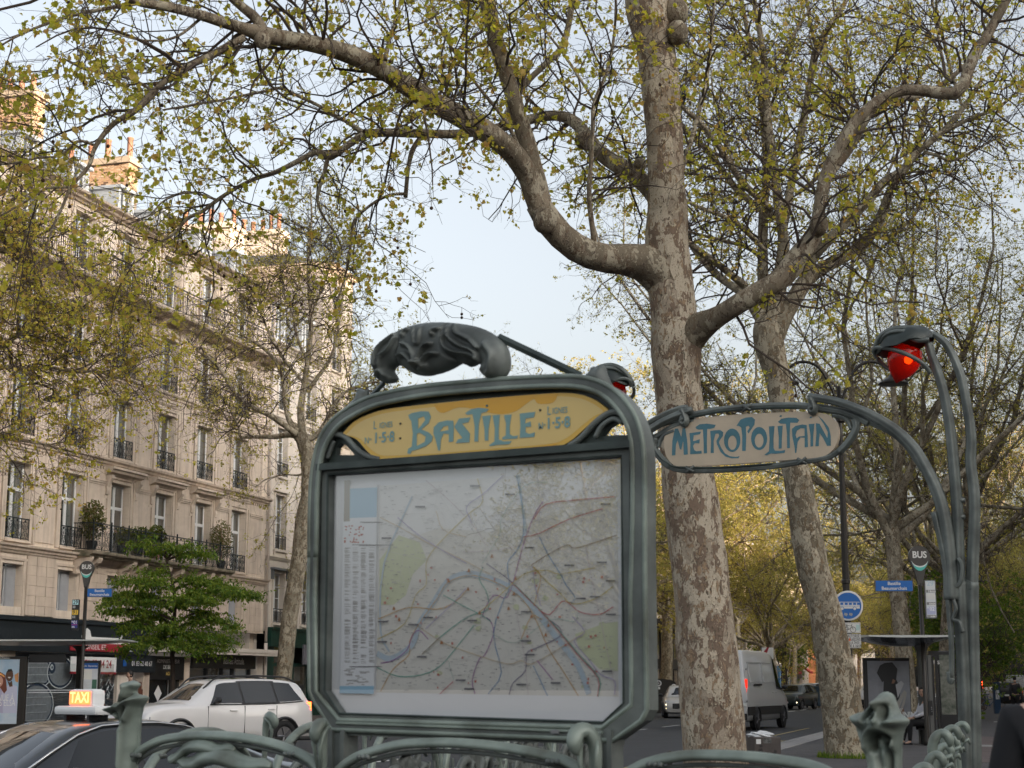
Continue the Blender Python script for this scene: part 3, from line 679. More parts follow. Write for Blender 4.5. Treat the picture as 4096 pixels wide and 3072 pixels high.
# graffiti: bubble letters in silver with dark outline
m_sil = mat('graffiti_silver', (.33, .36, .39), .5, .2, var=.3, scale=6); m_gout = mat('graffiti_white', (.72, .76, .78), .6); m_gblu = mat('graffiti_dark_blue', (.02, .04, .08), .6)
def wall_poly(poly, z, m, name, parent, x=-.045):
 q = MB(); q.prism([(p[0], p[1]) for p in poly], 0, .003); o = q.build(name, m, parent); o.matrix_local = Matrix(((0, 0, 1, x + z), (1, 0, 0, 0), (0, 1, 0, 0), (0, 0, 0, 1))); return o
def blob(cy_, cz_, ry, rz_, n=26, lob=0): return [(cy_ + ry * math.cos(2 * math.pi * i / n) * (1 + lob * math.cos(4 * math.pi * i / n)), cz_ + rz_ * math.sin(2 * math.pi * i / n)) for i in range(n)]
gi = 0
for (cy_, cz_, ry, rz_) in ((48.8, 1.95, .95, .52), (48.9, .85, 1.0, .7), (50.3, 1.95, .75, .5), (52.2, 1.95, .8, .52), (52.4, .9, .8, .62)):
 wall_poly(blob(cy_, cz_, ry + .08, rz_ + .06), .000 + gi * .004, m_gout, 'graffiti', S1); wall_poly(blob(cy_, cz_, ry + .03, rz_ + .025), .0018 + gi * .004, m_gblu, 'graffiti', S1); wall_poly(blob(cy_, cz_, ry - .05, rz_ - .05), .004 + gi * .004, m_sil, 'graffiti', S1); gi += 1
wall_poly(blob(49.75, 2.1, .2, .19), .026, m_gblu, 'graffiti', S1); wall_poly(blob(49.72, 2.12, .1, .1), .028, m_gout, 'graffiti', S1); wall_poly(blob(49.73, 2.11, .04, .05), .031, m_gblu, 'graffiti', S1)
q = MB()
for k in range(26):
 y_ = 52.6 + rnd.random() * 1.1; z_ = .5 + 1.1 * rnd.random(); pts = [(-.01, y_, z_)]
 for j in range(4): pts.append((-.01, pts[-1][1] + rnd.uniform(-.16, .16), pts[-1][2] + rnd.uniform(-.18, .18)))
 q.k = k % 2; q.tube(pts, .012, 4)
q.build('graffiti', [m_gout, m_gblu], S1)
q = MB()
for k in range(9):
 zz = .35 + k * .25; q.tube([(-.012, 47.95 + .3 * abs(math.sin(k)), zz), (-.012, 49.6 + .2 * math.cos(k * 2), zz + .02)], .007, 4)
q.build('graffiti', [m_gout], S1)
# sign boards of the shop
def board(parent, y0, y1, z0, z1, x, m, name='sign_board', t=.03):
 q = MB(); q.box(x, x + t, y0, y1, z0, z1); return q.build(name, m, parent)
def wtext(txt, size, m, parent, y, z, x, **k):
 return link('lettering', text_mesh(txt, size, m, 'lettering', **k), parent, None)  if False else _wt(txt, size, m, parent, y, z, x, **k)
def _wt(txt, size, m, parent, y, z, x, **k):
 o = link('lettering', text_mesh(txt, size, m, 'lettering', **k), parent); o.matrix_local = Matrix(((0, 0, 1, x), (1, 0, 0, y), (0, 1, 0, z), (0, 0, 0, 1))); return o
o = wall_poly([(51.05, 2.70), (51.05, 2.95), (50.95, 3.2), (51.05, 3.42), (51.3, 3.5), (51.5, 3.42), (51.6, 3.2), (53.55, 3.2), (53.68, 3.32), (53.78, 3.3), (53.76, 3.17), (54.5, 3.12), (54.5, 2.74)][::1], .0, m_wht, 'blank_sign', S1, x=.33)
board(S1, 50.2, 54.05, 2.70, 2.98, .345, m_red); _wt('CONSEIL ET', .26, m_wht, S1, 51.75, 2.84, .38, sx=1.15)
board(S1, 50.35, 53.4, 1.98, 2.5, .30, m_wht); board(S1, 50.35, 53.4, 1.90, 1.98, .30, m_red); _wt('01 70 83 84 24', .40, m_red, S1, 51.9, 2.24, .335, bold=.015, sx=.95)
board(S1, 53.45, 56.4, 1.98, 2.62, .22, m_shopdark); board(S1, 54.0, 54.2, 2.2, 2.42, .255, m_blue); _wt('01 83 62 40 67', .25, m_wht, S1, 55.4, 2.30, .255)
_wt('FORD', .5, mat('ghost_letters', (.022, .028, .033), .5), S1, 46.6, 3.15, .322, bold=.02)
# entrance of the property managers
S2 = thing('shop_entrance', 'black doorway with gold lettering board and diamond sticker between carved stone piers', 'shop', (FX, 0, 0))
s = MB(); s.box(-.3, -.25, 56.5, 59.2, .1, 2.0, 0); s.box(-.25, -.15, 56.5, 56.65, .1, 2.0, 0); s.box(-.25, -.15, 58.9, 59.1, .1, 2.0, 0); s.build('door', mat('dark_glass_door', (.012, .016, .018), .12), S2)
for yy in (55.9, 59.1):
 s = MB(); s.box(-.3, .06, yy, yy + .45, .1, 2.65);
 for z in (.9, 1.4, 1.9, 2.3): s.tube(scroll(yy + .22, z, .12, 0, 1.2, 12), .018, 5)
 o = s.build('carved_pier', m_lime_d, S2)
board(S2, 56.4, 59.1, 1.72, 2.62, .02, m_black); _wt('ADMINISTRATEUR', .21, m_wht, S2, 57.8, 2.42, .055, sx=1.05); _wt('DE BIENS', .21, m_wht, S2, 57.85, 2.20, .055, sx=1.05)
_wt('AGi', .2, mat('gold_paint', (.55, .38, .1), .4), S2, 57.8, 1.95, .055, bold=.02)
q = MB(); q.prism([(57.3, 1.2), (57.6, .88), (57.9, 1.2), (57.6, 1.52)][::-1], 0, .004); o = q.build('sticker', m_wht, S2); o.matrix_local = Matrix(((0, 0, 1, -.245), (1, 0, 0, 0), (0, 1, 0, 0), (0, 0, 0, 1)))
s = MB(); s.tube([(-.2, 58.3, .6), (-.2, 58.3, 1.75)], .025, 8); s.build('handle', m_steel, S2)
board(S2, 58.0, 58.25, .35, .6, -.245, m_wht, 'notice', .004)
S3 = thing('shopfront', 'black shopfront lettered Attitude under a narrow white canopy', 'shop', (FX, 0, 0))
s = MB(); s.box(0, .9, 56.0, 66.3, 2.86, 3.02); s.box(-.1, .86, 56.0, 66.3, 2.75, 2.86); s.build('canopy', m_cream, S3)
board(S3, 59.6, 65.4, 2.2, 2.75, .05, m_black, t=.1); _wt('Business Attitude.', .38, m_wht, S3, 63.3, 2.50, .155, bold=.008, sx=.72)
s = MB()
for yy in (59.6, 61.2, 62.6, 63.6, 65.2): s.box(-.25, -.05, yy, yy + .14, .1, 2.2)
s.box(-.25, -.05, 59.6, 65.4, 1.3, 1.38); s.build('frame', m_black, S3)
s = MB(); s.raw([(-.12, 59.7, .1), (-.12, 65.3, .1), (-.12, 65.3, 2.2), (-.12, 59.7, 2.2)], [(0, 1, 2, 3)]); s.build('shop_window', m_glass, S3)
sl = MB(); sl.profile([(0, 0), (.03, .02), (0, .075)], 59.75, 62.6, 0); slm = sl.mesh('shutter_slat', m_shutter)
for i in range(26): link('shutter_slat', slm, S3, (-.35, 0, .15 + i * .078))
s = MB(); s.box(-.9, -.8, 59.6, 65.4, .1, 2.3); s.build('interior', m_room, S3)
s = MB(); s.box(-.3, .12, 65.6, 66.2, .1, 2.75); s.build('pier', m_cream, S3)
board(S3, 60.5, 61.1, .62, .95, -.04, m_wht, 'notice', .004)
s = MB(); s.box(-.2, .0, Y0, 60, -.0, 2.7);
# ================================================================ building 2: cream rendered house
def plain_house(name, label, y0, y1, floors, wys, wd, m_wall, htop, kind='grid4', rail=None, base=None, x=FX, corn=True, roofh=2.2, rz=0, mj=None, curtains=True, dorm=True, surround=True, sides=True):
 B = thing(name, label, 'building', (x, 0, 0), rz)
 ops = [(a, a + wd, z0, z1) for z0, z1 in floors for a in wys]
 q = MB(); wall_cells(q, y0, y1, base or 0, htop, ops)
 if sides: q.box(-12, -.46, y0, y0 + .3, 0, htop); q.box(-12, -.46, y1 - .3, y1, 0, htop)
 q.build('wall', [m_wall, m_room], B)
 for fi, (z0, z1) in enumerate(floors):
  for wi, a in enumerate(wys):
   put_window(B, a + .02, z0, wd - .04, z1 - z0 - .02, kind, .22, curtain=curtains and (wi + fi) % 3 != 0, mj=mj)
   if rail is not None: link('balconette', rail, B, (.03, a + (wd - 1.15) / 2, z0 - .02))
  if surround:
   s = MB()
   for a in wys:
    s.box(0, .04, a - .14, a - .01, z0, z1 + .1); s.box(0, .04, a + wd + .01, a + wd + .14, z0, z1 + .1); s.box(0, .12, a - .24, a + wd + .24, z1 + .12, z1 + .22); s.box(0, .12, a - .16, a + wd + .16, z0 - .14, z0 - .05)
    s.box(0, .08, a - .12, a, z0 - .3, z0 - .14); s.box(0, .08, a + wd, a + wd + .12, z0 - .3, z0 - .14)
   tag(s.build('window_surround', m_wall, B), kind='stuff')
 if corn:
  cornice(y0, y1 - .01, htop - .3, 1.6, B, m_wall)
  for z0, z1 in floors[1::2]: cornice(y0, y1 - .01, z0 - .55, .6, B, m_wall, sz=.6)
 if roofh: roof_block(B, y0, y1, htop + .02, roofh, dormers=[(a, 1.2, 1.6) for a in wys[::1]] if dorm else ())
 return B
B2 = plain_house('rendered_house', 'pale cream rendered house with many-paned windows above a green shopfront', 66.42, 72.2, [(4.3, 6.5), (7.6, 10.05), (10.95, 13.15), (14.0, 16.0)], [67.3, 70.4], 1.15, m_cream, 17.0, rail=RAIL_S, base=3.9, roofh=2.4)
s = MB()
for a in (67.3, 70.4): s.box(0, .22, a - .35, a + 1.5, 6.62, 6.72); s.box(0, .10, a - .28, a - .1, 6.2, 6.62); s.box(0, .10, a + 1.25, a + 1.43, 6.2, 6.62)
s.build('zinc_hood', m_zinc, B2)
S4 = thing('shopfront', 'dark green painted shopfront with a grey half blind', 'shop', (FX, 0, 0))
s = MB(); s.box(0, .3, 66.6, 78.2, 3.2, 3.95); s.box(0, .4, 66.6, 78.2, 3.95, 4.05); s.box(0, .12, 66.6, 67.3, .1, 3.2); s.box(0, .12, 69.2, 69.5, .1, 3.2); s.box(0, .12, 71.2, 71.5, .1, 3.2); s.box(-.1, .05, 67.3, 78.2, .1, .85); s.box(0, .1, 67.3, 78.2, 2.35, 2.5); s.box(0, .12, 74.5, 75, .1, 3.2)
for k in range(5): s.box(.05, .09, 67.4 + k * 2, 69 + k * 2, .25, .7)
s.build('shop_joinery', m_green, S4)
s = MB(); s.raw([(.0, 67.3, .8), (.0, 78, .8), (.0, 78, 3.2), (.0, 67.3, 3.2)], [(0, 1, 2, 3)]); s.build('shop_window', m_glass, S4)
s = MB(); s.box(-1, -.9, 66.6, 78, 0, 4); s.build('interior', m_room, S4)
s = MB(); s.box(.30, .36, 70.0, 74.4, 2.45, 3.35); s.build('blind', mat('grey_canvas', (.22, .21, .23), .9, var=.2, scale=5), S4)
s = MB(); s.box(-.3, -.28, 69.9, 71.1, 1.7, 2.4); s.build('poster', m_wht, S4)
# ================================================================ further houses of the row
plain_house('apartment_house', 'taller cream apartment block beyond the green shop, its top floors in golden sun', 72.22, 76.0, [(4.2, 6.4), (7.4, 9.6), (10.6, 12.8), (13.8, 16.0), (17, 19.0), (20, 22)], [73.4], 1.15, m_lime, 22.2, 'leaf2', RAIL_S, roofh=.5, dorm=False)
for k in range(5): chimney(-2.5, 72.4, 21, 24.2, 2.4, .9, 5, False, 'cream chimney stack beyond the tree at left of the panel', m_cream) if k == 0 else None
plain_house('apartment_house', 'long stone terrace half hidden behind the kerbside trees', 76.02, 150, [(4.6, 6.6), (7.6, 9.8), (10.8, 13)], [77.5 + 3.1 * i for i in range(23)], 1.15, m_pale, 14.4, 'leaf2', None, roofh=2.4, curtains=False, surround=False)
BM = plain_house('apartment_house', 'pale stone house above a black glazed furniture shop', 150.02, 183, [(8.6, 10.9), (12.2, 14.4), (15.8, 17.9)], [151.6, 154.4, 158.6, 161.3, 165.5, 168.3, 172.5, 175.3, 179.5], 1.2, m_pale, 19.2, 'leaf2', RAIL_S, base=7.4, roofh=2.4, dorm=False)
SM = thing('shopfront', 'modern black glazed shopfront lettered MOBILIER', 'shop', (FX, 0, 0))
s = MB(); s.box(0, 1.6, 150, 183, 6.7, 7.6); s.box(0, 1.3, 150, 183, 3.0, 3.9); s.box(-.2, .2, 150, 150.6, 0, 6.7); s.box(-.2, .2, 170, 171, 0, 6.7)
for k in range(11): s.box(-.05, .1, 150.5 + 3 * k, 150.7 + 3 * k, 0, 6.7)
s.build('frame', m_black, SM); s = MB(); s.raw([(0, 150, 0), (0, 183, 0), (0, 183, 6.7), (0, 150, 6.7)], [(0, 1, 2, 3)]); s.build('shop_window', m_glass, SM)
s = MB(); s.box(-2, -1.9, 150, 183, 0, 7); s.build('interior', mat('grey_interior', (.14, .13, .12), .9), SM); _wt('MOBILIER', .8, m_steel, SM, 164, 5.6, .12)  # back wall of the shop in an even mid grey
s = MB(); s.box(-.9, -.7, 158, 163, 3.9, 6.6); s.build('display_panel', mat('white_wall', (.5, .5, .48), .8), SM)
plain_house('apartment_house', 'ornate stone house with tall arched-looking windows behind the white van', 183.02, 232, [(4.6, 7.2), (8.4, 11.0), (12.2, 14.4), (15.6, 17.4)], [184.5 + 3.0 * i for i in range(16)], 1.3, m_lime, 19.4, 'leaf2', None, roofh=2.6, curtains=False)
BQ = plain_house('apartment_house', 'stone house with a blue shop and a red awning at street level', 232.02, 275, [(5, 7), (8.2, 10.2), (11.4, 13.4), (14.6, 16.4)], [233.5 + 3.2 * i for i in range(13)], 1.2, m_pale, 18.4, 'leaf2', None, roofh=2.2, curtains=False, surround=False)
SB = thing('shopfront', 'blue painted shopfront far down the boulevard beside a red sign', 'shop', (FX, 0, 0))
s = MB(); s.box(0, .4, 236, 246, 0, 4.2); s.build('joinery', mat('shop_blue', (.06, .16, .30), .6), SB); s = MB(); s.box(.4, .45, 237, 245, .8, 3.3); s.build('shop_window', m_glass, SB)
SR = thing('shopfront', 'red fronted shop with a grey shutter far down the boulevard', 'shop', (FX, 0, 0))
s = MB(); s.box(0, .5, 249, 262, 3.2, 4.3); s.build('fascia', mat('shop_red', (.42, .03, .03), .5), SR); s = MB(); s.box(0, .1, 250, 261, 0, 3.2)
for k in range(18): s.box(.1, .14, 250, 261, .1 + k * .17, .2 + k * .17)
s.build('shutter', m_shutter, SR); _wt('tabac', .7, m_wht, SR, 255, 3.75, .52, bold=.02)
plain_house('apartment_house', 'bright orange rendered house glimpsed between the trunks', 275.02, 300, [(5, 7), (8.2, 10.2), (11.4, 13.4), (14.6, 16.4)], [277 + 3.4 * i for i in range(7)], 1.2, m_orange, 18.8, 'leaf2', None, roofh=2.2, curtains=False, surround=False)
plain_house('apartment_house', 'farthest stone terrace closing the left side of the boulevard', 300.02, 420, [(4.6, 6.8), (8, 10.2), (11.4, 13.4), (14.6, 16.4), (17.6, 19.2)], [303 + 5 * i for i in range(23)], 1.6, m_pale, 20.2, 'leaf2', None, roofh=2.2, curtains=False, surround=False, dorm=False)
# unseen houses and blocks added on the right to block the low sun
def shade_house(label, y0, y1, h, m_wall, xw=13.2):
 B = thing('apartment_house', label, 'building', (xw, 0, 0)); ws = []; q = MB(); ops = []
 zs = [z for z in (4.5, 7.8, 11.1, 14.4, 17.7, 21) if z < h - 3]; a = y0 + 1.5
 while a < y1 - 2:
  for z in zs: ops.append((a, a + 1.2, z, z + 2.1))
  a += 3.2
 wall_cells(q, y0, y1, 0, h, ops, room=.3); q.box(-12, -.46, y0, y0 + .3, 0, h); q.box(-12, -.46, y1 - .3, y1, 0, h); q.box(-12, -11.7, y0 + .3, y1 - .3, 0, h)
 q.raw([(-.2, y0, h + .02), (-2.2, y0, h + 2.4), (-12, y0, h + 2.6), (-.2, y1, h + .02), (-2.2, y1, h + 2.4), (-12, y1, h + 2.6)], [(0, 3, 4, 1), (1, 4, 5, 2), (0, 1, 2), (5, 4, 3)], 2)
 q.v = [(-x, y, z) for x, y, z in q.v]; q.f = [f[::-1] for f in q.f]; q.build('wall', [m_wall, m_glass, m_zinc], B); return B
_rh = shade_house
def left_house(label, y0, y1, h, m_wall):
 B = _rh(label, -y1, -y0, h, m_wall, FX - 16); B.rotation_euler = (0, 0, math.pi); return B
shade_house('unseen lower block added across the square to block the low sun', -110, -48.5, 29, m_grey, 62)
shade_house('unseen tall block added across the square to shade the street and the limestone house', -48, 42, 37.5, m_pale, 62)
shade_house('unseen house added on the right of the boulevard for shade, first past the square', 44, 78, 25, m_lime)
shade_house('unseen lower house added on the right side of the boulevard for shade', 78, 118, 13, m_cream)
shade_house('unseen long low row added far down the right side of the boulevard for shade', 118, 470, 16.5, m_pale)
# ================================================================ trees
m_bark1 = bark_mat('plane_bark', [(.41, .34, .26), (.56, .48, .37), (.235, .17, .125), (.60, .51, .38), (.165, .14, .10), (.36, .255, .165)], 2.0, .9)
m_bark2 = bark_mat('plane_bark_grey', [(.31, .27, .20), (.47, .41, .31), (.19, .155, .11), (.50, .44, .33), (.13, .11, .08), (.26, .19, .12)], 2.2, .9)
m_barkU = bark_mat('branch_bark', [(.27, .22, .16), (.20, .165, .12), (.42, .37, .28), (.12, .09, .07), (.34, .29, .21), (.18, .13, .09)], 2.0, .6)
m_twig = mat('twig_bark', (.085, .062, .048), .9, var=.3, scale=6)
m_ball = mat('seed_ball', (.060, .032, .018), .95)
LEAF = leaf_mat('plane_leaves', [(.34, .35, .05), (.48, .44, .07), (.56, .46, .11), (.38, .40, .06), (.62, .48, .17), (.48, .29, .11)], .55)
LEAF_FAR = leaf_mat('plane_leaves_far', [(.30, .29, .10), (.40, .36, .12), (.46, .37, .13), (.30, .31, .10)], .48)
LEAF_GRN = leaf_mat('fresh_leaves', [(.06, .125, .018), (.11, .19, .025), (.23, .28, .04), (.075, .145, .02)], .35)
G = np.random.default_rng(5)
def unit(v): return v / np.maximum(np.linalg.norm(v, axis=-1, keepdims=True), 1e-9)
def grow(P0, d0, L, K, wander, grav, g):
 """N random walks of K steps -> (N, K+1, 3)"""
 n = len(P0); out = np.zeros((n, K + 1, 3)); out[:, 0] = P0; d = unit(d0)
 for k in range(K):
  d = unit(d + g.normal(size=(n, 3)) * wander + np.array([0, 0, grav])); out[:, k + 1] = out[:, k] + d * (L / K)[:, None]
 return out
def tubes(PL, RD, n):
 """(N,K,3),(N,K) -> verts, quads"""
 N_, K, _ = PL.shape; T = np.zeros_like(PL); T[:, 1:-1] = PL[:, 2:] - PL[:, :-2]; T[:, 0] = PL[:, 1] - PL[:, 0]; T[:, -1] = PL[:, -1] - PL[:, -2]; T = unit(T)
 ref = np.array([.31, .17, .93]); X = unit(np.cross(np.broadcast_to(ref, T.shape), T)); Y = np.cross(T, X); a = 2 * np.pi * np.arange(n) / n
 V = PL[:, :, None] + (X[:, :, None] * np.cos(a)[None, None, :, None] + Y[:, :, None] * np.sin(a)[None, None, :, None]) * RD[:, :, None, None]
 base = (np.arange(N_)[:, None, None] * K + np.arange(K - 1)[None, :, None]) * n; j = np.arange(n)[None, None, :]
 q = np.stack([base + j, base + (j + 1) % n, base + n + (j + 1) % n, base + n + j], -1).reshape(-1, 4)
 return V.reshape(-1, 3), q
def join_tubes(lst):
 vs, fs, o = [], [], 0
 for v, f in lst: vs.append(v); fs.append(f + o); o += len(v)
 return np.concatenate(vs), np.concatenate(fs)
LS = np.array([(0, 0), (.30, -.10), (.62, .10), (.50, .30), (.92, .52), (.52, .56), (.42, .74), (0, 1.12), (-.42, .74), (-.52, .56), (-.92, .52), (-.50, .30), (-.62, .10), (-.30, -.10)]) * .62
LSS = np.array([(0, 0), (.5, .12), (.34, .42), (0, .9), (-.34, .42), (-.5, .12)]) * .75
def leaves_mesh(name, P, size, matl, g, shape=LS, hang=.6):
 n = len(P); a = unit(g.normal(size=(n, 3)) + np.array([0, 0, -hang])); b = unit(np.cross(a, g.normal(size=(n, 3)))); c = np.cross(a, b)
 s = (size[0] + (size[1] - size[0]) * g.random(n) ** 1.5)[:, None, None]; m = len(shape); x = shape[:, 0][None, :, None]; y = shape[:, 1][None, :, None]
 co = P[:, None] + (b[:, None] * x + a[:, None] * y + c[:, None] * (np.abs(x) * .35)) * s
 return new_mesh(name, co.reshape(-1, 3), np.arange(n * m), np.full(n, m), [matl])
def branches(PL, RD, n, g, lo=.25, spread=1.0, up=.0, ratio=(.35, .6), keep=None):
 """seed points, directions, start radii of n children off polylines"""
 N_, K, _ = PL.shape; seg = np.linalg.norm(PL[:, 1:] - PL[:, :-1], axis=2).sum(1); pi = g.choice(N_, n, p=seg / seg.sum()); t = lo + (1 - lo) * g.random(n); f = t * (K - 1); k = np.minimum(f.astype(int), K - 2); u = (f - k)[:, None]
 P = PL[pi, k] * (1 - u) + PL[pi, k + 1] * u; T = unit(PL[pi, k + 1] - PL[pi, k]); side = unit(np.cross(T, g.normal(size=(n, 3)))); d = unit(T * .55 + side * spread + np.array([0, 0, up])); r = RD[pi, k] * (ratio[0] + (ratio[1] - ratio[0]) * g.random(n))
 return P, d, r, T
def foliage_tree(root, limbs, g, nA=120, lA=(1.2, 2.6), nB=1200, lB=(.5, 1.1), nC=4000, lC=(.2, .5), leaves=20000, lsz=(.05, .12), balls=60, bark=None, shape=LS, leafm=None, grav=-.03, rA=.022, fine=3, hang=.6, up=.1, limb_lo=.2, wts=None):
 """limbs: list of (pts(K,3), radii(K)). adds parts to root"""
 K = 10; PL = []; RD = []
 for p, r in limbs:
  p = np.array(p); s = np.concatenate([[0], np.cumsum(np.linalg.norm(p[1:] - p[:-1], axis=1))]); tt = np.linspace(0, s[-1], K)
  PL.append(np.stack([np.interp(tt, s, p[:, i]) for i in range(3)], 1)); RD.append(np.interp(tt, s, r))
 PL = np.array(PL); RD = np.array(RD)
 P, d, r, _ = branches(PL, RD, nA, g, limb_lo, 1.0, up); r = np.clip(r, .008, rA); L = lA[0] + (lA[1] - lA[0]) * g.random(nA)
 A = grow(P, d, L, 7, .28, grav, g); rAd = r[:, None] * np.linspace(1, .35, 8)[None]
 P, d, r, _ = branches(A, rAd, nB, g, .12, .9, up * .5); r = np.clip(r, .004, .012); B = grow(P, d, lB[0] + (lB[1] - lB[0]) * g.random(nB), 5, .35, grav, g); rB = r[:, None] * np.linspace(1, .5, 6)[None]
 P, d, r, _ = branches(B, rB, nC, g, .1, .9, 0); r = np.clip(r, .0025, .005); Cc = grow(P, d, lC[0] + (lC[1] - lC[0]) * g.random(nC), 3, .4, grav, g); rC = r[:, None] * np.linspace(1, .6, 4)[None]
 v, f = join_tubes([tubes(A, rAd, 5), tubes(B, rB, 4), tubes(Cc, rC, 3)])
 tag(link('twigs', new_mesh('twigs', v, f.ravel(), np.full(len(f), 4), [m_twig]), root), kind='stuff')
 # leaves in tufts at shoot ends
 src = np.concatenate([Cc[:, 1], Cc[:, 2], Cc[:, 3], Cc[:, 3], B[:, 5], B[:, 4]]); na_ = leaves // 5; an_ = src[g.integers(0, len(src), na_)]; pk = np.repeat(an_, 5, axis=0) + g.normal(size=(na_ * 5, 3)) * np.repeat(.02 + .05 * g.random((na_, 1)), 5, axis=0)
 tag(link('leaves', leaves_mesh('leaves', pk, lsz, leafm or LEAF, g, shape, hang), root), kind='stuff')
 if balls:
  bs = MB(); src = np.concatenate([B[:, 3], B[:, 5], A[:, 5]])[g.integers(0, nB, balls)]
  for p in src:
   l = .06 + .16 * g.random(); bs.tube([tuple(p), (p[0], p[1], p[2] - l)], .0035, 3); bs.ball((p[0], p[1], p[2] - l - .018), .024, 4)
  tag(bs.build('seed_balls', m_ball, root), kind='stuff')
 return A, B, Cc
def limb_px(pts, D, wscale=1.0):
 """pts: (px, py, width px[, depth offset m]) seen from the standpoint, at horizontal distance D -> world polyline + radii"""
 sm = smooth_path([(p[0], p[1], p[2], p[3] if len(p) > 3 else 0.0) for p in pts], 4); P = []; Rr = []
 for x, y, wd, dd in sm:
  q = at(x, y, D + dd); P.append(q); Rr.append(max(.004, wd * wscale / 2 / FPX * (D + dd) * 1.03))
 return np.array(P), np.array(Rr)
def bark_tube(name, P, Rr, root, matl, n=18, lump=.05, seed=0):
 g = np.random.default_rng(seed); m = len(P); q = MB(); q.tube([tuple(p) for p in P], list(Rr), n)
 V = np.array(q.v)
 ph = g.random(6) * 6.28
 ctr = np.repeat(P, n, axis=0); d = V - ctr; r = np.linalg.norm(d, axis=1, keepdims=True); s = np.repeat(np.concatenate([[0], np.cumsum(np.linalg.norm(P[1:] - P[:-1], axis=1))]), n); a = np.tile(2 * np.pi * np.arange(n) / n, m)
 rb = np.repeat(Rr, n)
 f = 1 + lump * (np.sin(2 * a + ph[0] + s * 1.3 / np.maximum(rb, .1) * .3) + .7 * np.sin(3 * a + ph[1] - s * 2.1) + .6 * np.sin(s * 3.1 + ph[2]) + .5 * np.sin(s * 6.3 + 2 * a + ph[3]) + .35 * np.sin(5 * a + s * 9 + ph[4]))
 q.v = [tuple(p) for p in ctr + d * f[:, None]]
 return q.build(name, matl, root, smooth=True)
def densify(P, Rr, step):
 s = np.concatenate([[0], np.cumsum(np.linalg.norm(P[1:] - P[:-1], axis=1))]); n = max(3, int(s[-1] / step)); tt = np.linspace(0, s[-1], n)
 return np.stack([np.interp(tt, s, P[:, i]) for i in range(3)], 1), np.interp(tt, s, Rr)
def S(o, s, pts):   # crop coordinates -> photograph pixels
 return [(o[0] + p[0] * s, o[1] + p[1] * s, p[2] * s) + tuple(p[3:]) for p in pts]
# ---- tree 1: the big plane behind the sign
T1 = thing('plane_tree', 'large mottled plane tree, thickest trunk, just right of the map panel', 'tree', tuple(spot(2861, 22.3)))
T1i = T1.matrix_world.copy(); D1 = 22.3
def put(o, root, base): o.parent = root; o.location = -Vector(base)
base1 = Vector(spot(2861, 22.3))
def tree_parts(root, base, trunk, limbs, mt, ml, seed, tn=28):
 P, r = densify(*trunk, .12); o = bark_tube('trunk', P, r, root, mt, tn, .03, seed); o.location = -base
 for i, (P, r) in enumerate(limbs):
  P, r = densify(P, r, max(.05, r.max() * .8)); o = bark_tube('limb', P, r, root, ml, 14 if r.max() > .08 else 8, .035, seed + i + 1); o.location = -base
tr1 = limb_px([(2868, 3560, 300), (2862, 3300, 285), (2861, 3072, 262), (2850, 2900, 250), (2830, 2600, 232), (2808, 2355, 216), (2780, 2150, 210), (2757, 1950, 203), (2733, 1740, 196), (2711, 1541, 188), (2702, 1380, 200), (2690, 1220, 186), (2675, 1080, 178), (2668, 940, 166), (2671, 833, 158), (2664, 700, 154), (2658, 555, 152), (2648, 460, 148), (2643, 370, 150), (2630, 240, 158), (2612, 130, 176), (2590, 0, 190), (2585, -150, 150), (2600, -400, 130), (2620, -700, 100), (2600, -1000, 60)], D1)
c2 = (1300, 0); s6 = .6329
LA = limb_px([(2692, 1215, 120), (2680, 1150, 165), (2625, 1080, 165, -.05), (2545, 1040, 142, -.2), (2440, 1035, 125, -.4), (2340, 1010, 118, -.6), (2262, 960, 112, -.8), (2205, 900, 108, -.9), (2165, 850, 112, -1), (2150, 815, 96, -1.05)], D1)
LA1 = limb_px([(2165, 860, 84, -1), (2135, 780, 84, -1.1), (2110, 700, 86, -1.2), (2050, 610, 90, -1.4), (1960, 535, 92, -1.6), (1850, 470, 90, -1.9), (1720, 400, 86, -2.2), (1575, 310, 80, -2.6), (1450, 240, 76, -3.0), (1330, 195, 74, -3.3), (1200, 165, 72, -3.6), (1100, 148, 66, -3.9), (1040, 135, 74, -4.0), (980, 115, 50, -4.1), (880, 85, 46, -4.3), (760, 48, 42, -4.6), (640, 22, 38, -4.9), (560, 10, 34, -5.1), (440, -40, 30, -5.4), (250, -120, 24, -5.8)], D1)
LA1a = limb_px([(1060, 135, 44, -4.0), (1020, 70, 42, -4.0), (960, 20, 36, -4.1), (900, -40, 32, -4.2), (850, -160, 24, -4.3)], D1)
LA1b = limb_px([(975, 150, 30, -4.1), (900, 190, 30, -4.2), (850, 220, 30, -4.2), (780, 252, 27, -4.3), (728, 278, 26, -4.3), (633, 348, 26, -4.4), (598, 388, 30, -4.4), (538, 443, 24, -4.5), (456, 494, 22, -4.5), (405, 550, 21, -4.6), (373, 605, 18, -4.6), (355, 665, 16, -4.7), (285, 747, 14, -4.8), (252, 822, 12, -4.8), (215, 900, 9, -4.8), (180, 1000, 7, -4.8), (120, 1090, 5, -4.8)], D1)
LA2 = limb_px([(2168, 850, 92, -1), (2150, 730, 78, -1), (2125, 640, 72, -1.1), (2110, 580, 70, -1.1), (2070, 450, 66, -1.2), (2035, 330, 64, -1.3), (1990, 180, 62, -1.4), (1960, 60, 66, -1.5), (1940, -60, 60, -1.6), (1910, -250, 50, -1.7), (1870, -500, 36, -1.8)], D1)
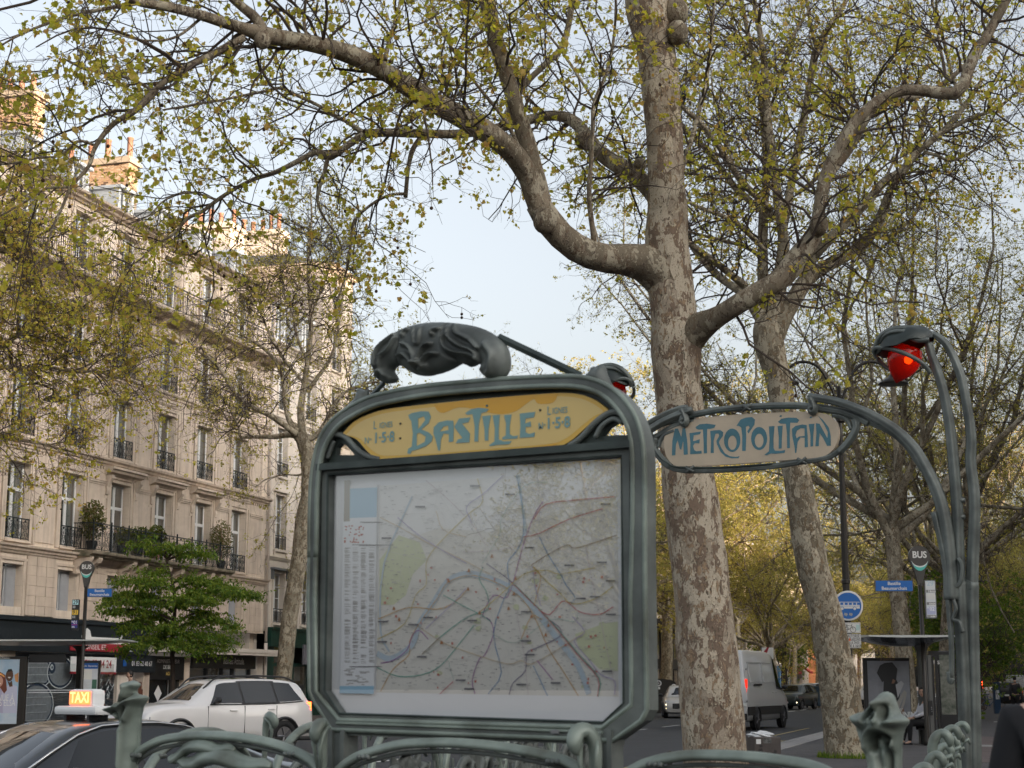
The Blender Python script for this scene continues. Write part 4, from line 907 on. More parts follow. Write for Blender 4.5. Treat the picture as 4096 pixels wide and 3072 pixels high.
LB = limb_px([(2640, 800, 90, .4), (2590, 745, 76, .5), (2520, 690, 76, .7), (2440, 640, 66, .9), (2380, 590, 60, 1.1), (2335, 530, 56, 1.3), (2290, 482, 52, 1.4), (2220, 462, 46, 1.5), (2130, 475, 40, 1.6), (2000, 510, 38, 1.5), (1850, 535, 38, 1.2), (1700, 535, 36, .9), (1560, 530, 34, .6), (1450, 535, 40, .4)], D1)
LB1 = limb_px([(1450, 540, 34, .4), (1400, 575, 30, .3), (1350, 610, 30, .2), (1310, 625, 38, .2), (1260, 610, 24, .1), (1185, 648, 22, 0), (1100, 690, 20, -.1), (1020, 715, 19, -.2), (940, 755, 17, -.3), (870, 800, 17, -.4), (810, 845, 15, -.5), (750, 875, 14, -.6), (690, 940, 12, -.7), (620, 980, 10, -.8), (560, 1040, 7, -.9), (500, 1070, 5, -.9)], D1)
LB2 = limb_px([(1450, 530, 26, .4), (1400, 495, 18, .3), (1330, 455, 16, .2), (1260, 415, 15, .1), (1180, 378, 14, 0), (1120, 352, 14, -.1), (1060, 365, 12, -.1), (960, 385, 12, -.2), (860, 405, 11, -.3), (740, 425, 10, -.4), (650, 440, 8, -.4)], D1)
LB3 = limb_px([(1685, 545, 20, .9), (1650, 600, 22, .9), (1632, 680, 16, .9), (1622, 790, 18, .9)], D1)
LB3b = limb_px([(1622, 775, 14, .9), (1560, 780, 13, .8), (1490, 815, 12, .8), (1420, 880, 12, .7), (1405, 950, 11, .7), (1395, 1040, 10, .7), (1370, 1140, 8, .7), (1340, 1230, 7, .7)], D1)
LB4 = limb_px([(1312, 630, 20, .2), (1295, 700, 16, .2), (1270, 790, 13, .2), (1290, 860, 10, .2), (1340, 930, 8, .2), (1370, 1000, 6, .2)], D1)
LC = limb_px([(2690, 1440, 110), (2725, 1375, 150, -.02), (2785, 1318, 128, -.2), (2860, 1275, 92, -.5), (2940, 1225, 82, -.9), (3040, 1165, 78, -1.0), (3120, 1120, 82, -1.0), (3170, 1060, 92, -1.0), (3220, 990, 82, -1.0), (3262, 930, 70, -1.0), (3275, 860, 50, -1.0), (3285, 780, 50, -1.0), (3320, 660, 52, -1.0), (3375, 560, 50, -1.1), (3432, 475, 46, -1.1), (3510, 405, 44, -1.1), (3600, 362, 44, -1.1), (3700, 362, 48, -1.1), (3800, 378, 52, -1.1), (3850, 352, 50, -1.1), (3885, 250, 44, -1.0), (3950, 140, 42, -.9), (4005, 35, 40, -.8), (4050, -60, 36, -.8), (4110, -250, 28, -.7)], D1)
LC2 = limb_px([(3300, 720, 34, -.9), (3400, 590, 36, -.6), (3500, 430, 30, -.3), (3600, 395, 26, 0), (3680, 385, 22, .2), (3780, 330, 20, .3), (3850, 270, 18, .3), (3960, 160, 16, .3)], D1)
LD = limb_px([(2380, 1020, 40, -.45), (2376, 960, 25, -.6), (2357, 791, 20, -.8), (2365, 640, 19, -.9), (2372, 500, 18, -1), (2377, 411, 17, -1), (2427, 285, 15, -1), (2458, 127, 12, -1), (2465, -60, 10, -1)], D1)
LD2 = limb_px([(2376, 405, 12, -1), (2313, 304, 12, -1), (2249, 209, 11, -.9), (2186, 127, 10, -.9), (2098, 0, 9, -.9), (2040, -120, 7, -.8)], D1)
LE = limb_px([(2000, 510, 26, 1.6), (2080, 360, 26, 1.7), (2190, 250, 26, 1.8), (2240, 200, 26, 1.9), (2268, 127, 26, 2), (2290, 0, 25, 2), (2300, -150, 20, 2)], D1)
LF = limb_px([(1540, 240, 20, -2.8), (1560, 150, 16, -2.7), (1590, 60, 14, -2.7), (1610, -60, 10, -2.6)], D1)
LG = limb_px([(610, 362, 12, -4.4), (525, 316, 14, -4.4), (405, 291, 13, -4.5), (316, 266, 11, -4.5), (247, 237, 10, -4.5), (222, 310, 7, -4.5)], D1)
LH = limb_px([(380, 582, 12, -4.6), (316, 563, 12, -4.7), (272, 600, 11, -4.7), (222, 627, 10, -4.7), (152, 630, 9, -4.7), (63, 652, 8, -4.8), (-20, 660, 7, -4.8), (-120, 690, 5, -4.8)], D1)
LI = limb_px([(285, 750, 11, -4.8), (190, 753, 10, -4.8), (127, 791, 9, -4.9), (63, 830, 8, -4.9), (-20, 875, 6, -4.9)], D1)
LJ = limb_px([(2700, 760, 26, .5), (2740, 640, 22, .8), (2790, 470, 18, 1.0), (2830, 300, 16, 1.2), (2850, 100, 12, 1.3), (2860, -80, 10, 1.3)], D1)
LK = limb_px([(1230, 165, 14, -3.5), (1215, 60, 12, -3.4), (1240, -60, 9, -3.4)], D1)
LM = limb_px([(870, 800, 10, -.4), (760, 770, 9, -.3), (660, 800, 8, -.3), (600, 860, 7, -.3), (540, 880, 6, -.3)], D1)
LN = limb_px([(2080, 600, 18, -1.3), (2020, 480, 15, -1.6), (1900, 330, 13, -1.9), (1800, 180, 12, -2.0), (1740, 60, 10, -2.0), (1700, -80, 8, -2.0)], D1)
# crown above and around the picture
LX = [limb_px([(2600, -400, 70), (2300, -560, 50, -1), (1900, -640, 40, -2), (1500, -600, 28, -3)], D1), limb_px([(2620, -500, 60), (2900, -640, 44, .5), (3200, -700, 30, 1)], D1), limb_px([(900, -100, 30, -4.2), (600, -250, 22, -5), (200, -320, 14, -5.5)], D1),
 limb_px([(560, 10, 20, -5.1), (300, 60, 14, -5.4), (100, 130, 10, -5.6), (-60, 220, 6, -5.6)], D1), limb_px([(820, 60, 14, -4.4), (700, 150, 11, -4.6), (560, 160, 8, -4.8), (420, 120, 6, -5)], D1)]
limbs1 = [LA, LA1, LA1a, LA1b, LA2, LB, LB1, LB2, LB3, LB3b, LB4, LC, LC2, LD, LD2, LE, LF, LG, LH, LI, LJ, LK, LM, LN] + LX
tree_parts(T1, base1, tr1, limbs1, m_bark1, m_barkU, 3, 36)
def leafy(root, base, limbs, **k):
 bl = [(p - np.array(base), r) for p, r in limbs]; return foliage_tree(root, bl, **k)
leafy(T1, base1, [LA1, LA1a, LA1b, LA2, LB, LB1, LB2, LB3b, LB4, LC, LC2, LD, LD2, LE, LF, LG, LH, LI, LJ, LK, LM, LN] + LX, g=np.random.default_rng(21), nA=330, lA=(.9, 2.6), nB=2500, lB=(.4, 1.1), nC=8000, lC=(.12, .38), leaves=25000, lsz=(.035, .115), balls=260, grav=-.02, limb_lo=.1)
# burrs and knots on the trunk and the big limb
s = MB()
for (px, py, rr, dd) in ((2710, 130, .16, -.25), (2180, 880, .17, -1.15), (2700, 50, .2, -.1), (1050, 160, .10, -4.1), (2560, 660, .1, .6), (3275, 900, .13, -1.15), (2330, 560, .12, 1.2)):
 p = at(px, py, D1 + dd) - np.array(base1); s.ball(tuple(p), rr, 10, sc=(1, 1, 1.15))
s.build('burr', m_barkU, T1, smooth=True)
# ---- tree 2: leaning plane further right
D2 = 32.8; base2 = Vector(spot(3400, D2)); T2 = thing('plane_tree', 'leaning plane tree with patchy bark beside the round blue bus sign', 'tree', tuple(base2))
tr2 = limb_px([(3420, 3110, 230), (3400, 3060, 190), (3392, 3000, 168), (3372, 2850, 156), (3350, 2700, 146), (3332, 2620, 136), (3300, 2450, 130), (3256, 2290, 124), (3225, 2120, 116), (3195, 1950, 108), (3160, 1780, 104), (3118, 1541, 100), (3095, 1450, 104), (3075, 1372, 116), (3068, 1310, 110), (3075, 1250, 80)], D2)
o3 = (2600, 0)
def L3(pts, D=D2, sc=1.0): return limb_px(S(o3, .6763, pts), D, sc)
l2 = [L3([(705, 2050, 100), (680, 1850, 84, .1), (668, 1650, 66, .3), (670, 1300, 56, .5), (690, 1000, 50, .6), (670, 700, 40, .7), (640, 480, 34, .8), (590, 250, 30, .9), (540, 0, 24, 1), (500, -200, 18, 1)]),
 L3([(700, 2060, 140), (725, 1880, 125), (765, 1680, 96), (790, 1450, 70), (765, 1250, 60, -.1), (735, 1000, 56, -.2), (700, 750, 50, -.3), (685, 500, 44, -.3), (660, 250, 36, -.4), (625, 60, 32, -.4), (600, -150, 26, -.4), (580, -400, 18, -.4)]),
 L3([(790, 1350, 50), (830, 1120, 48, .2), (870, 900, 48, .3), (910, 700, 46, .4), (945, 500, 44, .5), (985, 290, 44, .6), (1060, 160, 36, .6), (1130, 60, 30, .7), (1200, -80, 24, .7)]),
 L3([(985, 290, 26, .6), (950, 150, 22, .6), (930, 0, 20, .6), (925, -150, 16, .6)]),
 L3([(720, 1240, 40), (640, 1170, 40, -.3), (540, 1070, 40, -.6), (450, 930, 38, -.9), (380, 830, 36, -1.1), (300, 730, 32, -1.3), (200, 640, 28, -1.5), (120, 560, 20, -1.6)]),
 L3([(740, 1280, 46), (650, 1235, 44, .2), (560, 1160, 42, .5), (480, 1080, 38, .7), (400, 970, 34, .9), (310, 860, 32, 1.1), (215, 765, 30, 1.3), (120, 700, 22, 1.4)]),
 L3([(680, 1480, 30), (600, 1400, 30, -.5), (500, 1310, 30, -.8), (400, 1265, 26, -1), (300, 1230, 24, -1.2), (200, 1180, 22, -1.3)]),
 L3([(680, 1530, 26), (560, 1460, 24), (420, 1420, 22), (300, 1390, 20), (200, 1360, 16)]),
 L3([(560, 1690, 50), (500, 1640, 46, -.3), (400, 1560, 42, -.6), (300, 1490, 40, -.9), (210, 1420, 36, -1.1), (120, 1360, 26, -1.2)]),
 L3([(700, 1960, 80), (630, 1840, 76), (540, 1730, 54, .4), (440, 1660, 46, .7), (330, 1560, 42, 1), (240, 1440, 36, 1.3), (180, 1300, 28, 1.5)]),
 L3([(715, 2040, 130), (770, 1900, 124), (850, 1770, 106), (930, 1650, 86), (1030, 1580, 78, .3), (1150, 1520, 74, .5), (1260, 1440, 72, .7), (1340, 1330, 66, .9), (1390, 1220, 58, 1), (1430, 1110, 50, 1.1), (1540, 960, 40, 1.3), (1600, 780, 34, 1.5), (1640, 600, 28, 1.6)]),
 L3([(900, 1700, 60), (960, 1540, 56, -.2), (1060, 1420, 54, -.4), (1180, 1300, 54, -.5), (1290, 1190, 54, -.6), (1380, 1080, 54, -.7), (1490, 1010, 50, -.8), (1590, 890, 44, -.9), (1720, 790, 38, -1), (1850, 640, 32, -1), (1960, 480, 26, -1)]),
 L3([(1620, 900, 26, -.8), (1700, 920, 22, -.9), (1780, 950, 20, -1), (1900, 900, 16, -1), (2050, 820, 12, -1), (2200, 780, 8, -1)]),
 L3([(1720, 790, 30, -1), (1900, 700, 24, -1.1), (2050, 640, 18, -1.2), (2200, 520, 14, -1.2), (2350, 420, 10, -1.2)]),
 L3([(1500, 1060, 14), (1590, 1160, 13), (1600, 1210, 12), (1540, 1300, 11), (1510, 1380, 9)]),
 L3([(1600, 1050, 12), (1650, 1150, 11), (1690, 1340, 10), (1690, 1480, 8)]),
 L3([(690, 420, 24), (760, 330, 20), (840, 220, 18), (900, 120, 14), (960, 40, 10)]),
 L3([(690, 700, 20), (760, 500, 20, .5), (830, 300, 18, .6), (860, 200, 14, .7), (900, 40, 10, .7)]),
 L3([(860, 1150, 22), (1000, 1040, 24), (1100, 900, 20, .2), (1180, 700, 18, .4), (1210, 500, 16, .5), (1170, 300, 12, .6), (1150, 100, 10, .6)]),
 L3([(500, 1000, 18, -.8), (440, 800, 14, -.9), (380, 600, 12, -1), (360, 400, 10, -1)]),
 L3([(660, 400, 18), (560, 270, 18), (470, 230, 16), (380, 180, 12), (260, 120, 10), (200, 60, 8)]),
 L3([(1380, 1080, 16), (1500, 800, 16, .3), (1500, 500, 14, .4), (1440, 300, 12, .4), (1300, 180, 12, .4), (1200, 0, 10, .4)]),
 L3([(1700, 800, 14), (1560, 560, 14), (1650, 360, 14), (1480, 340, 12), (1380, 430, 8)]),
 L3([(1750, 450, 22), (1720, 300, 20), (1690, 120, 18), (1670, 0, 14), (1660, -120, 12)]),
 L3([(1850, 640, 18, -1), (1780, 420, 22, -.9), (1740, 250, 20, -.9), (1700, 100, 16, -.9), (1690, -100, 12, -.9)])]
tree_parts(T2, base2, tr2, l2, m_bark2, m_bark2, 40, 30)
leafy(T2, base2, l2, g=np.random.default_rng(22), nA=380, lA=(1.2, 3.2), nB=2700, lB=(.5, 1.3), nC=8500, lC=(.15, .5), leaves=26000, lsz=(.035, .105), balls=260, grav=-.02, limb_lo=.15)
# ---- tree L1: pale plane in front of the green shop
D3 = 57.5; base3 = Vector(spot(1122, D3)); T3 = thing('plane_tree', 'slender plane tree in front of the green shop, left of the map panel', 'tree', tuple(base3))
def L4(pts, D=D3): return limb_px(S((0, 1000), .6329, pts), D)
tr3 = limb_px([(1118, 2860, 78), (1128, 2800, 70), (1140, 2650, 64), (1158, 2480, 62), (1178, 2350, 60), (1200, 2200, 62), (1218, 2080, 70), (1238, 2010, 82), (1238, 1950, 64), (1232, 1850, 56), (1212, 1760, 58), (1196, 1740, 56)], D3)
l3 = [L4([(1900, 1180, 60), (1840, 1165, 40), (1740, 1180, 30), (1650, 1180, 26), (1560, 1182, 24), (1515, 1180, 20), (1512, 1130, 14), (1480, 1060, 13), (1440, 980, 12), (1380, 900, 9)]),
 L4([(1890, 1180, 50), (1840, 1140, 40, -.4), (1760, 1080, 36, -.8), (1680, 1030, 34, -1.2), (1590, 990, 32, -1.5), (1500, 930, 30, -1.8), (1450, 850, 28, -2), (1400, 760, 26, -2.2), (1330, 690, 22, -2.4), (1260, 640, 18, -2.5), (1180, 560, 12, -2.6)]),
 L4([(1890, 1150, 50), (1830, 1080, 34), (1800, 950, 30), (1790, 830, 24), (1740, 700, 22), (1640, 600, 20), (1560, 560, 16), (1480, 480, 12)]),
 L4([(1910, 1160, 50), (1900, 1000, 44), (1925, 850, 38), (1945, 700, 34), (1960, 560, 30), (1965, 400, 26), (1950, 200, 22), (1950, 0, 18), (1970, -200, 14), (1960, -400, 10)]),
 L4([(1920, 1200, 50), (1990, 1180, 36), (2060, 1090, 32), (2110, 980, 28), (2180, 900, 22), (2300, 850, 16), (2400, 830, 10)]),
 L4([(1940, 900, 30), (2010, 800, 26), (2080, 700, 22), (2130, 560, 20), (2150, 400, 16), (2180, 200, 12), (2200, 0, 8)]),
 L4([(1945, 700, 22), (1880, 560, 20), (1850, 400, 18), (1790, 260, 15), (1780, 120, 12), (1750, -50, 8)]),
 L4([(1930, 850, 20), (1850, 760, 18), (1760, 640, 16), (1680, 480, 14), (1640, 330, 12), (1560, 200, 9)]),
 L4([(1950, 450, 20), (2010, 300, 18), (2070, 150, 14), (2090, 0, 12), (2100, -200, 8)]),
 L4([(1960, 1350, 24), (1900, 1420, 14), (1800, 1420, 10), (1680, 1450, 9), (1620, 1500, 8)]),
 L4([(1960, 1300, 26), (2080, 1180, 20), (2200, 1080, 16), (2300, 1000, 12)]),
 L4([(1650, 1180, 12), (1600, 1080, 10), (1500, 1000, 9), (1380, 960, 7)])]
tree_parts(T3, base3, tr3, l3, m_bark2, m_bark2, 80, 16)
leafy(T3, base3, l3, g=np.random.default_rng(23), nA=240, lA=(1.2, 3.2), nB=2400, lB=(.5, 1.3), nC=8000, lC=(.2, .6), leaves=22000, lsz=(.05, .14), balls=160, grav=-.03, shape=LSS, leafm=LEAF_FAR, limb_lo=.25, up=.15)
# ---- tree L0: leafy plane standing just outside the left edge, its branches reach in
D4 = 44; base4 = Vector(spot(-420, D4)); T4 = thing('plane_tree', 'plane tree at the left edge whose dense yellow-green branches cover the chimneys and upper windows', 'tree', tuple(base4))
tr4 = limb_px([(-420, 3010, 110), (-410, 2700, 96), (-390, 2300, 86), (-380, 1900, 80), (-370, 1500, 76), (-350, 1100, 60), (-330, 700, 40), (-300, 300, 24)], D4)
l4 = [L4([(-600, 900, 40), (-300, 800, 36), (0, 745, 30), (90, 740, 26), (200, 755, 22), (300, 740, 20), (420, 760, 22), (520, 770, 18), (620, 765, 16), (720, 810, 13), (800, 800, 10), (900, 830, 8)], D4),
 L4([(-600, 700, 46), (-200, 640, 40), (0, 610, 34), (120, 530, 30), (240, 470, 26), (330, 430, 22), (430, 400, 16), (520, 330, 10)], D4), L4([(-560, 500, 46), (-200, 380, 36), (0, 260, 28), (160, 200, 22), (300, 100, 16), (420, 60, 10)], D4),
 L4([(-560, 200, 40), (-200, 100, 32), (0, 0, 26), (180, -60, 20), (330, -140, 14), (460, -220, 9)], D4), L4([(-560, -100, 36), (-200, -200, 26), (0, -280, 20), (160, -340, 14), (260, -420, 9)], D4),
 L4([(420, 760, 13), (415, 650, 12), (430, 500, 11), (440, 400, 10), (400, 300, 9), (320, 220, 7)], D4), L4([(-500, 1150, 26), (-200, 1160, 18), (0, 1185, 12), (150, 1210, 10), (300, 1230, 9), (420, 1210, 8), (560, 1200, 6)], D4),
 L4([(500, 760, 12), (600, 700, 11), (720, 640, 10), (860, 600, 9), (980, 560, 7)], D4), L4([(240, 470, 16), (400, 560, 12), (560, 600, 10), (700, 560, 8), (820, 540, 6)], D4), L4([(300, 100, 12), (440, 200, 11), (600, 220, 9), (740, 300, 7), (860, 330, 6)], D4),
 L4([(180, -60, 12), (360, 0, 10), (520, 60, 9), (680, 100, 7), (840, 90, 6)], D4), L4([(620, 765, 12), (700, 860, 10), (760, 930, 8), (840, 1000, 6)], D4), L4([(300, 740, 10), (360, 830, 9), (400, 860, 9), (330, 960, 7), (260, 1010, 6)], D4)]
tree_parts(T4, base4, tr4, l4, m_bark2, m_barkU, 120, 14)
leafy(T4, base4, l4, g=np.random.default_rng(24), nA=300, lA=(1.0, 2.6), nB=2800, lB=(.4, 1.2), nC=9000, lC=(.15, .5), leaves=25000, lsz=(.045, .12), balls=150, grav=-.03, limb_lo=.3, shape=LS)
# ---- generic kerbside planes: three shapes shared by copies
def generic_tree(name, label, h, g, spread=4.2, trunk_h=4.5, r0=.30, leaves=9000, lsz=(.12, .26), leafm=None, n_l=9, lean=.3, twn=(110, 800, 2200), group='plane trees lining the boulevard', cat='tree', bark=None):
 t = thing(name, label, cat, (0, 0, 0), group=group); K = 7; limbs = []
 a = g.random() * 6.28; top = np.array([lean * math.cos(a), lean * math.sin(a), trunk_h]); tp = np.array([[0, 0, -.1], [0, 0, .3], top * .35 + [.05, 0, 0], top * .7, top]); tr = np.array([r0 * 1.35, r0 * 1.05, r0 * .95, r0 * .85, r0 * .8])
 P = np.array(smooth_path([tuple(x) + (y,) for x, y in zip(tp, tr)], 3)); bark_tube('trunk', P[:, :3], P[:, 3], t, bark or m_bark2, 12, .04, int(g.integers(999)))
 for i in range(n_l):
  a = 2 * math.pi * (i + g.random() * .6) / n_l; el = .35 + .95 * g.random(); L = (h - trunk_h) * (.6 + .45 * g.random()) * (1 if el > .7 else .8)
  d = np.array([math.cos(a) * math.cos(el) * spread / 4.2, math.sin(a) * math.cos(el) * spread / 4.2, math.sin(el)]); p = grow((top - [0, 0, .25 + .9 * g.random()])[None], d[None], np.array([L]), K, .13, .05, g)[0]; r = np.linspace(r0 * .48, r0 * .08, K + 1); limbs.append((p, r))
  for s_ in range(2):
   k = 2 + s_ * 2; d2 = unit(p[k + 1] - p[k] + g.normal(size=3) * .7 * np.linalg.norm(p[k + 1] - p[k])); q = grow(p[k][None], d2[None], np.array([L * .55]), K, .18, .05, g)[0]; limbs.append((q, np.linspace(r[k] * .7, r0 * .06, K + 1)))
 q = join_tubes([tubes(np.array([l[0] for l in limbs]), np.array([l[1] for l in limbs]), 8)])
 link('limbs', new_mesh('limbs', q[0], q[1].ravel(), np.full(len(q[1]), 4), [bark or m_bark2], smooth=True), t)
 foliage_tree(t, limbs, g, nA=twn[0], lA=(1, 2.4), nB=twn[1], lB=(.5, 1.3), nC=twn[2], lC=(.3, .8), leaves=leaves, lsz=lsz, balls=0, leafm=leafm or LEAF_FAR, shape=LSS, limb_lo=.3, rA=.03)
 return t
PR = [generic_tree('plane_tree', 'mid', 17 + 2 * i, np.random.default_rng(60 + i), 4.6 + .6 * i, 5.0 + .7 * i, leaves=44000, twn=(260, 2300, 6500), lsz=(.065, .17)) for i in range(3)]
PR.append(generic_tree('plane_tree', 'tall', 25, np.random.default_rng(91), 5.0, 7.5, .33, leaves=34000, twn=(300, 2800, 8000), lsz=(.05, .13), n_l=9, lean=.5)); PR.append(generic_tree('plane_tree', 'tall', 23, np.random.default_rng(95), 5.6, 6.5, .30, leaves=34000, twn=(300, 2800, 8000), lsz=(.05, .13), n_l=8, lean=.7))
used = set()
def place_tree(i, x, y, rz, sc, label):
 o = PR[i] if i not in used else copy_tree(PR[i]); used.add(i); o.location = (x, y, .1); o.rotation_euler = (0, 0, rz); o.scale = (sc, sc, sc); o['label'] = label; return o
XR = -3.3; XL = -24.6
for i, x, y, rz, sc, lab in [
 (3, -3.4, 60, .6, 1.0, 'plane tree with a pale trunk rising behind the right bus shelter roof'), (4, -2.6, 71, 2.2, 1.0, 'second trunk behind the right bus shelter, forked low'), (3, -1.9, 80, 4.0, .98, 'third plane behind the bus stop pole, partly hidden by the lamp stems'),
 (4, -3.1, 92, 1.0, 1.08, 'plane tree further along the right pavement, first beyond the shelter group'), (3, -2.9, 104, 3.0, 1.0, 'plane tree in the right row beside the parking meter'), (2, -3.0, 118, 5.0, 1.0, 'plane in the right row just beyond the parked bicycle'),
 (0, -3.0, 134, 0.4, 1.0, 'plane in the right row above the parked vans'), (1, -3.0, 152, 2.4, 1.1, 'sixth distant plane of the right row'), (2, -3.0, 175, 1.4, 1.1, 'seventh distant plane of the right row'), (0, -3.0, 200, 3.4, 1.1, 'plane near the far end of the right row'),
 (1, 4.4, 118, .2, .95, 'plane tree at the right edge on the house side of the walk'), (0, 4.8, 150, 1.9, 1.0, 'farther plane at the right edge on the house side of the walk'), (2, 5.0, 190, 1.9, 1.1, 'farthest plane at the right edge on the house side of the walk'),
 (4, XL, 66, 1.2, .72, 'plane on the left kerb hidden behind the map panel, nearest of them'), (0, XL, 80, 2.7, 1.05, 'kerbside plane whose top shows over the left shoulder of the panel'), (1, XL, 94, 4.2, 1.22, 'kerbside plane whose lit crown shows under the strap of the ornament'),
 (2, XL, 108, .3, 1.3, 'kerbside plane whose golden crown shows right of the ornament'), (0, XL, 122, 5.3, 1.6, 'kerbside plane whose crown shows just left of the thick trunk'), (1, XL, 138, 2.0, 1.25, 'kerbside plane in front of the furniture shop'), (2, XL, 156, 3.6, 1.25, 'kerbside plane just left of the thick trunk, lower left of the name plate'),
 (0, -15.0, 112, 1.5, .92, 'forked plane standing in the middle distance above the white van'), (1, XL, 178, .7, 1.05, 'kerbside plane behind the roof of the white van'), (2, XL, 200, 2.9, 1.0, 'kerbside plane beyond the van, in front of the blue shop'), (0, XL, 225, 4.9, 1.1, 'kerbside plane in front of the orange house'), (1, XL, 255, 1.1, 1.1, 'far kerbside plane left of the leaning trunk'), (2, XL, 290, 2.1, 1.2, 'farthest kerbside plane of the left row'),
 (1, -14.0, 215, 2.5, 1.25, 'golden lit plane far down the middle of the boulevard'), (2, -10.0, 250, 4.5, 1.3, 'golden lit plane far off behind the bus sign'), (0, -17, 260, 0, 1.35, 'tall far plane closing the view between the two big trunks'), (1, -6, 290, 1, 1.4, 'tall far plane closing the view behind the bus shelter'), (0, -12, 330, 1, 1.5, 'most distant tall plane at the end of the boulevard')]:
 place_tree(i, x, y, rz, sc, lab)
for i, x, y, lab in ((0, -44, -8, 'kerbside plane on the left, behind the standpoint'), (2, -46, -34, 'farther kerbside plane on the left, behind the standpoint'), (1, -40, -56, 'last kerbside plane on the left, behind the standpoint')): place_tree(i, x, y, i, .75, lab)
# young green trees at far right by the parked cars
GT = generic_tree('street_tree', 'young bright green tree low beside the lamp stems at right', 6.2, np.random.default_rng(77), 3.0, 2.2, .12, 8000, (.10, .2), LEAF_GRN, 8, .1, (80, 500, 1400), 'young green trees on the right pavement', bark=m_twig)
for k, (x, y, rz, sc, lab) in enumerate([(-1.6, 73, 0, 1.0, 'young bright green tree nearest the lamp stems at lower right'), (-1.8, 86, 2, 1.1, 'young green tree behind the parking meter'), (-1.5, 100, 4, 1.2, 'young green tree over the parked cars, farthest of the three'), (-26.5, 205, 1, 1.6, 'young green tree in front of the orange house')]):
 o = GT if k == 0 else copy_tree(GT); o.location = (x, y, .1); o.rotation_euler = (0, 0, rz); o.scale = (sc,) * 3; o['label'] = lab
# ---- layered green tree in front of building 1
D5 = 52; base5 = Vector(spot(672, D5)); T5 = thing('hackberry_tree', 'bright green tree with layered horizontal sprays in front of the limestone house', 'tree', tuple(base5))
g5 = np.random.default_rng(9); tiers = []
P, r = limb_px([(690, 2830, 22), (692, 2700, 18), (688, 2560, 16), (700, 2430, 14), (690, 2330, 12), (668, 2250, 8), (672, 2190, 5)], D5); o = bark_tube('trunk', P, r, T5, m_twig, 8, .03, 5); o.location = -base5
tv = []; lv = []
def tier(px0, py0, px1, py1, dd0, dd1, wv):
 a = at(px0, py0, D5 + dd0) - np.array(base5); b_ = at(px1, py1, D5 + dd1) - np.array(base5); K = 8; t_ = np.linspace(0, 1, K + 1)[:, None]; m = a * (1 - t_) + b_ * t_; m[:, 2] += np.sin(t_[:, 0] * 3.0) * wv; tv.append(tubes(m[None], np.linspace(.045, .008, K + 1)[None], 6))
 n = int(26 * np.linalg.norm(b_ - a)); P, d, r_, _ = branches(m[None], np.linspace(.03, .006, K + 1)[None], n, g5, .15, 1.0, 0); d[:, 2] *= .15; sb = grow(P, d, .25 + .55 * g5.random(n), 4, .15, -.06, g5); tv.append(tubes(sb, np.broadcast_to(np.linspace(.006, .002, 5), (n, 5)).copy(), 3))
 lv.append(np.repeat(sb[:, 1:].reshape(-1, 3), 5, axis=0))
for args in [(668, 2235, 560, 2170, 0, -.3, .15), (668, 2235, 760, 2185, 0, -.2, .15), (668, 2240, 830, 2215, 0, .2, .12), (670, 2230, 640, 2180, 0, -.8, .1), (690, 2300, 600, 2290, 0, -.5, .1), (695, 2330, 800, 2320, 0, -.5, .12),
   (695, 2350, 490, 2335, 0, -.8, .2), (695, 2360, 900, 2345, 0, -.4, .2), (695, 2370, 600, 2330, 0, -1.2, .2), (690, 2420, 440, 2400, 0, .3, .3), (695, 2430, 1010, 2385, 0, .2, .3), (695, 2400, 960, 2380, 0, -1, .25), (690, 2440, 420, 2420, 0, -1.2, .25), (690, 2450, 520, 2395, 0, -.4, .25),
   (690, 2540, 480, 2520, 0, -.5, .25), (690, 2560, 560, 2590, 0, -1.4, .2), (692, 2520, 930, 2510, 0, -.7, .3), (692, 2560, 900, 2570, 0, -1.3, .25), (692, 2500, 850, 2460, 0, .8, .2), (692, 2590, 500, 2600, 0, -.2, .25), (692, 2600, 820, 2600, 0, -1.2, .2), (692, 2550, 660, 2510, 0, -1.6, .15),
   (690, 2480, 460, 2450, 0, -.9, .2), (690, 2560, 690, 2590, 0, -1.5, .1), (692, 2440, 850, 2400, 0, -1.4, .2), (692, 2610, 890, 2590, 0, .4, .2), (690, 2500, 560, 2480, 0, 1.0, .2), (690, 2440, 740, 2400, 0, -1.5, .2)]: tier(*args)
v, f = join_tubes(tv); tag(link('twigs', new_mesh('twigs', v, f.ravel(), np.full(len(f), 4), [m_twig]), T5), kind='stuff')
LVS = np.array([(0, 0), (.22, .25), (.2, .6), (0, 1.15), (-.2, .6), (-.22, .25)])
P = np.concatenate(lv); P = P + g5.normal(size=P.shape) * [.07, .07, .03]
tag(link('leaves', leaves_mesh('leaves', P, (.07, .14), LEAF_GRN, g5, LVS, 1.0), T5), kind='stuff')
print('green leaves', len(P))
# grass at the tree feet
for (x, y, lab) in ((base2.x, base2.y, 'grass tuft at the foot of the leaning plane tree'), (-1.7, 73, 'patch of weeds round the young tree at lower right'), (-1.8, 84, 'patch of grass farther along the right row')):
 n = 1100; g = np.random.default_rng(int(y)); a = g.random(n) * 6.28; rr = .42 + .28 * g.random(n); p = np.column_stack([x + rr * np.cos(a), y + rr * np.sin(a) * (1 if y < 50 else 3), np.full(n, .12)]); hgt = .05 + .10 * g.random(n); dx = g.normal(size=(n, 2)) * .03; wv = g.normal(size=(n, 2)) * .008
 co = np.zeros((n, 3, 3)); co[:, 0] = p; co[:, 1] = p; co[:, 0, :2] += wv; co[:, 1, :2] -= wv; co[:, 2] = p; co[:, 2, :2] += dx; co[:, 2, 2] += hgt
 o = link('grass', new_mesh('grass', co.reshape(-1, 3), np.arange(n * 3), np.full(n, 3), [LEAF_GRN])); tag(o, lab, 'grass', kind='stuff')
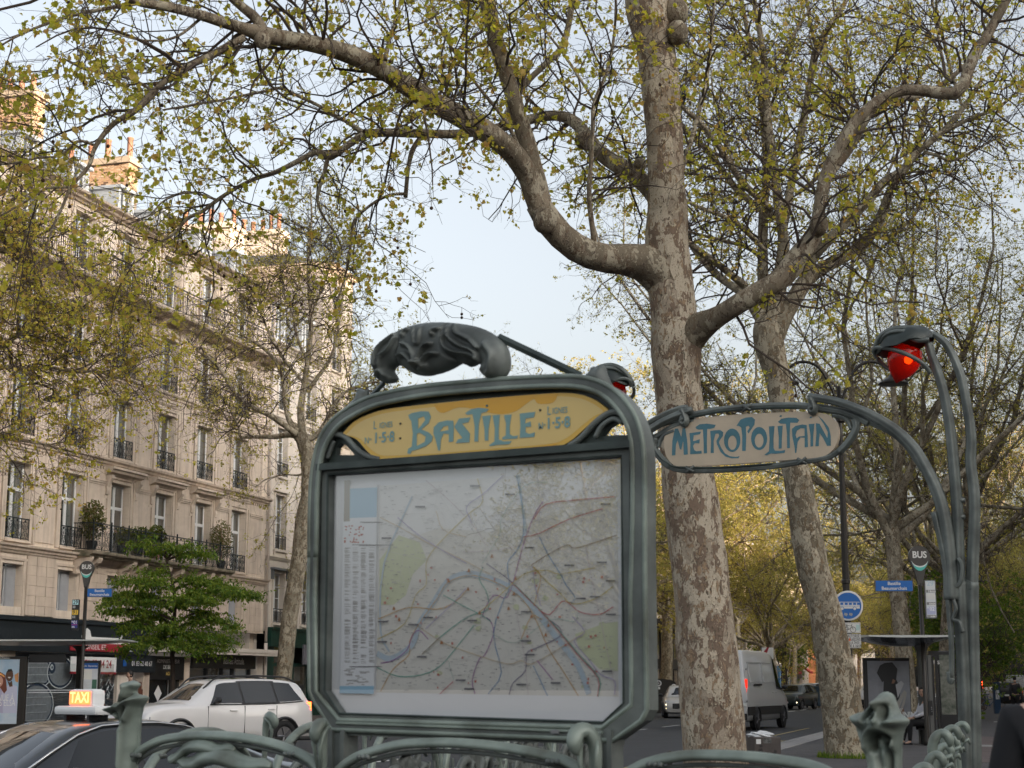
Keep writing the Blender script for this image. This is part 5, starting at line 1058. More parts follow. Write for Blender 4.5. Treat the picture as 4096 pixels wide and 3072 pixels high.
# ================================================================ the metro entrance
def patina(name, dark, mid, light, rough=.45):
 m = bpy.data.materials.new(name); m.use_nodes = True; t = m.node_tree; L = t.links.new; b = t.nodes['Principled BSDF']
 tc = N(m, 'ShaderNodeTexCoord'); n1 = N(m, 'ShaderNodeTexNoise'); n1.inputs['Scale'].default_value = 5; n1.inputs['Detail'].default_value = 7; L(tc.outputs['Object'], n1.inputs['Vector'])
 cr = N(m, 'ShaderNodeValToRGB'); e = cr.color_ramp.elements; e[0].position = .3; e[0].color = (*dark, 1); e[1].position = .72; e[1].color = (*light, 1); x = e.new(.5); x.color = (*mid, 1)
 L(n1.outputs[0], cr.inputs[0])
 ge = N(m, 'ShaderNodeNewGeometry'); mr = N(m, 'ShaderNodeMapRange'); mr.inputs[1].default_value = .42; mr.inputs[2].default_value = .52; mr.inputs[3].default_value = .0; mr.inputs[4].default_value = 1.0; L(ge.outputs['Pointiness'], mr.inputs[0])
 mx = N(m, 'ShaderNodeMix', data_type='RGBA'); mx.inputs[6].default_value = (*[c * .65 for c in dark], 1); L(mr.outputs[0], mx.inputs[0]); L(cr.outputs[0], mx.inputs[7]); L(mx.outputs[2], b.inputs['Base Color'])  # creases are mixed to a darker tone than the raised parts
 b.inputs['Roughness'].default_value = rough; b.inputs['Metallic'].default_value = .15
 n2 = N(m, 'ShaderNodeTexNoise'); n2.inputs['Scale'].default_value = 35; n2.inputs['Detail'].default_value = 4; L(tc.outputs['Object'], n2.inputs['Vector'])
 bp = N(m, 'ShaderNodeBump'); bp.inputs['Strength'].default_value = .12; bp.inputs['Distance'].default_value = .01; L(n2.outputs[0], bp.inputs['Height']); L(bp.outputs[0], b.inputs['Normal'])
 r2 = N(m, 'ShaderNodeMapRange'); r2.inputs[3].default_value = rough - .12; r2.inputs[4].default_value = rough + .2; L(n2.outputs[0], r2.inputs[0]); L(r2.outputs[0], b.inputs['Roughness'])
 return m
m_pat = patina('green_patina', (.075, .083, .076), (.13, .145, .134), (.21, .232, .212))
m_patl = patina('worn_green_patina', (.11, .12, .095), (.21, .25, .215), (.31, .36, .31), .38)
m_patd = patina('dark_green_paint', (.028, .036, .033), (.045, .060, .054), (.075, .095, .085), .4)
PP = Plane(1940, 6.45, -55.6); MPn = Plane(3850, 13.2, -55.6); RPn = Plane(1940, 6.22, -55.6)
def tf(plane, o, s, pts): return [plane.uv(o[0] + p[0] * s, o[1] + p[1] * s) for p in pts]
def plane_thing(name, label, cat, plane, u, group=None):
 m = plane.mat(); m = m @ Matrix.Translation((u, 0, 0)); return thing(name, label, cat, matrix=m, group=group)
def sh(pts, u, dz=0): return [(p[0] - u, p[1]) for p in pts]
def flat(poly, w0, w1, name, m, parent, holes=(), bevel=0):
 q = MB(); q.prism(poly, w0, w1, holes); return q.build(name, m, parent)
# ---- map panel
U0 = PP.uv(1940, 2700)[0]
PN = plane_thing('map_panel', 'big green cast-iron map panel headed by a yellow BASTILLE name plate', 'sign', PP, U0)
oA, sA = (1250, 1250), .6555; oB, sB = (1250, 1900), .7063; oP, sP = (1300, 1540), .992
def pa(pts): return sh(tf(PP, oA, sA, pts), U0)
def pb(pts): return sh(tf(PP, oB, sB, pts), U0)
def pp(pts): return sh(tf(PP, oP, sP, pts), U0)
def arc(pts, n=5): return smooth_path(pts, n)
outer = arc([*pa([(30, 1500), (30, 1300), (38, 1050), (62, 880), (100, 760), (165, 670), (260, 595), (390, 530), (550, 490), (750, 458), (1000, 435), (1250, 415), (1500, 405), (1660, 405), (1790, 435), (1900, 500), (1985, 600), (2035, 710), (2062, 860), (2068, 1100), (2068, 1400)])], 4) + pb([(1922, 700), (1930, 1180), (1932, 1330), (1900, 1390), (1745, 1500), (160, 1440), (60, 1290), (30, 1225), (22, 700)])
inner = arc([*pa([(68, 1500), (72, 1300), (76, 1100), (100, 900), (140, 790), (205, 700), (300, 635), (420, 580), (560, 545), (750, 512), (1000, 488), (1250, 470), (1500, 460), (1650, 464), (1760, 490), (1850, 545), (1930, 640), (1975, 740), (1995, 870), (1998, 1100), (1995, 1400)])], 4) + pb([(1842, 700), (1848, 1180), (1848, 1300), (1680, 1432), (195, 1388), (85, 1255), (62, 1225), (58, 700)])
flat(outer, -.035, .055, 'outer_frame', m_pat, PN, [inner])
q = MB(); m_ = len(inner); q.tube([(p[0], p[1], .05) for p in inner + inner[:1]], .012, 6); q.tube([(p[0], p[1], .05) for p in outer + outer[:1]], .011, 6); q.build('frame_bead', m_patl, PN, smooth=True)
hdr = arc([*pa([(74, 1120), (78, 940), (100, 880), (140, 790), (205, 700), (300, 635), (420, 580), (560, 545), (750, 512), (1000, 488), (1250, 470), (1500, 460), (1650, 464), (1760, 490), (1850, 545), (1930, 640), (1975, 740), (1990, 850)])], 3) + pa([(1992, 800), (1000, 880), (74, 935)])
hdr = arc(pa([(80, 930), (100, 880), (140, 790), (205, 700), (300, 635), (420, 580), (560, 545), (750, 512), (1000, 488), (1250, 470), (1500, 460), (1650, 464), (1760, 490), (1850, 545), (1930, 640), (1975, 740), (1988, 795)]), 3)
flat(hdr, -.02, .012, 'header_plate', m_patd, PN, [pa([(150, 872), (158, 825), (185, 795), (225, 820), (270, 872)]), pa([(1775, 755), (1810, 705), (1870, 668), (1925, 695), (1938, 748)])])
# scroll ribs hugging the name plate
q = MB()
for pts, w_ in ((pa([(95, 790), (130, 755), (185, 750), (240, 775), (300, 840), (360, 880), (440, 903)]), .013), (pa([(1590, 822), (1660, 775), (1730, 700), (1800, 640), (1870, 612), (1930, 640), (1960, 700)]), .013), (pa([(120, 895), (140, 840), (160, 790)]), .01), (pa([(1750, 770), (1790, 700), (1860, 655), (1920, 680)]), .01)):
 q.tube([(p[0], p[1], .03) for p in arc(pts, 5)], w_, 8)
q.build('scroll_rib', m_pat, PN, smooth=True)
q = MB(); bar = pa([(75, 942), (1985, 798)]); q.raw([(bar[0][0], bar[0][1] - .022, .0), (bar[1][0], bar[1][1] - .022, 0), (bar[1][0], bar[1][1] + .006, 0), (bar[0][0], bar[0][1] + .006, 0), (bar[0][0], bar[0][1] - .022, .06), (bar[1][0], bar[1][1] - .022, .06), (bar[1][0], bar[1][1] + .006, .06), (bar[0][0], bar[0][1] + .006, .06)], [(0, 1, 2, 3)[::-1], (4, 5, 6, 7), (0, 1, 5, 4), (2, 3, 7, 6), (0, 4, 7, 3), (1, 2, 6, 5)]); q.build('cross_bar', m_patd, PN)
# ears at the shoulders
for pts in ([(215, 640), (235, 560), (275, 520), (290, 462), (318, 478), (345, 470), (335, 510), (385, 520), (395, 545), (300, 600)], [(1640, 410), (1672, 385), (1700, 360), (1712, 325), (1745, 340), (1778, 318), (1800, 380), (1835, 450), (1900, 510), (1800, 480)]):
 v, f = inflate(pa(pts), .05, .012, sm=3); q = MB(); q.raw(v, f); q.build('shoulder', m_pat, PN, smooth=True)
# glazed case
co_ = pa([(92, 958), (1962, 828)]) + pb([(1822, 560), (1822, 1300), (1668, 1420), (170, 1370), (70, 1240), (76, 560)])
ci = pa([(126, 992), (1912, 880)]) + pb([(1783, 560), (1789, 1290), (1672, 1400), (186, 1350), (100, 1222), (112, 560)])
flat(co_, -.01, .035, 'case_frame', m_pat, PN, [ci]); q = MB(); q.tube([(p[0], p[1], .035) for p in ci + ci[:1]], .005, 5); q.build('case_bead', m_patd, PN)
flat(co_, -.03, -.012, 'case_back', m_patd, PN)
# the printed map: paper, river, parks, lines, station marks
m_paper = mat('map_paper', (.86, .88, .90), .6); MC = {}
def mc(name, c): MC[name] = mat('print_' + name, c, .6); return MC[name]
flat(ci, -.010, -.0095, 'map_sheet', m_paper, PN)
LV = [-.0093]
def sheetp(poly, m): flat(poly, LV[0], LV[0] + .0001, 'map_print', m, PN); LV[0] += .00016
tone = mc('ground', (.76, .745, .69)); sheetp(pb([(372, 60), (1715, -40), (1725, 560), (1725, 1255), (352, 1232), (365, 560)]), tone)
sheetp(pb([(372, 60), (1715, -40), (1720, 130), (1500, 160), (1250, 260), (1000, 320), (700, 300), (372, 420)]), mc('pale_ground', (.84, .84, .82)))
pk = mc('park', (.64, .68, .45)); sheetp(pb([(372, 480), (480, 340), (600, 380), (640, 480), (560, 560), (520, 680), (450, 735), (372, 735)]), pk); sheetp(pb([(1650, 840), (1722, 830), (1722, 1110), (1620, 1100), (1500, 980), (1480, 900)]), pk)
g6 = random.Random(3)
for k in range(26):
 x = g6.uniform(390, 1680); y = g6.uniform(560, 1210); r_ = g6.uniform(8, 24); sheetp(pb([(x + r_ * math.cos(a) * g6.uniform(.6, 1.2), y + r_ * math.sin(a) * g6.uniform(.5, 1)) for a in [i * .9 for i in range(7)]]), pk) if k % 2 == 0 else None
def mline(pts, wd, m):
 P = arc(pb(pts), 3); q = MB(); L_ = []; R_ = []
 for i, p in enumerate(P):
  a = P[max(0, i - 1)]; b_ = P[min(len(P) - 1, i + 1)]; dx, dy = b_[0] - a[0], b_[1] - a[1]; l = math.hypot(dx, dy) or 1; L_.append((p[0] - dy / l * wd, p[1] + dx / l * wd, 0)); R_.append((p[0] + dy / l * wd, p[1] - dx / l * wd, 0))
 n = len(P); z = LV[0] + .0001; q.raw([(a, b_, z) for a, b_, _ in L_ + R_], [(i, n + i, n + i + 1, i + 1) for i in range(n - 1)]); q.build('map_line', m, PN); LV[0] += .00016
rv = mc('river', (.50, .60, .68)); w_ = .0016
for pts, ww in (([(360, 1010), (440, 1040), (560, 960), (600, 840), (680, 720), (760, 600), (860, 560), (950, 570), (1060, 610), (1150, 660), (1240, 740), (1300, 820), (1400, 950), (1500, 1080), (1560, 1240)], .012), ([(1160, 0), (1180, 150), (1200, 300), (1190, 350)], .006), ([(430, 1000), (380, 880), (400, 500), (560, 120)], .004)): mline(pts, ww, rv)
cols = dict(o=(.62, .36, .12), p=(.34, .10, .36), b=(.12, .28, .52), g=(.10, .38, .30), y=(.58, .46, .12), r=(.52, .08, .10), k=(.16, .13, .25), l=(.42, .36, .58), n=(.32, .22, .14), t=(.42, .55, .48), f=(.62, .54, .56), a=(.62, .50, .34))
cm = {k: mc('line_' + k, v) for k, v in cols.items()}
for c_, pts in (('o', [(380, 1225), (450, 1100), (540, 1020), (545, 940), (600, 840), (700, 700), (760, 610), (860, 570), (940, 575), (1060, 620), (1180, 700), (1260, 820), (1330, 980), (1420, 1120), (1500, 1250)]), ('p', [(380, 1065), (450, 1050), (530, 990), (560, 910), (600, 880), (650, 930)]), ('p', [(915, 1240), (900, 1160), (940, 1040), (970, 1020), (1020, 900), (1000, 820), (960, 790), (1020, 680), (1100, 690), (1160, 500), (1200, 360), (1250, 230), (1300, 150)]),
    ('b', [(990, 1240), (1065, 1120), (1020, 900), (1080, 700), (1110, 640), (1100, 500), (1150, 430), (1190, 330), (1180, 150), (1150, 0)]), ('b', [(1280, 350), (1330, 450), (1400, 560), (1430, 620), (1480, 690), (1460, 730)]), ('g', [(360, 1090), (480, 1140), (620, 1130), (720, 1080), (800, 990), (910, 850)]), ('g', [(620, 1010), (740, 900), (880, 800), (990, 760), (980, 660), (940, 590), (960, 520)]),
    ('k', [(1110, 1245), (1130, 1180), (1200, 1110), (1210, 1010), (1250, 985), (1390, 920), (1400, 870), (1340, 820), (1250, 730), (1130, 610), (980, 500)]), ('g', [(1615, 1255), (1620, 1150), (1500, 1010), (1340, 820), (1130, 610)]), ('r', [(1610, 1255), (1612, 1150), (1495, 1015), (1330, 815), (1120, 605)]), ('r', [(1700, 745), (1620, 790), (1510, 775), (1460, 735), (1410, 715), (1340, 790), (1290, 770)]),
    ('o', [(370, 815), (540, 750), (700, 760), (800, 720), (880, 640)]), ('y', [(365, 930), (520, 840), (580, 680), (640, 620), (640, 500), (700, 400), (880, 220), (960, 150), (930, 20)]), ('n', [(1720, 340), (1600, 380), (1480, 415), (1440, 395), (1330, 450), (1235, 510)]), ('y', [(1235, 510), (1310, 590), (1400, 670), (1470, 730), (1600, 700), (1700, 630)]), ('o', [(1250, 520), (1290, 580), (1250, 740)]), ('l', [(1240, 510), (1260, 640), (1290, 740)]),
    ('f', [(850, 435), (1000, 430), (1160, 400), (1200, 360)]), ('r', [(1195, 350), (1280, 330), (1450, 250), (1640, 190)]), ('r', [(1250, 250), (1320, 165), (1500, 140), (1710, 122)]), ('a', [(380, 240), (500, 300), (640, 380), (850, 480), (1000, 560)]), ('l', [(480, 240), (600, 340), (740, 430), (870, 500)]), ('t', [(960, 500), (1060, 330), (1070, 240), (1200, 60), (1330, 40)]), ('l', [(1080, 0), (960, 110), (870, 180), (900, 270)]), ('f', [(640, 30), (780, 150), (920, 300), (980, 400)]),
    ('a', [(600, 860), (740, 950), (900, 1010), (1100, 1070), (1180, 1050), (1240, 1070), (1400, 980), (1540, 890)]), ('f', [(1150, 760), (1180, 920), (1200, 1050), (1220, 1245)]), ('o', [(1180, 930), (1240, 800), (1300, 820)]), ('t', [(1020, 900), (1150, 950), (1340, 820), (1480, 830), (1500, 790)]), ('l', [(1470, 800), (1540, 890), (1480, 940), (1560, 1040), (1630, 1130), (1710, 1165), (1708, 1245)]), ('f', [(1720, 1245), (1560, 480), (1550, 380)]),
    ('b', [(1250, 1080), (1330, 1250)]), ('r', [(720, 1240), (795, 1170)]), ('p', [(1270, 1050), (1360, 1160)]), ('l', [(640, 870), (780, 740), (870, 640)]), ('y', [(940, 780), (1050, 690), (1200, 560), (1330, 540), (1400, 560), (1600, 525)]), ('g', [(740, 680), (850, 740), (950, 790), (1010, 830)]), ('t', [(770, 1050), (780, 1100), (800, 1160)]), ('a', [(700, 200), (740, 310), (870, 350)]), ('n', [(620, 1015), (720, 920)])):
 mline(pts, w_ if c_ not in 'ft' else .0012, cm[c_])
q = MB(); q.k = 0
dark = mc('text_dark', (.22, .21, .22)); mid_ = mc('text_grey', (.47, .46, .45)); brown = mc('monument', (.40, .17, .06)); redm = mc('station_red', (.55, .20, .16))
def ticks(rg, n, wr, hr, m, seed):
 g = random.Random(seed); q = MB()
 for _ in range(n):
  x = g.uniform(rg[0], rg[1]); y = g.uniform(rg[2], rg[3]); a, b_ = g.uniform(*wr), g.uniform(*hr); P = pb([(x, y), (x + a, y), (x + a, y + b_), (x, y + b_)]); q.raw([(p[0], p[1], LV[0]) for p in P], [(0, 1, 2, 3)[::-1]])
 tag(q.build('map_print', m, PN), kind='stuff'); LV[0] += .00016
st_ = mc('street', (.68, .67, .64)); g9 = random.Random(12); q = MB()
for k in range(150):
 x, y = g9.uniform(380, 1650), g9.uniform(60, 1200); a = g9.choice((g9.uniform(-.4, .4), g9.uniform(1.1, 1.9), g9.uniform(0, 3))); l = g9.uniform(80, 300); x2, y2 = min(1715, max(372, x + l * math.cos(a))), min(1235, max(30, y + l * math.sin(a))); P = pb([(x, y), (x2, y2)]); dx, dy = P[1][0] - P[0][0], P[1][1] - P[0][1]; n_ = math.hypot(dx, dy) or 1; dx, dy = dx / n_ * .0006, dy / n_ * .0006
 q.raw([(P[0][0] - dy, P[0][1] + dx, LV[0]), (P[0][0] + dy, P[0][1] - dx, LV[0]), (P[1][0] + dy, P[1][1] - dx, LV[0]), (P[1][0] - dy, P[1][1] + dx, LV[0])], [(0, 1, 2, 3)])
tag(q.build('map_print', st_, PN), kind='stuff'); LV[0] += .00016
ticks((380, 1690, 60, 1220), 900, (8, 26), (2, 4), mid_, 1); ticks((380, 1690, 500, 1220), 260, (6, 16), (2, 4), dark, 2); ticks((380, 1690, 520, 1200), 46, (6, 14), (8, 16), redm, 4)
q = MB(); g = random.Random(8)
for (x, y) in ((770, 600), (885, 540), (880, 645), (460, 755), (490, 818), (945, 780), (1150, 585), (1140, 672), (1335, 850), (1320, 905), (730, 948), (1015, 460), (1110, 755), (1240, 800)):
 P = pb([(x - 8, y + 10), (x + 10, y + 10), (x + 7, y - 4), (x + 2, y - 12), (x - 4, y - 4)]); q.raw([(p[0], p[1], LV[0]) for p in P], [(4, 3, 2, 1, 0)])
q.build('map_print', brown, PN); LV[0] += .00016
q = MB()
for (x, y) in ((610, 180), (1120, 110), (920, 62), (1660, 165), (1640, 495), (400, 830), (395, 945), (655, 808), (905, 825), (620, 1030), (1210, 775), (1690, 790), (1600, 690), (1520, 700), (1230, 412), (1230, 1018), (840, 1162), (888, 1212), (1183, 1187), (1378, 1178), (1670, 1112), (1455, 512), (1690, 600), (1210, 940), (570, 848), (420, 358)):
 P = pb([(x - 28, y - 5), (x + 28, y - 5), (x + 28, y + 4), (x - 28, y + 4)]); q.raw([(p[0], p[1], LV[0]) for p in P], [(3, 2, 1, 0)])
q.build('map_print', mc('label_bar', (.13, .13, .15)), PN); LV[0] += .00016
# index panel at the left of the map
sheetp(pb([(176, 60), (368, 45), (350, 1238), (158, 1236)]), mc('index_ground', (.82, .84, .86)))
sheetp(pb([(214, 78), (368, 70), (364, 238), (212, 244)]), mc('inset_blue', (.42, .62, .76))); sheetp(pb([(182, 30), (214, 28), (212, 262), (178, 264)]), mc('inset_brown', (.36, .33, .28))); sheetp(pb([(156, 1195), (349, 1195), (348, 1240), (155, 1236)]), mc('footer_blue', (.34, .57, .74)))
for col in range(4):
 x0 = 182 + col * 46; ticks((x0, x0 + 4, 410, 1065), 150, (18, 34), (1.5, 3), mid_, 20 + col)
ticks((180, 300, 1095, 1185), 26, (14, 40), (3, 6), mid_, 31); ticks((180, 290, 285, 380), 34, (6, 12), (6, 9), redm, 32); ticks((176, 345, 262, 268), 3, (80, 120), (3, 5), dark, 33); ticks((176, 345, 393, 398), 3, (80, 140), (3, 5), dark, 34); ticks((160, 345, 1080, 1084), 3, (80, 140), (3, 5), dark, 35)
gm = glass_mat('case_glass', (1, 1, 1), 2.7, .0, 1.0, False); q = MB(); q.raw([(p[0], p[1], .011) for p in ci], [tuple(range(len(ci)))]); q.build('glass', gm, PN)
# legs and foot rail
q = MB()
for x0, x1 in ((156, 228), (1668, 1732)):
 q = MB(); P = pb([(x0, 1440), (x1, 1440)]); q.box(P[0][0], P[1][0], .0, P[0][1], -.035, .05); q.box(P[0][0] - .008, P[0][0] + .012, .0, P[0][1], -.02, .065); q.box(P[1][0] - .012, P[1][0] + .008, 0, P[0][1], -.02, .065); q.build('leg', m_pat, PN)
P = pb([(150, 1425), (1745, 1488), (1745, 1530), (150, 1470)])
q = MB(); q.prism(P[::-1], -.03, .04); q.build('foot_rail', m_pat, PN)
q = MB(); P = pb([(190, 1402), (1690, 1455)]); q.tube([(P[0][0], P[0][1], .06), (P[1][0], P[1][1], .06)], .006, 6); q.build('rail_bead', m_patl, PN)
P = pb([(1403, 1440), (1450, 1440), (1450, 1462), (1403, 1462)]); q = MB(); q.prism(P[::-1], .045, .066); q.build('latch', m_steel, PN)
# the cartouche on its straps
oC, sC = (1480, 1260), .8661
def pc(pts): return sh(tf(PP, oC, sC, pts), U0)
cart = [(98, 322), (62, 300), (44, 250), (50, 190), (88, 130), (150, 85), (220, 55), (320, 40), (430, 45), (530, 65), (600, 100), (645, 140), (662, 190), (664, 240), (650, 280), (620, 303), (580, 305), (548, 285), (535, 260), (545, 238), (520, 233), (490, 247), (468, 238), (442, 232), (400, 255), (350, 275), (290, 288), (240, 282), (200, 262), (175, 243), (150, 240), (128, 260), (146, 292), (138, 315), (118, 322)]
rd = [([(80, 250), (85, 200), (110, 155), (170, 105)], .012, .025), ([(100, 250), (110, 205), (150, 175), (178, 120)], .010, .022), ([(75, 300), (100, 270), (120, 290)], .012, .02), ([(215, 150), (250, 165), (272, 215), (275, 245)], .010, .03), ([(195, 205), (225, 200), (260, 235)], .010, .03), ([(345, 150), (315, 165), (292, 215), (285, 245)], .010, .03), ([(372, 195), (335, 200), (300, 240)], .010, .03),
 ([(212, 110), (215, 90), (232, 80)], .012, .022), ([(350, 105), (345, 88), (375, 78)], .012, .022), ([(255, 75), (262, 110), (272, 150)], .008, .018), ([(290, 75), (290, 110), (285, 150)], .008, .018), ([(415, 75), (430, 120), (480, 160), (540, 185), (552, 230)], .011, .028), ([(440, 60), (460, 100), (520, 130), (560, 170)], .010, .024), ([(400, 100), (400, 150), (440, 185), (520, 200), (548, 225)], .010, .024), ([(265, 255), (285, 240), (310, 255), (290, 270)], .018, .035),
 ([(590, 150), (620, 200), (610, 270), (590, 290)], .02, .02), ([(390, 60), (385, 120), (400, 190), (440, 215)], .009, -.012), ([(185, 90), (190, 140), (175, 190), (165, 235)], .009, -.012)]
v, f = inflate(pc(cart), .07, .006, ridges=[(pc(a), b_ * .66, c_ * 1.1) for a, b_, c_ in rd], thick=.062, sm=3)
m2 = Matrix.Translation((0, 0, .02)); q = MB(); q.raw([(a, b_, c_ + .03) for a, b_, c_ in v], f); o = q.build('cartouche', m_pat, PN, smooth=True)
for a, b_, w0 in (((612, 108), (985, 285), .016), ((85, 318), (20, 378), .013)):
 P = pc([a, b_]); q = MB(); q.tube([(P[0][0], P[0][1], .03), (P[1][0], P[1][1], .02)], w0, 4, flat=.5); q.build('strap', m_patd, PN)
# ---- yellow name plate
pl = arc(pp([(88, 205), (130, 158), (190, 125), (280, 100), (500, 75), (700, 56), (940, 38), (1040, 42), (1100, 62), (1145, 92), (1160, 112), (1120, 132), (1060, 185), (1000, 235), (930, 257), (700, 275), (450, 295), (280, 302), (230, 298), (190, 270), (150, 225), (112, 208)]), 3)
m_yel = mat('yellow_enamel', (.78, .56, .20), .25, var=.06, scale=2, coat=.3); m_or = mat('orange_enamel', (.74, .38, .02), .25, coat=.3); m_tl = mat('teal_lettering', (.20, .36, .36), .3)
m_ed = mat('amber_enamel', (.74, .45, .07), .25, coat=.3)
NP = flat(pl, .014, .034, 'name_plate', m_ed, PN)
def P2(pts, k=.0, m=None, holes=(), nm='lettering', sm=0, par=None):
 poly = pp(pts); poly = arc(poly + poly[:1], sm)[:-1] if sm else poly
 q = MB(); q.prism(poly, .034 + k, .0345 + k, [pp(h) for h in holes]); return q.build(nm, m or m_tl, par or NP)
cx = sum(p[0] for p in pl) / len(pl); cy2 = sum(p[1] for p in pl) / len(pl)
q = MB(); q.prism([(cx + (p[0] - cx) * .965, cy2 + (p[1] - cy2) * .87) for p in pl], .034, .0346); q.build('enamel_field', m_yel, NP)
P2([(460, 85), (560, 72), (700, 57), (935, 41), (955, 48), (940, 75), (900, 82), (875, 78), (862, 62), (830, 82), (790, 110), (740, 122), (690, 118), (640, 105), (560, 95), (500, 117), (475, 108)], .001, m_or, nm='enamel_pattern', sm=3)
P2([(560, 280), (700, 268), (800, 262), (900, 250), (960, 240), (930, 257), (700, 274), (560, 285)], .001, m_or, nm='enamel_pattern')
B_ = .0022
P2([(358, 126), (372, 118), (410, 110), (440, 112), (449, 133), (440, 158), (410, 184), (440, 195), (456, 212), (452, 232), (430, 250), (400, 262), (372, 270), (366, 282), (354, 280), (357, 262), (372, 252), (376, 200), (370, 150), (362, 140)], B_, holes=[[(397, 140), (420, 131), (426, 146), (398, 182)], [(392, 202), (402, 196), (428, 212), (424, 234), (392, 250)]])
P2([(460, 175), (480, 155), (515, 147), (539, 149), (541, 180), (539, 232), (521, 235), (521, 202), (500, 200), (489, 225), (486, 268), (478, 268), (468, 225), (459, 200)], B_, holes=[[(484, 192), (500, 172), (518, 168), (520, 186), (500, 190)]])
P2([(543, 172), (562, 140), (608, 135), (600, 155), (574, 160), (606, 200), (604, 235), (549, 239), (556, 225), (576, 218), (552, 187)], B_)
P2([(586, 118), (612, 102), (640, 97), (668, 99), (682, 103), (672, 113), (652, 118), (642, 160), (639, 232), (624, 233), (625, 170), (616, 122), (595, 125)], B_)
P2([(655, 130), (690, 127), (681, 180), (680, 228), (666, 229), (664, 180)], B_); P2([(668, 89), (674, 83), (680, 88), (674, 94)], B_, mat('dark_teal', (.02, .12, .10), .3))
P2([(697, 127), (726, 125), (722, 180), (722, 224), (742, 232), (774, 230), (765, 243), (715, 246), (686, 251), (684, 246), (704, 232), (706, 180)], B_)
P2([(742, 126), (773, 124), (766, 170), (766, 203), (780, 211), (800, 208), (796, 220), (737, 224), (736, 216), (750, 208), (751, 160)], B_)
P2([(806, 120), (869, 113), (863, 135), (830, 140), (828, 160), (850, 152), (852, 172), (830, 174), (830, 195), (845, 202), (867, 195), (865, 214), (806, 218), (809, 170)], B_)
def ptext(txt, px, py, size, **k):
 a = pp([(px - 20, py + 1.75)])[0]; b_ = pp([(px + 20, py - 1.75)])[0]; ang = math.atan2(b_[1] - a[1], b_[0] - a[0]); c_ = pp([(px, py)])[0]
 return link('lettering', text_mesh(txt, size, m_tl, **k), NP, (c_[0], c_[1], .0372), (0, 0, ang))
sc_ = abs(pp([(100, 100)])[0][0] - pp([(101, 100)])[0][0])
for dx, dy in ((0, 0), (700, -58)):
 ptext('L', 224 + dx, 168 + dy, 36 * sc_, sx=.8); ptext('IGNES', 268 + dx, 166 + dy, 24 * sc_, sx=.78, bold=.01); ptext('N', 191 + dx, 229 + dy, 28 * sc_, sx=.8, bold=.01); ptext('os', 205 + dx, 222 + dy, 15 * sc_, sx=.8); ptext('1·5·8', 260 + dx, 217 + dy, 44 * sc_, sx=.92, bold=.025)
q = MB()
for (x, y) in ((326, 160), (325, 219), (888, 106), (889, 176)): P = pp([(x, y)])[0]; q.lathe([(.0001, .034), (.0045, .034), (.0045, .038), (.0001, .038)], 8, (P[0], P[1], 0))
q.build('fixing_hole', m_black, NP)
# ---- METROPOLITAIN sign with its two lamps
U1 = MPn.uv(3010, 1750)[0]
GT_ = plane_thing('metro_gateway', 'art nouveau metro arch with METROPOLITAIN plate and two red flower lamps on green stems', 'sign', MPn, U1)
oM, sM = (2600, 1560), .7087; oL, sL = (3450, 1260), .5252; oR, sR = (3250, 1560), .8403; oF, sF = (2600, 1950), .6763
def pm(pts): return sh(tf(MPn, oM, sM, pts), U1)
def pl_(pts): return sh(tf(MPn, oL, sL, pts), U1)
def pr(pts): return sh(tf(MPn, oR, sR, pts), U1)
def pf(pts): return sh(tf(MPn, oF, sF, pts), U1)
kM = abs(pm([(0, 0)])[0][0] - pm([(1, 0)])[0][0])          # metres per crop pixel
plate = arc(pm([(88, 275), (108, 225), (160, 198), (260, 168), (420, 147), (600, 135), (800, 127), (900, 128), (1000, 137), (1050, 172), (1070, 230), (1062, 300), (1022, 358), (950, 384), (800, 396), (600, 412), (400, 425), (220, 432), (150, 428), (108, 390), (90, 335), (88, 275)]), 3)[:-1]
m_cr = mat('cream_enamel', (.62, .50, .36), .3, var=.22, scale=3.5, coat=.3); m_mt = mat('blue_green_enamel', (.035, .135, .17), .3, var=.35, scale=5, col2=(.06, .20, .26), coat=.3)
MP_ = flat(plate, -.01, .03, 'name_plate', m_cr, GT_)
def M2(pts, holes=(), sm=2):
 poly = pm(pts); q = MB(); q.prism(poly, .030, .0325, [pm(h) for h in holes]); return q.build('lettering', m_mt, MP_)
def ell(cx_, cy_, rx, ry, n=24): return [(cx_ + rx * math.cos(2 * math.pi * i / n), cy_ + ry * math.sin(2 * math.pi * i / n)) for i in range(n)]
M2([(133, 372), (136, 290), (150, 221), (167, 220), (186, 268), (193, 218), (208, 217), (218, 280), (223, 366), (200, 368), (198, 300), (195, 290), (186, 340), (178, 335), (165, 285), (156, 310), (152, 370)])
M2([(232, 246), (298, 237), (290, 252), (256, 258), (252, 290), (262, 290), (290, 280), (288, 304), (262, 302), (252, 318), (258, 340), (270, 348), (300, 345), (301, 361), (236, 365), (238, 300)])
M2([(266, 212), (290, 196), (330, 192), (380, 199), (372, 216), (350, 222), (332, 222), (330, 290), (331, 359), (313, 360), (312, 290), (308, 225), (285, 226), (272, 222)])
M2([(349, 234), (372, 230), (405, 228), (422, 240), (420, 262), (400, 290), (398, 300), (412, 330), (432, 360), (460, 376), (495, 380), (515, 375), (508, 387), (470, 388), (435, 378), (408, 352), (388, 310), (384, 290), (400, 262), (396, 248), (378, 250), (368, 290), (369, 357), (352, 358), (354, 290)])
M2(ell(473, 286, 46, 66), [ell(474, 300, 25, 40)[::-1]]); M2(ell(625, 276, 45, 65), [ell(625, 288, 25, 39)[::-1]])
M2([(497, 205), (520, 170), (550, 158), (585, 155), (602, 170), (598, 198), (565, 248), (558, 236), (572, 214), (565, 204), (550, 210), (552, 270), (549, 346), (529, 346), (530, 260), (524, 214), (508, 204)])
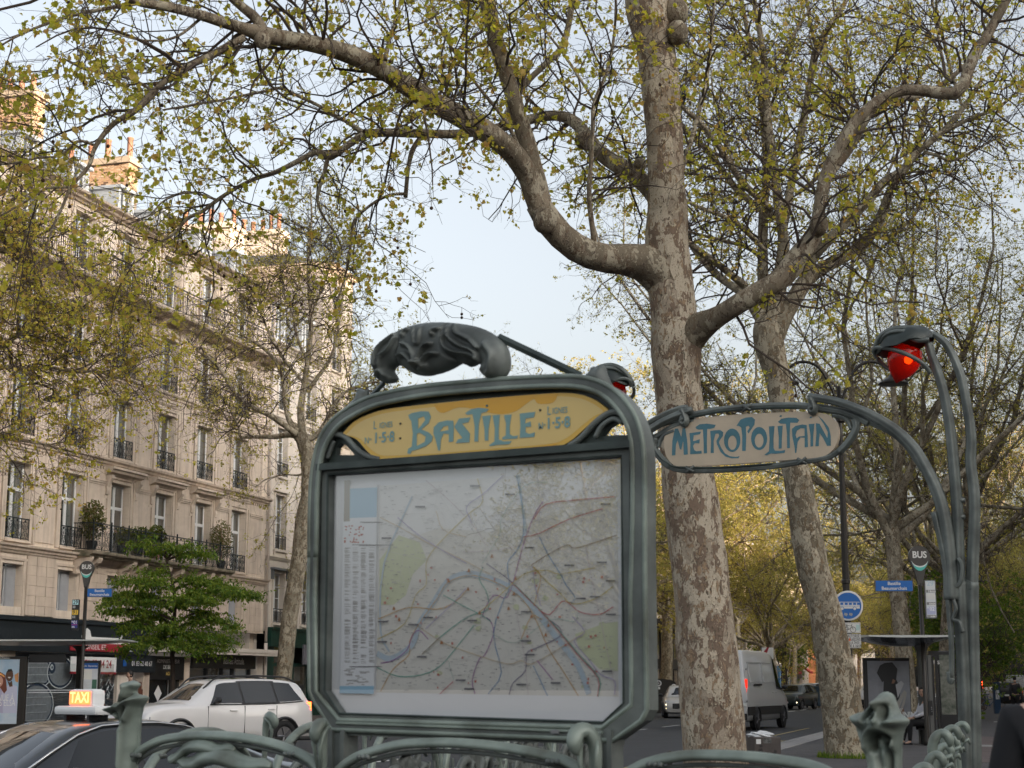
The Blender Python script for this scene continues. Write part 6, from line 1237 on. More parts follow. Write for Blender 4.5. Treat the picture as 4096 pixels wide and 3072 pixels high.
M2([(680, 208), (712, 206), (706, 270), (706, 330), (715, 345), (745, 346), (772, 341), (768, 357), (720, 362), (690, 361), (668, 370), (654, 369), (680, 348), (684, 280)])
M2([(729, 206), (758, 204), (753, 270), (752, 332), (735, 334), (736, 270)]); M2([(738, 152), (746, 144), (754, 146), (749, 156)]); M2([(908, 160), (916, 151), (924, 154), (918, 163)])
M2([(731, 183), (750, 165), (790, 158), (835, 160), (851, 172), (840, 188), (800, 187), (797, 250), (798, 330), (783, 331), (782, 250), (776, 194), (745, 192)])
M2([(810, 222), (830, 205), (870, 197), (892, 200), (898, 260), (900, 324), (882, 326), (882, 272), (858, 270), (842, 295), (834, 357), (827, 357), (826, 330), (812, 262)], [[(830, 255), (838, 232), (860, 218), (881, 220), (882, 262), (850, 265), (836, 276)]])
M2([(904, 195), (936, 193), (930, 260), (929, 320), (914, 322), (915, 260)])
M2([(945, 190), (965, 193), (1010, 275), (1012, 240), (990, 195), (958, 148), (985, 172), (1018, 215), (1028, 260), (1029, 317), (1008, 318), (985, 272), (966, 245), (962, 285), (961, 319), (942, 320), (948, 250)])
def rail(pts, w0, name='rail', z=.02, m=None, par=None, rib=.16, n=18, taper=None, fl=1.0):
 P = arc(pts, 6); k = len(P); r = [w0 * kM / 2 * (1 if taper is None else taper[0] + (taper[1] - taper[0]) * i / (k - 1)) for i in range(k)]
 q = MB(); q.tube([(p[0], p[1], p[2] if len(p) > 2 else z) for p in P], r, n, rib=rib, ribn=5, flat=fl, up=(0, 0, 1)); return q.build(name, m or m_pat, par or GT_, smooth=True)
top = [(-60, 235), (0, 215), (80, 190), (180, 160), (250, 143), (400, 115), (560, 100), (700, 92), (860, 92), (1000, 108), (1100, 128), (1180, 158), (1240, 190)]
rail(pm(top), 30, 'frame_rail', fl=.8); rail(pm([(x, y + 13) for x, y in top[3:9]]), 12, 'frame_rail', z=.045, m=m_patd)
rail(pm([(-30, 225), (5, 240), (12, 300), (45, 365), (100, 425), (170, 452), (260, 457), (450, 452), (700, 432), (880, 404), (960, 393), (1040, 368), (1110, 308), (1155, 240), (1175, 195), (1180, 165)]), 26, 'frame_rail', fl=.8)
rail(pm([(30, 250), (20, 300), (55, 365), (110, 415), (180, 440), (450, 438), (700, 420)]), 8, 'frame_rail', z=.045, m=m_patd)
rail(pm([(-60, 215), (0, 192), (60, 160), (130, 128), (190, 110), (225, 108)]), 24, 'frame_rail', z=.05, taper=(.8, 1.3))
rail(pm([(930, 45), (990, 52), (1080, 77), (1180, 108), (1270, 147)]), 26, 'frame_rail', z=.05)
for (cx_, cy_) in ((207, 178), (932, 112)):
 v, f = inflate(sh(tf(MPn, oM, sM, [(cx_ - 34, cy_ - 62), (cx_ - 10, cy_ - 80), (cx_ + 34, cy_ - 78), (cx_ + 42, cy_ - 55), (cx_ + 24, cy_ - 40), (cx_ + 32, cy_ - 5), (cx_ + 22, cy_ + 26), (cx_, cy_ + 38), (cx_ - 22, cy_ + 26), (cx_ - 30, cy_), (cx_ - 22, cy_ - 30)]), U1), .03, .007,
    ridges=[(sh(tf(MPn, oM, sM, [(cx_ - 5, cy_ - 60), (cx_ + 10, cy_ - 25), (cx_ + 16, cy_ + 5), (cx_, cy_ + 20), (cx_ - 12, cy_ + 5), (cx_, cy_ - 8)]), U1), .010, .02)]); q = MB(); q.raw([(a, b_, c_ + .05) for a, b_, c_ in v], f); q.build('clasp', m_pat, GT_, smooth=True)
for (x, y) in ((560, 105), (240, 452), (870, 405)):
 P = pm([(x, y)])[0]; q = MB(); q.tube([(P[0] - .04, P[1] - .028, .05), (P[0] + .04, P[1] + .028, .05)], .013, 8); q.tube([(P[0] - .04, P[1] + .025, .05), (P[0] + .04, P[1] - .025, .05)], .013, 8); q.build('knot', m_pat, GT_, smooth=True)
def half(side):
 """one lamp with its stems; side -1 is the mirror image at the left end"""
 def X(p): return [(a if side > 0 else -a, b_) + tuple(c_) for a, b_, *c_ in p]
 def rl(pts, w0, nm, **k): return rail(X(pts), w0, nm, **k)
 kr = sR / sM; kl = sL / sM; kf = sF / sM
 rl(pr([(-5, 38), (130, 62), (250, 105), (350, 157), (430, 215), (500, 290), (548, 372), (592, 460), (627, 560), (648, 680), (660, 800), (668, 900), (672, 1000)]), 38 * kr, 'stem', z=.05, taper=(.75, 1.35))
 rl(pr([(-5, 85), (100, 98), (180, 125), (240, 140), (300, 165), (380, 205), (450, 270), (500, 345), (525, 385)]), 30 * kr, 'stem', z=.0, taper=(1, .6))
 rl(pr([(205, 140), (212, 185), (180, 245), (130, 300)]), 26 * kr, 'stem', z=.02)
 rl(pr([(100, 122), (150, 132), (175, 155), (190, 190)]), 16 * kr, 'stem', z=.02)
 rl(pl_([(500, 215), (530, 320), (570, 430), (610, 560), (640, 700), (665, 850), (680, 980)]) + pr([(662, 300), (680, 450), (690, 600), (695, 800), (700, 950)])[1:] + pf([(1830, 560), (1838, 760), (1850, 1000), (1862, 1300), (1878, 1750)]) + [], 52 * kl, 'stem', z=.0, taper=(.9, 1.5))
 rl(pl_([(455, 118), (500, 140), (560, 162), (620, 215), (670, 300), (710, 390), (745, 500), (775, 650), (800, 800), (815, 952)]) + pr([(745, 350), (762, 500), (762, 650), (755, 800), (750, 950)]) + pf([(1895, 560), (1895, 800), (1900, 1100), (1905, 1400), (1908, 1750)]), 46 * kl, 'stem', z=-.04, taper=(.8, 1.7))
 rl(pf([(1700, 150), (1740, 320), (1768, 480), (1780, 620), (1790, 760), (1800, 900), (1802, 1040), (1798, 1120)]), 22 * kf, 'stem', z=.07, taper=(1.5, .9))
 rl(pf([(1788, 1090), (1790, 1130), (1798, 1150), (1806, 1130)]), 24 * kf, 'drip', z=.07)
 rl(pf([(1762, 520), (1775, 560), (1810, 590), (1850, 560), (1860, 470), (1838, 420)]), 20 * kf, 'leaf_wrap', z=.06); rl(pf([(1812, 660), (1830, 720), (1812, 780), (1850, 800), (1870, 860)]), 16 * kf, 'leaf_wrap', z=.08)
 for y in (75, 175): rl(pf([(1786, y), (1862, y)]), 22 * kf, 'collar', z=.0, rib=0)
 # hood over the lamp
 C0 = X(pl_([(330, 250)]))[0]; a_ = X(pl_([(120, 300)]))[0]; rx = abs(C0[0] - a_[0]); ry = X(pl_([(330, 105)]))[0][1] - C0[1]
 q = MB(); vs = []; n, m_ = 28, 9
 for i in range(m_ + 1):
  t = i / m_ * math.pi / 2
  for j in range(n):
   a = 2 * math.pi * j / n; x = rx * math.cos(t) * math.cos(a); z = rx * .80 * math.cos(t) * math.sin(a); y = ry * math.sin(t) - side * x * 0 - .28 * (x if side > 0 else -x) * -1 * .0
   y += .20 * (x * side); y += .012 * math.cos(6 * a) * math.cos(t)
   vs.append((C0[0] + x, C0[1] + y + .0, z + .02))
 fs = [(i * n + j, i * n + (j + 1) % n, (i + 1) * n + (j + 1) % n, (i + 1) * n + j) for i in range(m_) for j in range(n)]
 q.raw(vs, fs); q.raw([(C0[0] + (v[0] - C0[0]) * .93, C0[1] + (v[1] - C0[1]) * .93 - .004, .02 + (v[2] - .02) * .93) for v in vs], [f[::-1] for f in fs]); q.raw([], [])
 hood = q.build('lamp_hood', m_patd, GT_, smooth=True)
 def band(pts, w0, z0, z1):
  P = X(pl_(pts)); P = arc([(p[0], p[1], z0 + (z1 - z0) * math.sin(math.pi * i / (len(P) - 1))) for i, p in enumerate(P)], 6); q = MB(); q.tube(P, w0 * kM * kl / 2, 12, rib=.15, ribn=4, up=(0, 0, 1)); q.build('hood_band', m_pat, GT_, smooth=True)
 band([(125, 330), (118, 290), (150, 270), (210, 275), (290, 288), (370, 315), (440, 350), (500, 392), (535, 450)], 24, .05, .17)
 band([(118, 300), (135, 235), (180, 178), (250, 135), (330, 118), (420, 118), (500, 145)], 30, .05, .12)
 band([(230, 140), (320, 102), (400, 92), (470, 105), (530, 145)], 17, -.02, .02); band([(160, 225), (230, 170), (330, 150), (430, 165), (500, 205)], 26, .08, .16); band([(118, 330), (150, 380), (200, 410), (222, 395)], 24, .02, -.05)
 band([(400, 150), (420, 195), (470, 215), (540, 205)], 28, .10, .14)
 # red glass flower with a lit bulb inside
 ax0 = X(pl_([(360, 235)]))[0]; ax1 = X(pl_([(262, 522)]))[0]; dv = Vector((ax1[0] - ax0[0], ax1[1] - ax0[1], 0)); L_ = dv.length
 prof = [(.001, 0), (.30, .01), (.36, .06), (.41, .2), (.425, .34), (.405, .48), (.35, .62), (.27, .74), (.18, .84), (.10, .92), (.04, .98), (.001, 1.0)]
 q = MB(); q.lathe([(r_ * L_, z * L_) for r_, z in prof], 24, cap=False); rot = dv.to_track_quat('Z', 'Y').to_matrix().to_4x4()
 q.v = [tuple(rot @ Vector(p) + Vector((ax0[0], ax0[1], .02))) for p in q.v]; lampg = q.build('lamp_glass', m_redg, GT_, smooth=True)
 bp_ = X(pl_([(365, 350)]))[0]; q = MB(); q.ball((bp_[0], bp_[1], .05), .035, 10); q.build('bulb', m_bulb, lampg, smooth=True)
m_redg = bpy.data.materials.new('red_glass'); m_redg.use_nodes = True; t_ = m_redg.node_tree; t_.nodes.clear(); o_ = N(m_redg, 'ShaderNodeOutputMaterial')
tr_ = N(m_redg, 'ShaderNodeBsdfTransparent'); tr_.inputs[0].default_value = (.22, .02, .004, 1); pd = N(m_redg, 'ShaderNodeBsdfPrincipled'); pd.inputs['Base Color'].default_value = (.10, .002, .0015, 1); pd.inputs['Roughness'].default_value = .12; pd.inputs['Coat Weight'].default_value = .5
tl_ = N(m_redg, 'ShaderNodeBsdfTranslucent'); tl_.inputs[0].default_value = (.13, .003, .001, 1); ad_ = N(m_redg, 'ShaderNodeMixShader'); ad_.inputs[0].default_value = .5; t_.links.new(pd.outputs[0], ad_.inputs[1]); t_.links.new(tl_.outputs[0], ad_.inputs[2])
mx_ = N(m_redg, 'ShaderNodeMixShader'); mx_.inputs[0].default_value = .74; t_.links.new(tr_.outputs[0], mx_.inputs[1]); t_.links.new(ad_.outputs[0], mx_.inputs[2]); t_.links.new(mx_.outputs[0], o_.inputs[0])
m_bulb = mat('lit_bulb', (1, .4, .1), .5, emit=(1.0, .42, .08), estr=8)
half(1); half(-1)
# ---- balustrades
RU = RPn.uv(1940, 2900)[0]
oG, sG = (0, 2022), .633; oH, sH = (1250, 1900), .7063; oI, sI = (2600, 2522), .3315; oJ, sJ = (3380, 2750), .5638; oK, sK = (400, 2700), .4069
class SidePlane(Plane):
 """plane parallel to the street through a ground point"""
 def __init__(s, x, y): s.o = np.array([x, y, 0.0]); s.u = np.array([0, 1.0, 0]); s.n = np.array([1.0, 0, 0])
 def mat(s): return Matrix(((0, 0, 1, s.o[0]), (1, 0, 0, s.o[1]), (0, 1, 0, 0), (0, 0, 0, 1)))
cl = RPn.o + RPn.u * RPn.uv(515, 2850)[0]; cr_ = RPn.o + RPn.u * RPn.uv(3520, 2850)[0]
FR = plane_thing('balustrade', 'green cast-iron balustrade with long arched rails in front of the map panel', 'railing', RPn, RU)
def f_(o, s, pts): return sh(tf(RPn, o, s, pts), RU)
def shield(par, u, w, h, z0, zz=.0, m=None):
 """cast shield with swirls, hung in the balustrade"""
 ol = [(-.5, 1.0), (-.46, .55), (-.36, .2), (-.15, .03), (0, 0), (.15, .03), (.36, .2), (.46, .55), (.5, 1.0), (.3, .93), (.12, .97), (0, 1.04), (-.12, .97), (-.3, .93)]
 P = [(u + a * w, z0 + b_ * h) for a, b_ in ol]
 R_ = [([(u + s_ * .06 * w, z0 + .2 * h), (u + s_ * .2 * w, z0 + .4 * h), (u + s_ * .34 * w, z0 + .62 * h), (u + s_ * .26 * w, z0 + .82 * h), (u + s_ * .12 * w, z0 + .72 * h), (u + s_ * .18 * w, z0 + .58 * h)], .016, .03) for s_ in (-1, 1)] + [([(u, z0 + .1 * h), (u, z0 + .5 * h), (u, z0 + .9 * h)], .014, .022)]
 v, f = inflate(P, .04, .014, ridges=R_, thick=.03, sm=2); q = MB(); q.raw([(a, b_, c_ + zz) for a, b_, c_ in v], f); return q.build('shield', m or m_pat, par, smooth=True)
def scroll_head(par, u, z, s=1.0, flip=1, m=None, tall=1.0):
 """post ending in a rolled bud"""
 q = MB(); pts = [(0, -1.0 * tall, 0), (0, -.6, 0), (-.01, -.25, 0), (-.02, -.06, .0), (-.01, .05, .02), (.02, .10, .06), (.05, .085, .12), (.05, .03, .155), (.04, -.02, .15), (.03, -.05, .14)]
 r = [.032, .030, .034, .042, .048, .05, .052, .05, .036, .012]; P = smooth_path([(a, b_, c_, d) for (a, b_, c_), d in zip(pts, r)], 4)
 q.tube([(u + flip * p[0] * s, z + p[1] * s, p[2] * s) for p in P], [p[3] * s for p in P], 12, rib=.13, ribn=3)
 q.tube([(u + flip * (.03) * s, z - .3 * s, .03), (u + flip * .045 * s, z - .1 * s, .05), (u + flip * .06 * s, z + .02 * s, .04), (u + flip * .05 * s, z + .08 * s, .0)], [.012 * s, .02 * s, .024 * s, .01 * s], 8)
 q.tube([(u - flip * .03 * s, z - .25 * s, .02), (u - flip * .06 * s, z - .05 * s, .03), (u - flip * .055 * s, z + .04 * s, .02)], [.008 * s, .02 * s, .008 * s], 8)
 return q.build('post', m or m_patl, par, smooth=True)
def arch(par, pts, r=.019, m=None, nubs=()):
 P = arc(pts, 8); q = MB(); q.tube([(p[0], p[1], 0) for p in P], r, 14, rib=.12, ribn=3, flat=1.25, up=(0, 0, 1)); o = q.build('arched_rail', m or m_patl, par, smooth=True)
 q = MB(); q.tube([(p[0], p[1] - r * 1.6, -.01) for p in P], r * .45, 8, up=(0, 0, 1));
 for t in nubs:
  p = P[int(t * (len(P) - 1))]
  for k in (-1, 0, 1): q.ball((p[0] + k * .022, p[1] - .012, .018), .013, 6)
 q.build('lower_bead', m or m_pat, par, smooth=True)
GY = on_ground(1940, 3400)[2]
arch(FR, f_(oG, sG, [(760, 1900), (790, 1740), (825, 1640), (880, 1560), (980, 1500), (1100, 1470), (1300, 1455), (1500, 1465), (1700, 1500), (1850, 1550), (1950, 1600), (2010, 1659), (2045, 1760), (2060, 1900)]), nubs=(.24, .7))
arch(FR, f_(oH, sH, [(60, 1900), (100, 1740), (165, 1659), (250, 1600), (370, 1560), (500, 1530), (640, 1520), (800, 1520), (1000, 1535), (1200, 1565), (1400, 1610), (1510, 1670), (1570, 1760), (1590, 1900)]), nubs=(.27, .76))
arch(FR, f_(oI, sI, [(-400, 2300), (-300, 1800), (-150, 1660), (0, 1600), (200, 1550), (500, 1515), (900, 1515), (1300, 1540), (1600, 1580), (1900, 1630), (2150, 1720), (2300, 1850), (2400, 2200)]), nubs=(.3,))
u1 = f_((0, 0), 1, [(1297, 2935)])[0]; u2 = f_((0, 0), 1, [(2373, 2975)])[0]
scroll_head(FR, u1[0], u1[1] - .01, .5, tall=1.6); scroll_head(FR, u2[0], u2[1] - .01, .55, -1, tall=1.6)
# long rolled leaf ornament under the left arch, and shields under each arch
for o__, s__, pts, rr in ((oK, sK, [(785, 840), (830, 850), (880, 880), (960, 870), (1040, 820), (1130, 800), (1220, 805), (1300, 830), (1400, 870), (1520, 890), (1640, 880), (1700, 900)], (.012, .02, .026, .030, .034, .038, .040, .040, .034, .028, .022, .012)), (oK, sK, [(710, 800), (740, 830), (800, 790), (880, 720), (980, 700), (1080, 710), (1180, 740), (1280, 720), (1340, 740)], (.012, .022, .02, .024, .028, .026, .022, .018, .01))):
 P = f_(o__, s__, pts); P = smooth_path([(a, b_, .01, r_) for (a, b_), r_ in zip(P, rr)], 5); q = MB(); q.tube([p[:3] for p in P], [p[3] for p in P], 14, rib=.18, ribn=3); q.build('leaf_ornament', m_patl, FR, smooth=True)
for (uu, ww) in ((f_((0, 0), 1, [(880, 3100)])[0][0], .55), (f_((0, 0), 1, [(1860, 3150)])[0][0], .6), (f_((0, 0), 1, [(2960, 3150)])[0][0], .6)): shield(FR, uu, ww, .62, .42)
ua, ub = RPn.uv(515, 2850)[0] - RU, RPn.uv(3520, 2850)[0] - RU
q = MB(); q.box(ua, ub, .10, .145, -.02, .02); q.box(ua, ub, .36, .39, -.015, .015); q.build('bottom_rail', m_pat, FR)
for k in range(34):
 uu = ua + (ub - ua) * (k + .5) / 34; q = MB(); q.tube([(uu, .14, 0), (uu, .37, 0)], .011, 6); q.build('bar', m_pat, FR)
# corner posts
rsil = [(300, 28), (340, 50), (365, 110), (392, 180), (440, 215), (452, 250), (425, 290), (408, 360), (402, 470), (400, 640), (405, 900), (190, 900), (185, 640), (180, 520), (150, 430), (120, 340), (100, 270), (62, 215), (75, 187), (150, 162), (188, 130), (240, 60), (270, 34)]
rr_ = [(a, b_, c_) for a, b_, c_ in (([(190, 220), (200, 160), (240, 110), (300, 90), (345, 120), (370, 180), (400, 235)], .011, .03), ([(240, 225), (262, 180), (285, 120)], .008, .03), ([(300, 225), (300, 170), (295, 110)], .012, .045), ([(360, 235), (345, 180), (320, 120)], .009, .03), ([(80, 210), (160, 235), (260, 250), (360, 255), (440, 240)], .016, .035),
 ([(215, 215), (228, 160), (250, 130)], .010, -.06), ([(270, 215), (275, 165)], .007, -.05), ([(345, 215), (338, 160), (325, 125)], .009, -.06), ([(205, 420), (215, 340), (260, 300), (330, 300), (375, 340), (385, 420)], .012, .035), ([(240, 420), (255, 350), (300, 330), (350, 360)], .012, -.05), ([(300, 560), (280, 450), (300, 380)], .015, -.03), ([(350, 620), (350, 480), (330, 400)], .01, -.04), ([(200, 800), (200, 560), (170, 400), (110, 260)], .012, .02))]
def corner(label, o_, s_, sil, rid, R0, pl_c):
 c_ = f_(o_, s_, [sil[0]])[0]; m_c = RPn.mat() @ Matrix.Translation((RU + c_[0], 0, 0)); t = thing('corner_post', label, 'railing post', matrix=m_c, group=None)
 P = [(a - c_[0], b_) for a, b_ in f_(o_, s_, sil)]; v, f = inflate(P, R0, .0055, ridges=[([(a - c_[0], b_) for a, b_ in f_(o_, s_, a_)], b2, c2_) for a_, b2, c2_ in rid], sm=3); q = MB(); q.raw(v, f); q.build('flower_head', m_patl, t, smooth=True)
 x0, x1 = P[10][0], P[11][0]; zb = P[10][1] + .04; q = MB(); q.tube([((x0 + x1) / 2, .0, 0), ((x0 + x1) / 2, .1, 0), ((x0 + x1) / 2, zb, 0)], [abs(x1 - x0) * .7, abs(x1 - x0) * .5, abs(x1 - x0) * .45], 14, rib=.1); q.build('shaft', m_patl, t, smooth=True)
corner('large weathered green flower-headed post at lower right of the balustrade', oJ, sJ, rsil, rr_, .075, 0)
lsil = [(330, 52), (372, 72), (382, 105), (345, 150), (360, 180), (400, 192), (460, 210), (445, 262), (412, 310), (400, 360), (388, 420), (378, 560), (370, 700), (352, 830), (345, 1300), (200, 1300), (208, 830), (218, 600), (225, 480), (180, 440), (120, 385), (108, 325), (178, 292), (240, 262), (272, 200), (285, 110), (282, 72)]
lrid = [([(110, 330), (200, 320), (300, 290), (400, 240), (455, 215)], .014, .035), ([(180, 440), (150, 380), (200, 350), (240, 400), (225, 470)], .010, -.05), ([(300, 80), (320, 150), (290, 220), (250, 270)], .010, .03), ([(345, 160), (330, 230), (280, 280)], .010, -.03), ([(400, 260), (360, 350), (330, 430)], .012, .02), ([(290, 480), (285, 700), (275, 900)], .012, .02), ([(330, 300), (290, 400), (280, 500)], .009, -.02)]
corner('slender pale green flared post at the left end of the front balustrade', oK, sK, lsil, lrid, .055, 0)
# side balustrades running away along the street
def side_rail(label, c0, n, step, top_z, first=0.0):
 pl = SidePlane(c0[0], c0[1]); t = thing('balustrade', label, 'railing', matrix=pl.mat()); L_ = n * step
 for k in range(n):
  u0 = k * step + .10; u3 = (k + 1) * step - .10
  arch(t, [(u0 - .06, .75), (u0 - .02, .95), (u0 + .10, top_z - .17), (u0 + .35, top_z - .055), ((u0 + u3) / 2, top_z - .03), (u3 - .35, top_z - .055), (u3 - .10, top_z - .17), (u3 + .02, .95), (u3 + .06, .75)], .019, nubs=(.3, .7))
  shield(t, (u0 + u3) / 2, .5, .68, .42, m=m_pat)
  for du in (-.42, .42):
   P = smooth_path([((u0 + u3) / 2 + du, .45, 0, .014), ((u0 + u3) / 2 + du * .95, .8, 0, .02), ((u0 + u3) / 2 + du * .75, .98, .02, .03), ((u0 + u3) / 2 + du * .5, .99, .03, .03), ((u0 + u3) / 2 + du * .45, .92, .03, .018)], 4)
   q = MB(); q.tube([p[:3] for p in P], [p[3] for p in P], 10, rib=.12); q.build('scroll', m_pat, t, smooth=True)
  q = MB(); P = smooth_path([((u0 + u3) / 2 - .4, 1.06, .0, .012), ((u0 + u3) / 2 - .25, 1.12, .02, .028), ((u0 + u3) / 2, 1.10, .02, .03), ((u0 + u3) / 2 + .25, 1.12, .02, .026), ((u0 + u3) / 2 + .4, 1.06, 0, .01)], 4); q.tube([p[:3] for p in P], [p[3] for p in P], 10, rib=.15); q.build('leaf_ornament', m_pat, t, smooth=True)
  for uu in (u0 + .04, u0 + .14, u3 - .14, u3 - .04): q = MB(); q.tube([(uu, .12, 0), (uu, 1.02, 0)], .013, 6); q.build('bar', m_pat, t)
  scroll_head(t, (k + 1) * step, top_z - .01, .42, 1 if k % 2 else -1, tall=1.5)
 q = MB(); q.box(0, L_, .10, .145, -.02, .02); q.box(0, L_, .40, .43, -.015, .015); q.box(0, L_, .93, .955, -.012, .012); q.build('bottom_rail', m_pat, t); return t
side_rail('far side of the balustrade running away below the map panel, seen behind the front rail', cl, 6, 1.40, 1.33)
# right side: row of rolled leaf heads seen end on
pl = SidePlane(cr_[0], cr_[1]); RS_ = thing('balustrade', 'right side of the balustrade with a receding row of rolled leaf heads', 'railing', matrix=pl.mat())
def leafhead(par, u, z, s):
 q = MB(); pts = [(0, -1.05, .02, .05), (0, -.55, .01, .048), (0, -.25, -.015, .05), (0, -.08, -.02, .055), (0, .03, .01, .056), (0, .085, .07, .048), (0, .075, .13, .05), (0, .02, .165, .048), (0, -.03, .165, .034), (0, -.055, .15, .012)]
 P = smooth_path(pts, 4); q.tube([(u + p[0], z + p[1] * s, p[2] * s) for p in P], [p[3] * s for p in P], 14, rib=.22, ribn=2, flat=1.25)
 q.tube([(u - .03 * s, z - .34 * s, .03 * s), (u - .035 * s, z - .18 * s, .10 * s), (u - .02 * s, z - .15 * s, .17 * s), (u - .0, z - .22 * s, .20 * s)], [.012 * s, .03 * s, .034 * s, .012 * s], 10)
 q.build('rolled_leaf', m_patl, par, smooth=True)
for px, py in ((3734, 2932), (3780, 2912), (3824, 2895), (3862, 2881)):
 u, z = pl.uv(px, py); u = max(u, .25); leafhead(RS_, u, min(z, 1.42) - .045, .5)
print('RS', [tuple(round(float(c), 2) for c in pl.uv(px, py)) for px, py in ((3655, 2975), (3741, 2942), (3786, 2916), (3828, 2899), (3862, 2885))])
for k in range(6):
 u0 = k * 1.25
 for uu in (.3, .6, .9): q = MB(); q.tube([(u0 + uu, .12, 0), (u0 + uu, 1.0, 0)], .013, 6); q.build('bar', m_pat, RS_)
 leafhead(RS_, u0 + .62, 1.14, .42)
q = MB(); q.box(0, 7.8, .10, .145, -.02, .02); q.box(0, 7.8, .40, .43, -.015, .015); q.box(0, 7.8, .99, 1.02, -.015, .015); q.build('bottom_rail', m_pat, RS_)
# ================================================================ street furniture
m_dk = mat('dark_bronze_paint', (.030, .026, .022), .4, .3); m_tin = mat('grey_metal', (.13, .13, .125), .4, .5); m_shglass = glass_mat('shelter_glass', (.86, .9, .9), 1.6, .01, .92)
m_signw = mat('sign_white', (.70, .69, .66), .4, var=.08, scale=6); m_signb = mat('blue_sign_face', (.008, .12, .42), .35); m_turq = mat('turquoise', (.10, .52, .45), .4); m_offw = mat('pale_print', (.62, .64, .66), .5)
FZ = (R(90), 0, 0)
def facing(p):   # yaw so that local -y looks at the standpoint
 return math.atan2(p[0], -p[1]) + math.pi if False else -math.atan2(p[0], p[1])
def rbox(q, x0, x1, y0, y1, z0, z1, r=.03, k=None):
 """upright rounded plate in the xz plane, thickness along y"""
 pts = []
 for cx_, cz_, a0 in ((x1 - r, z1 - r, 0), (x0 + r, z1 - r, 90), (x0 + r, z0 + r, 180), (x1 - r, z0 + r, 270)):
  for i in range(5): a = R(a0 + i * 22.5); pts.append((cx_ + r * math.cos(a), cz_ + r * math.sin(a)))
 t = MB(); t.prism(pts, 0, y1 - y0); q.raw([(a, y1 - c, b) for a, b, c in t.v], t.f, k)
def label_plane(q_or, pts, y, m, name, par, th=.002):
 t = MB(); t.prism(pts, 0, th); t.v = [(a, y - c, b) for a, b, c in t.v]; return t.build(name, m, par)
def txt(s, size, m, par, x, z, y, **k): return link('lettering', text_mesh(s, size, m, **k), par, (x, y, z), FZ)
# ---- black street lamp with two swan-neck arms
def street_lamp(name, label, loc, rz, h, arms, group='black swan-neck street lamps'):
 t = thing(name, label, 'street lamp', loc, rz, group)
 q = MB(); q.lathe([(.17, 0), (.17, .5), (.12, .62), (.11, .7), (.085, .8), (.08, 2.6), (.075, h * .55), (.055, h * .85), (.045, h)], 14); q.build('pole', m_dk, t, smooth=True)
 q = MB(); q.lathe([(.075, h * .45), (.095, h * .452), (.095, h * .46), (.075, h * .463)], 14); q.lathe([(.09, h - .8), (.11, h - .78), (.11, h - .66), (.06, h - .6)], 14); q.build('collar', m_dk, t)
 for sx, reach, drop in arms:
  P = smooth_path([(0, 0, h - .7), (sx * reach * .10, 0, h - .15), (sx * reach * .35, 0, h + .42), (sx * reach * .68, 0, h + .55), (sx * reach, 0, h + .35)], 6); q = MB(); q.tube(P, .035, 8); q.build('arm', m_dk, t, smooth=True)
  x = sx * reach; q = MB(); q.lathe([(.03, h + .36), (.05, h + .30), (.09, h + .22), (.20, h + .16), (.32, h + .08), (.33, h + .05), (.28, h + .045), (.001, h + .05)], 20, (x, 0, 0)); q.build('lamp_head', m_dk, t, smooth=True)
 return t
sp = spot(3399, 35.2, .115); hh = at(3399, 1545, 35.2)[2]
LP = street_lamp('street_lamp', 'black double-armed street lamp pole carrying the round bus sign, behind the METROPOLITAIN plate', tuple(sp), YAW, hh - .12, ((1, 1.2, 0), (-1, 1.2, 0)))
street_lamp('street_lamp', 'swan-neck street lamp at the left edge among the yellow leaves', tuple(spot(-75, 46, .12)), YAW, at(120, 1585, 46)[2] - .3, ((1, 1.62, 0), (-1, 1.6, 0)))
street_lamp('street_lamp', 'distant street lamp seen just right of the thick trunk', tuple(spot(2905, 118, .0)), YAW, at(2930, 2385, 118)[2] - .2, ((1, .9, 0),))
street_lamp('street_lamp', 'street lamp behind the right row of trees near the lamp stems', tuple(spot(3890, 88, .1)), YAW, at(3945, 2316, 88)[2] - .3, ((1, .8, 0), (-1, .8, 0)))
street_lamp('street_lamp', 'distant street lamp left of the round bus sign', tuple(spot(3146, 150, .0)), YAW, at(3160, 2465, 150)[2] - .3, ((1, .9, 0), (-1, .9, 0)))
street_lamp('street_lamp', 'street lamp standing in the road behind the standpoint', (-16.5, -13, 0), R(40), 7.6, ((1, 1.1, 0), (-1, 1.1, 0)))
# ---- round bus lane sign with its two plates
b0 = spot(3404, 34.9, 0); t = thing('bus_lane_sign', 'round blue sign with a white bus above two white plates on the black pole', 'road sign', (b0.x, b0.y, 0), YAW)
kS = 34.9 / FPX * 1.017
def zz(py, D=34.9): return float(at(3400, py, D)[2])
cz = zz(2423); rr = .318
q = MB(); q.lathe([(.001, -.01), (rr - .015, -.01), (rr, -.002), (rr, .012), (rr - .012, .018), (.001, .02)], 40, axis='y'); q.v = [(a, -b_ , c_ + cz) for a, b_, c_ in q.v]; disc = q.build('sign_disc', m_signw, t)
label_plane(None, ell(0, cz, .278, .278, 40), -.0205, m_signb, 'blue_face', disc)
def pic(pts, m, y=-.024, par=disc): return label_plane(None, [(a * .278, cz + b_ * .278) for a, b_ in pts], y, m, 'bus_symbol', par)
pic([(-.80, -.22), (-.80, .02), (-.74, .22), (-.66, .30), (.86, .30), (.88, -.22)], m_signw)
for a in (-.62, -.28, .04, .36, .66): pic([(a, .06), (a + .02, .22), (a + .24, .22), (a + .24, .06)], m_signb, -.027)
pic([(-.60, .24), (-.58, .27), (.84, .27), (.84, .24)], m_signb, -.027); pic([(-.78, -.04), (-.78, -.02), (.86, -.02), (.86, -.04)], m_signb, -.027)
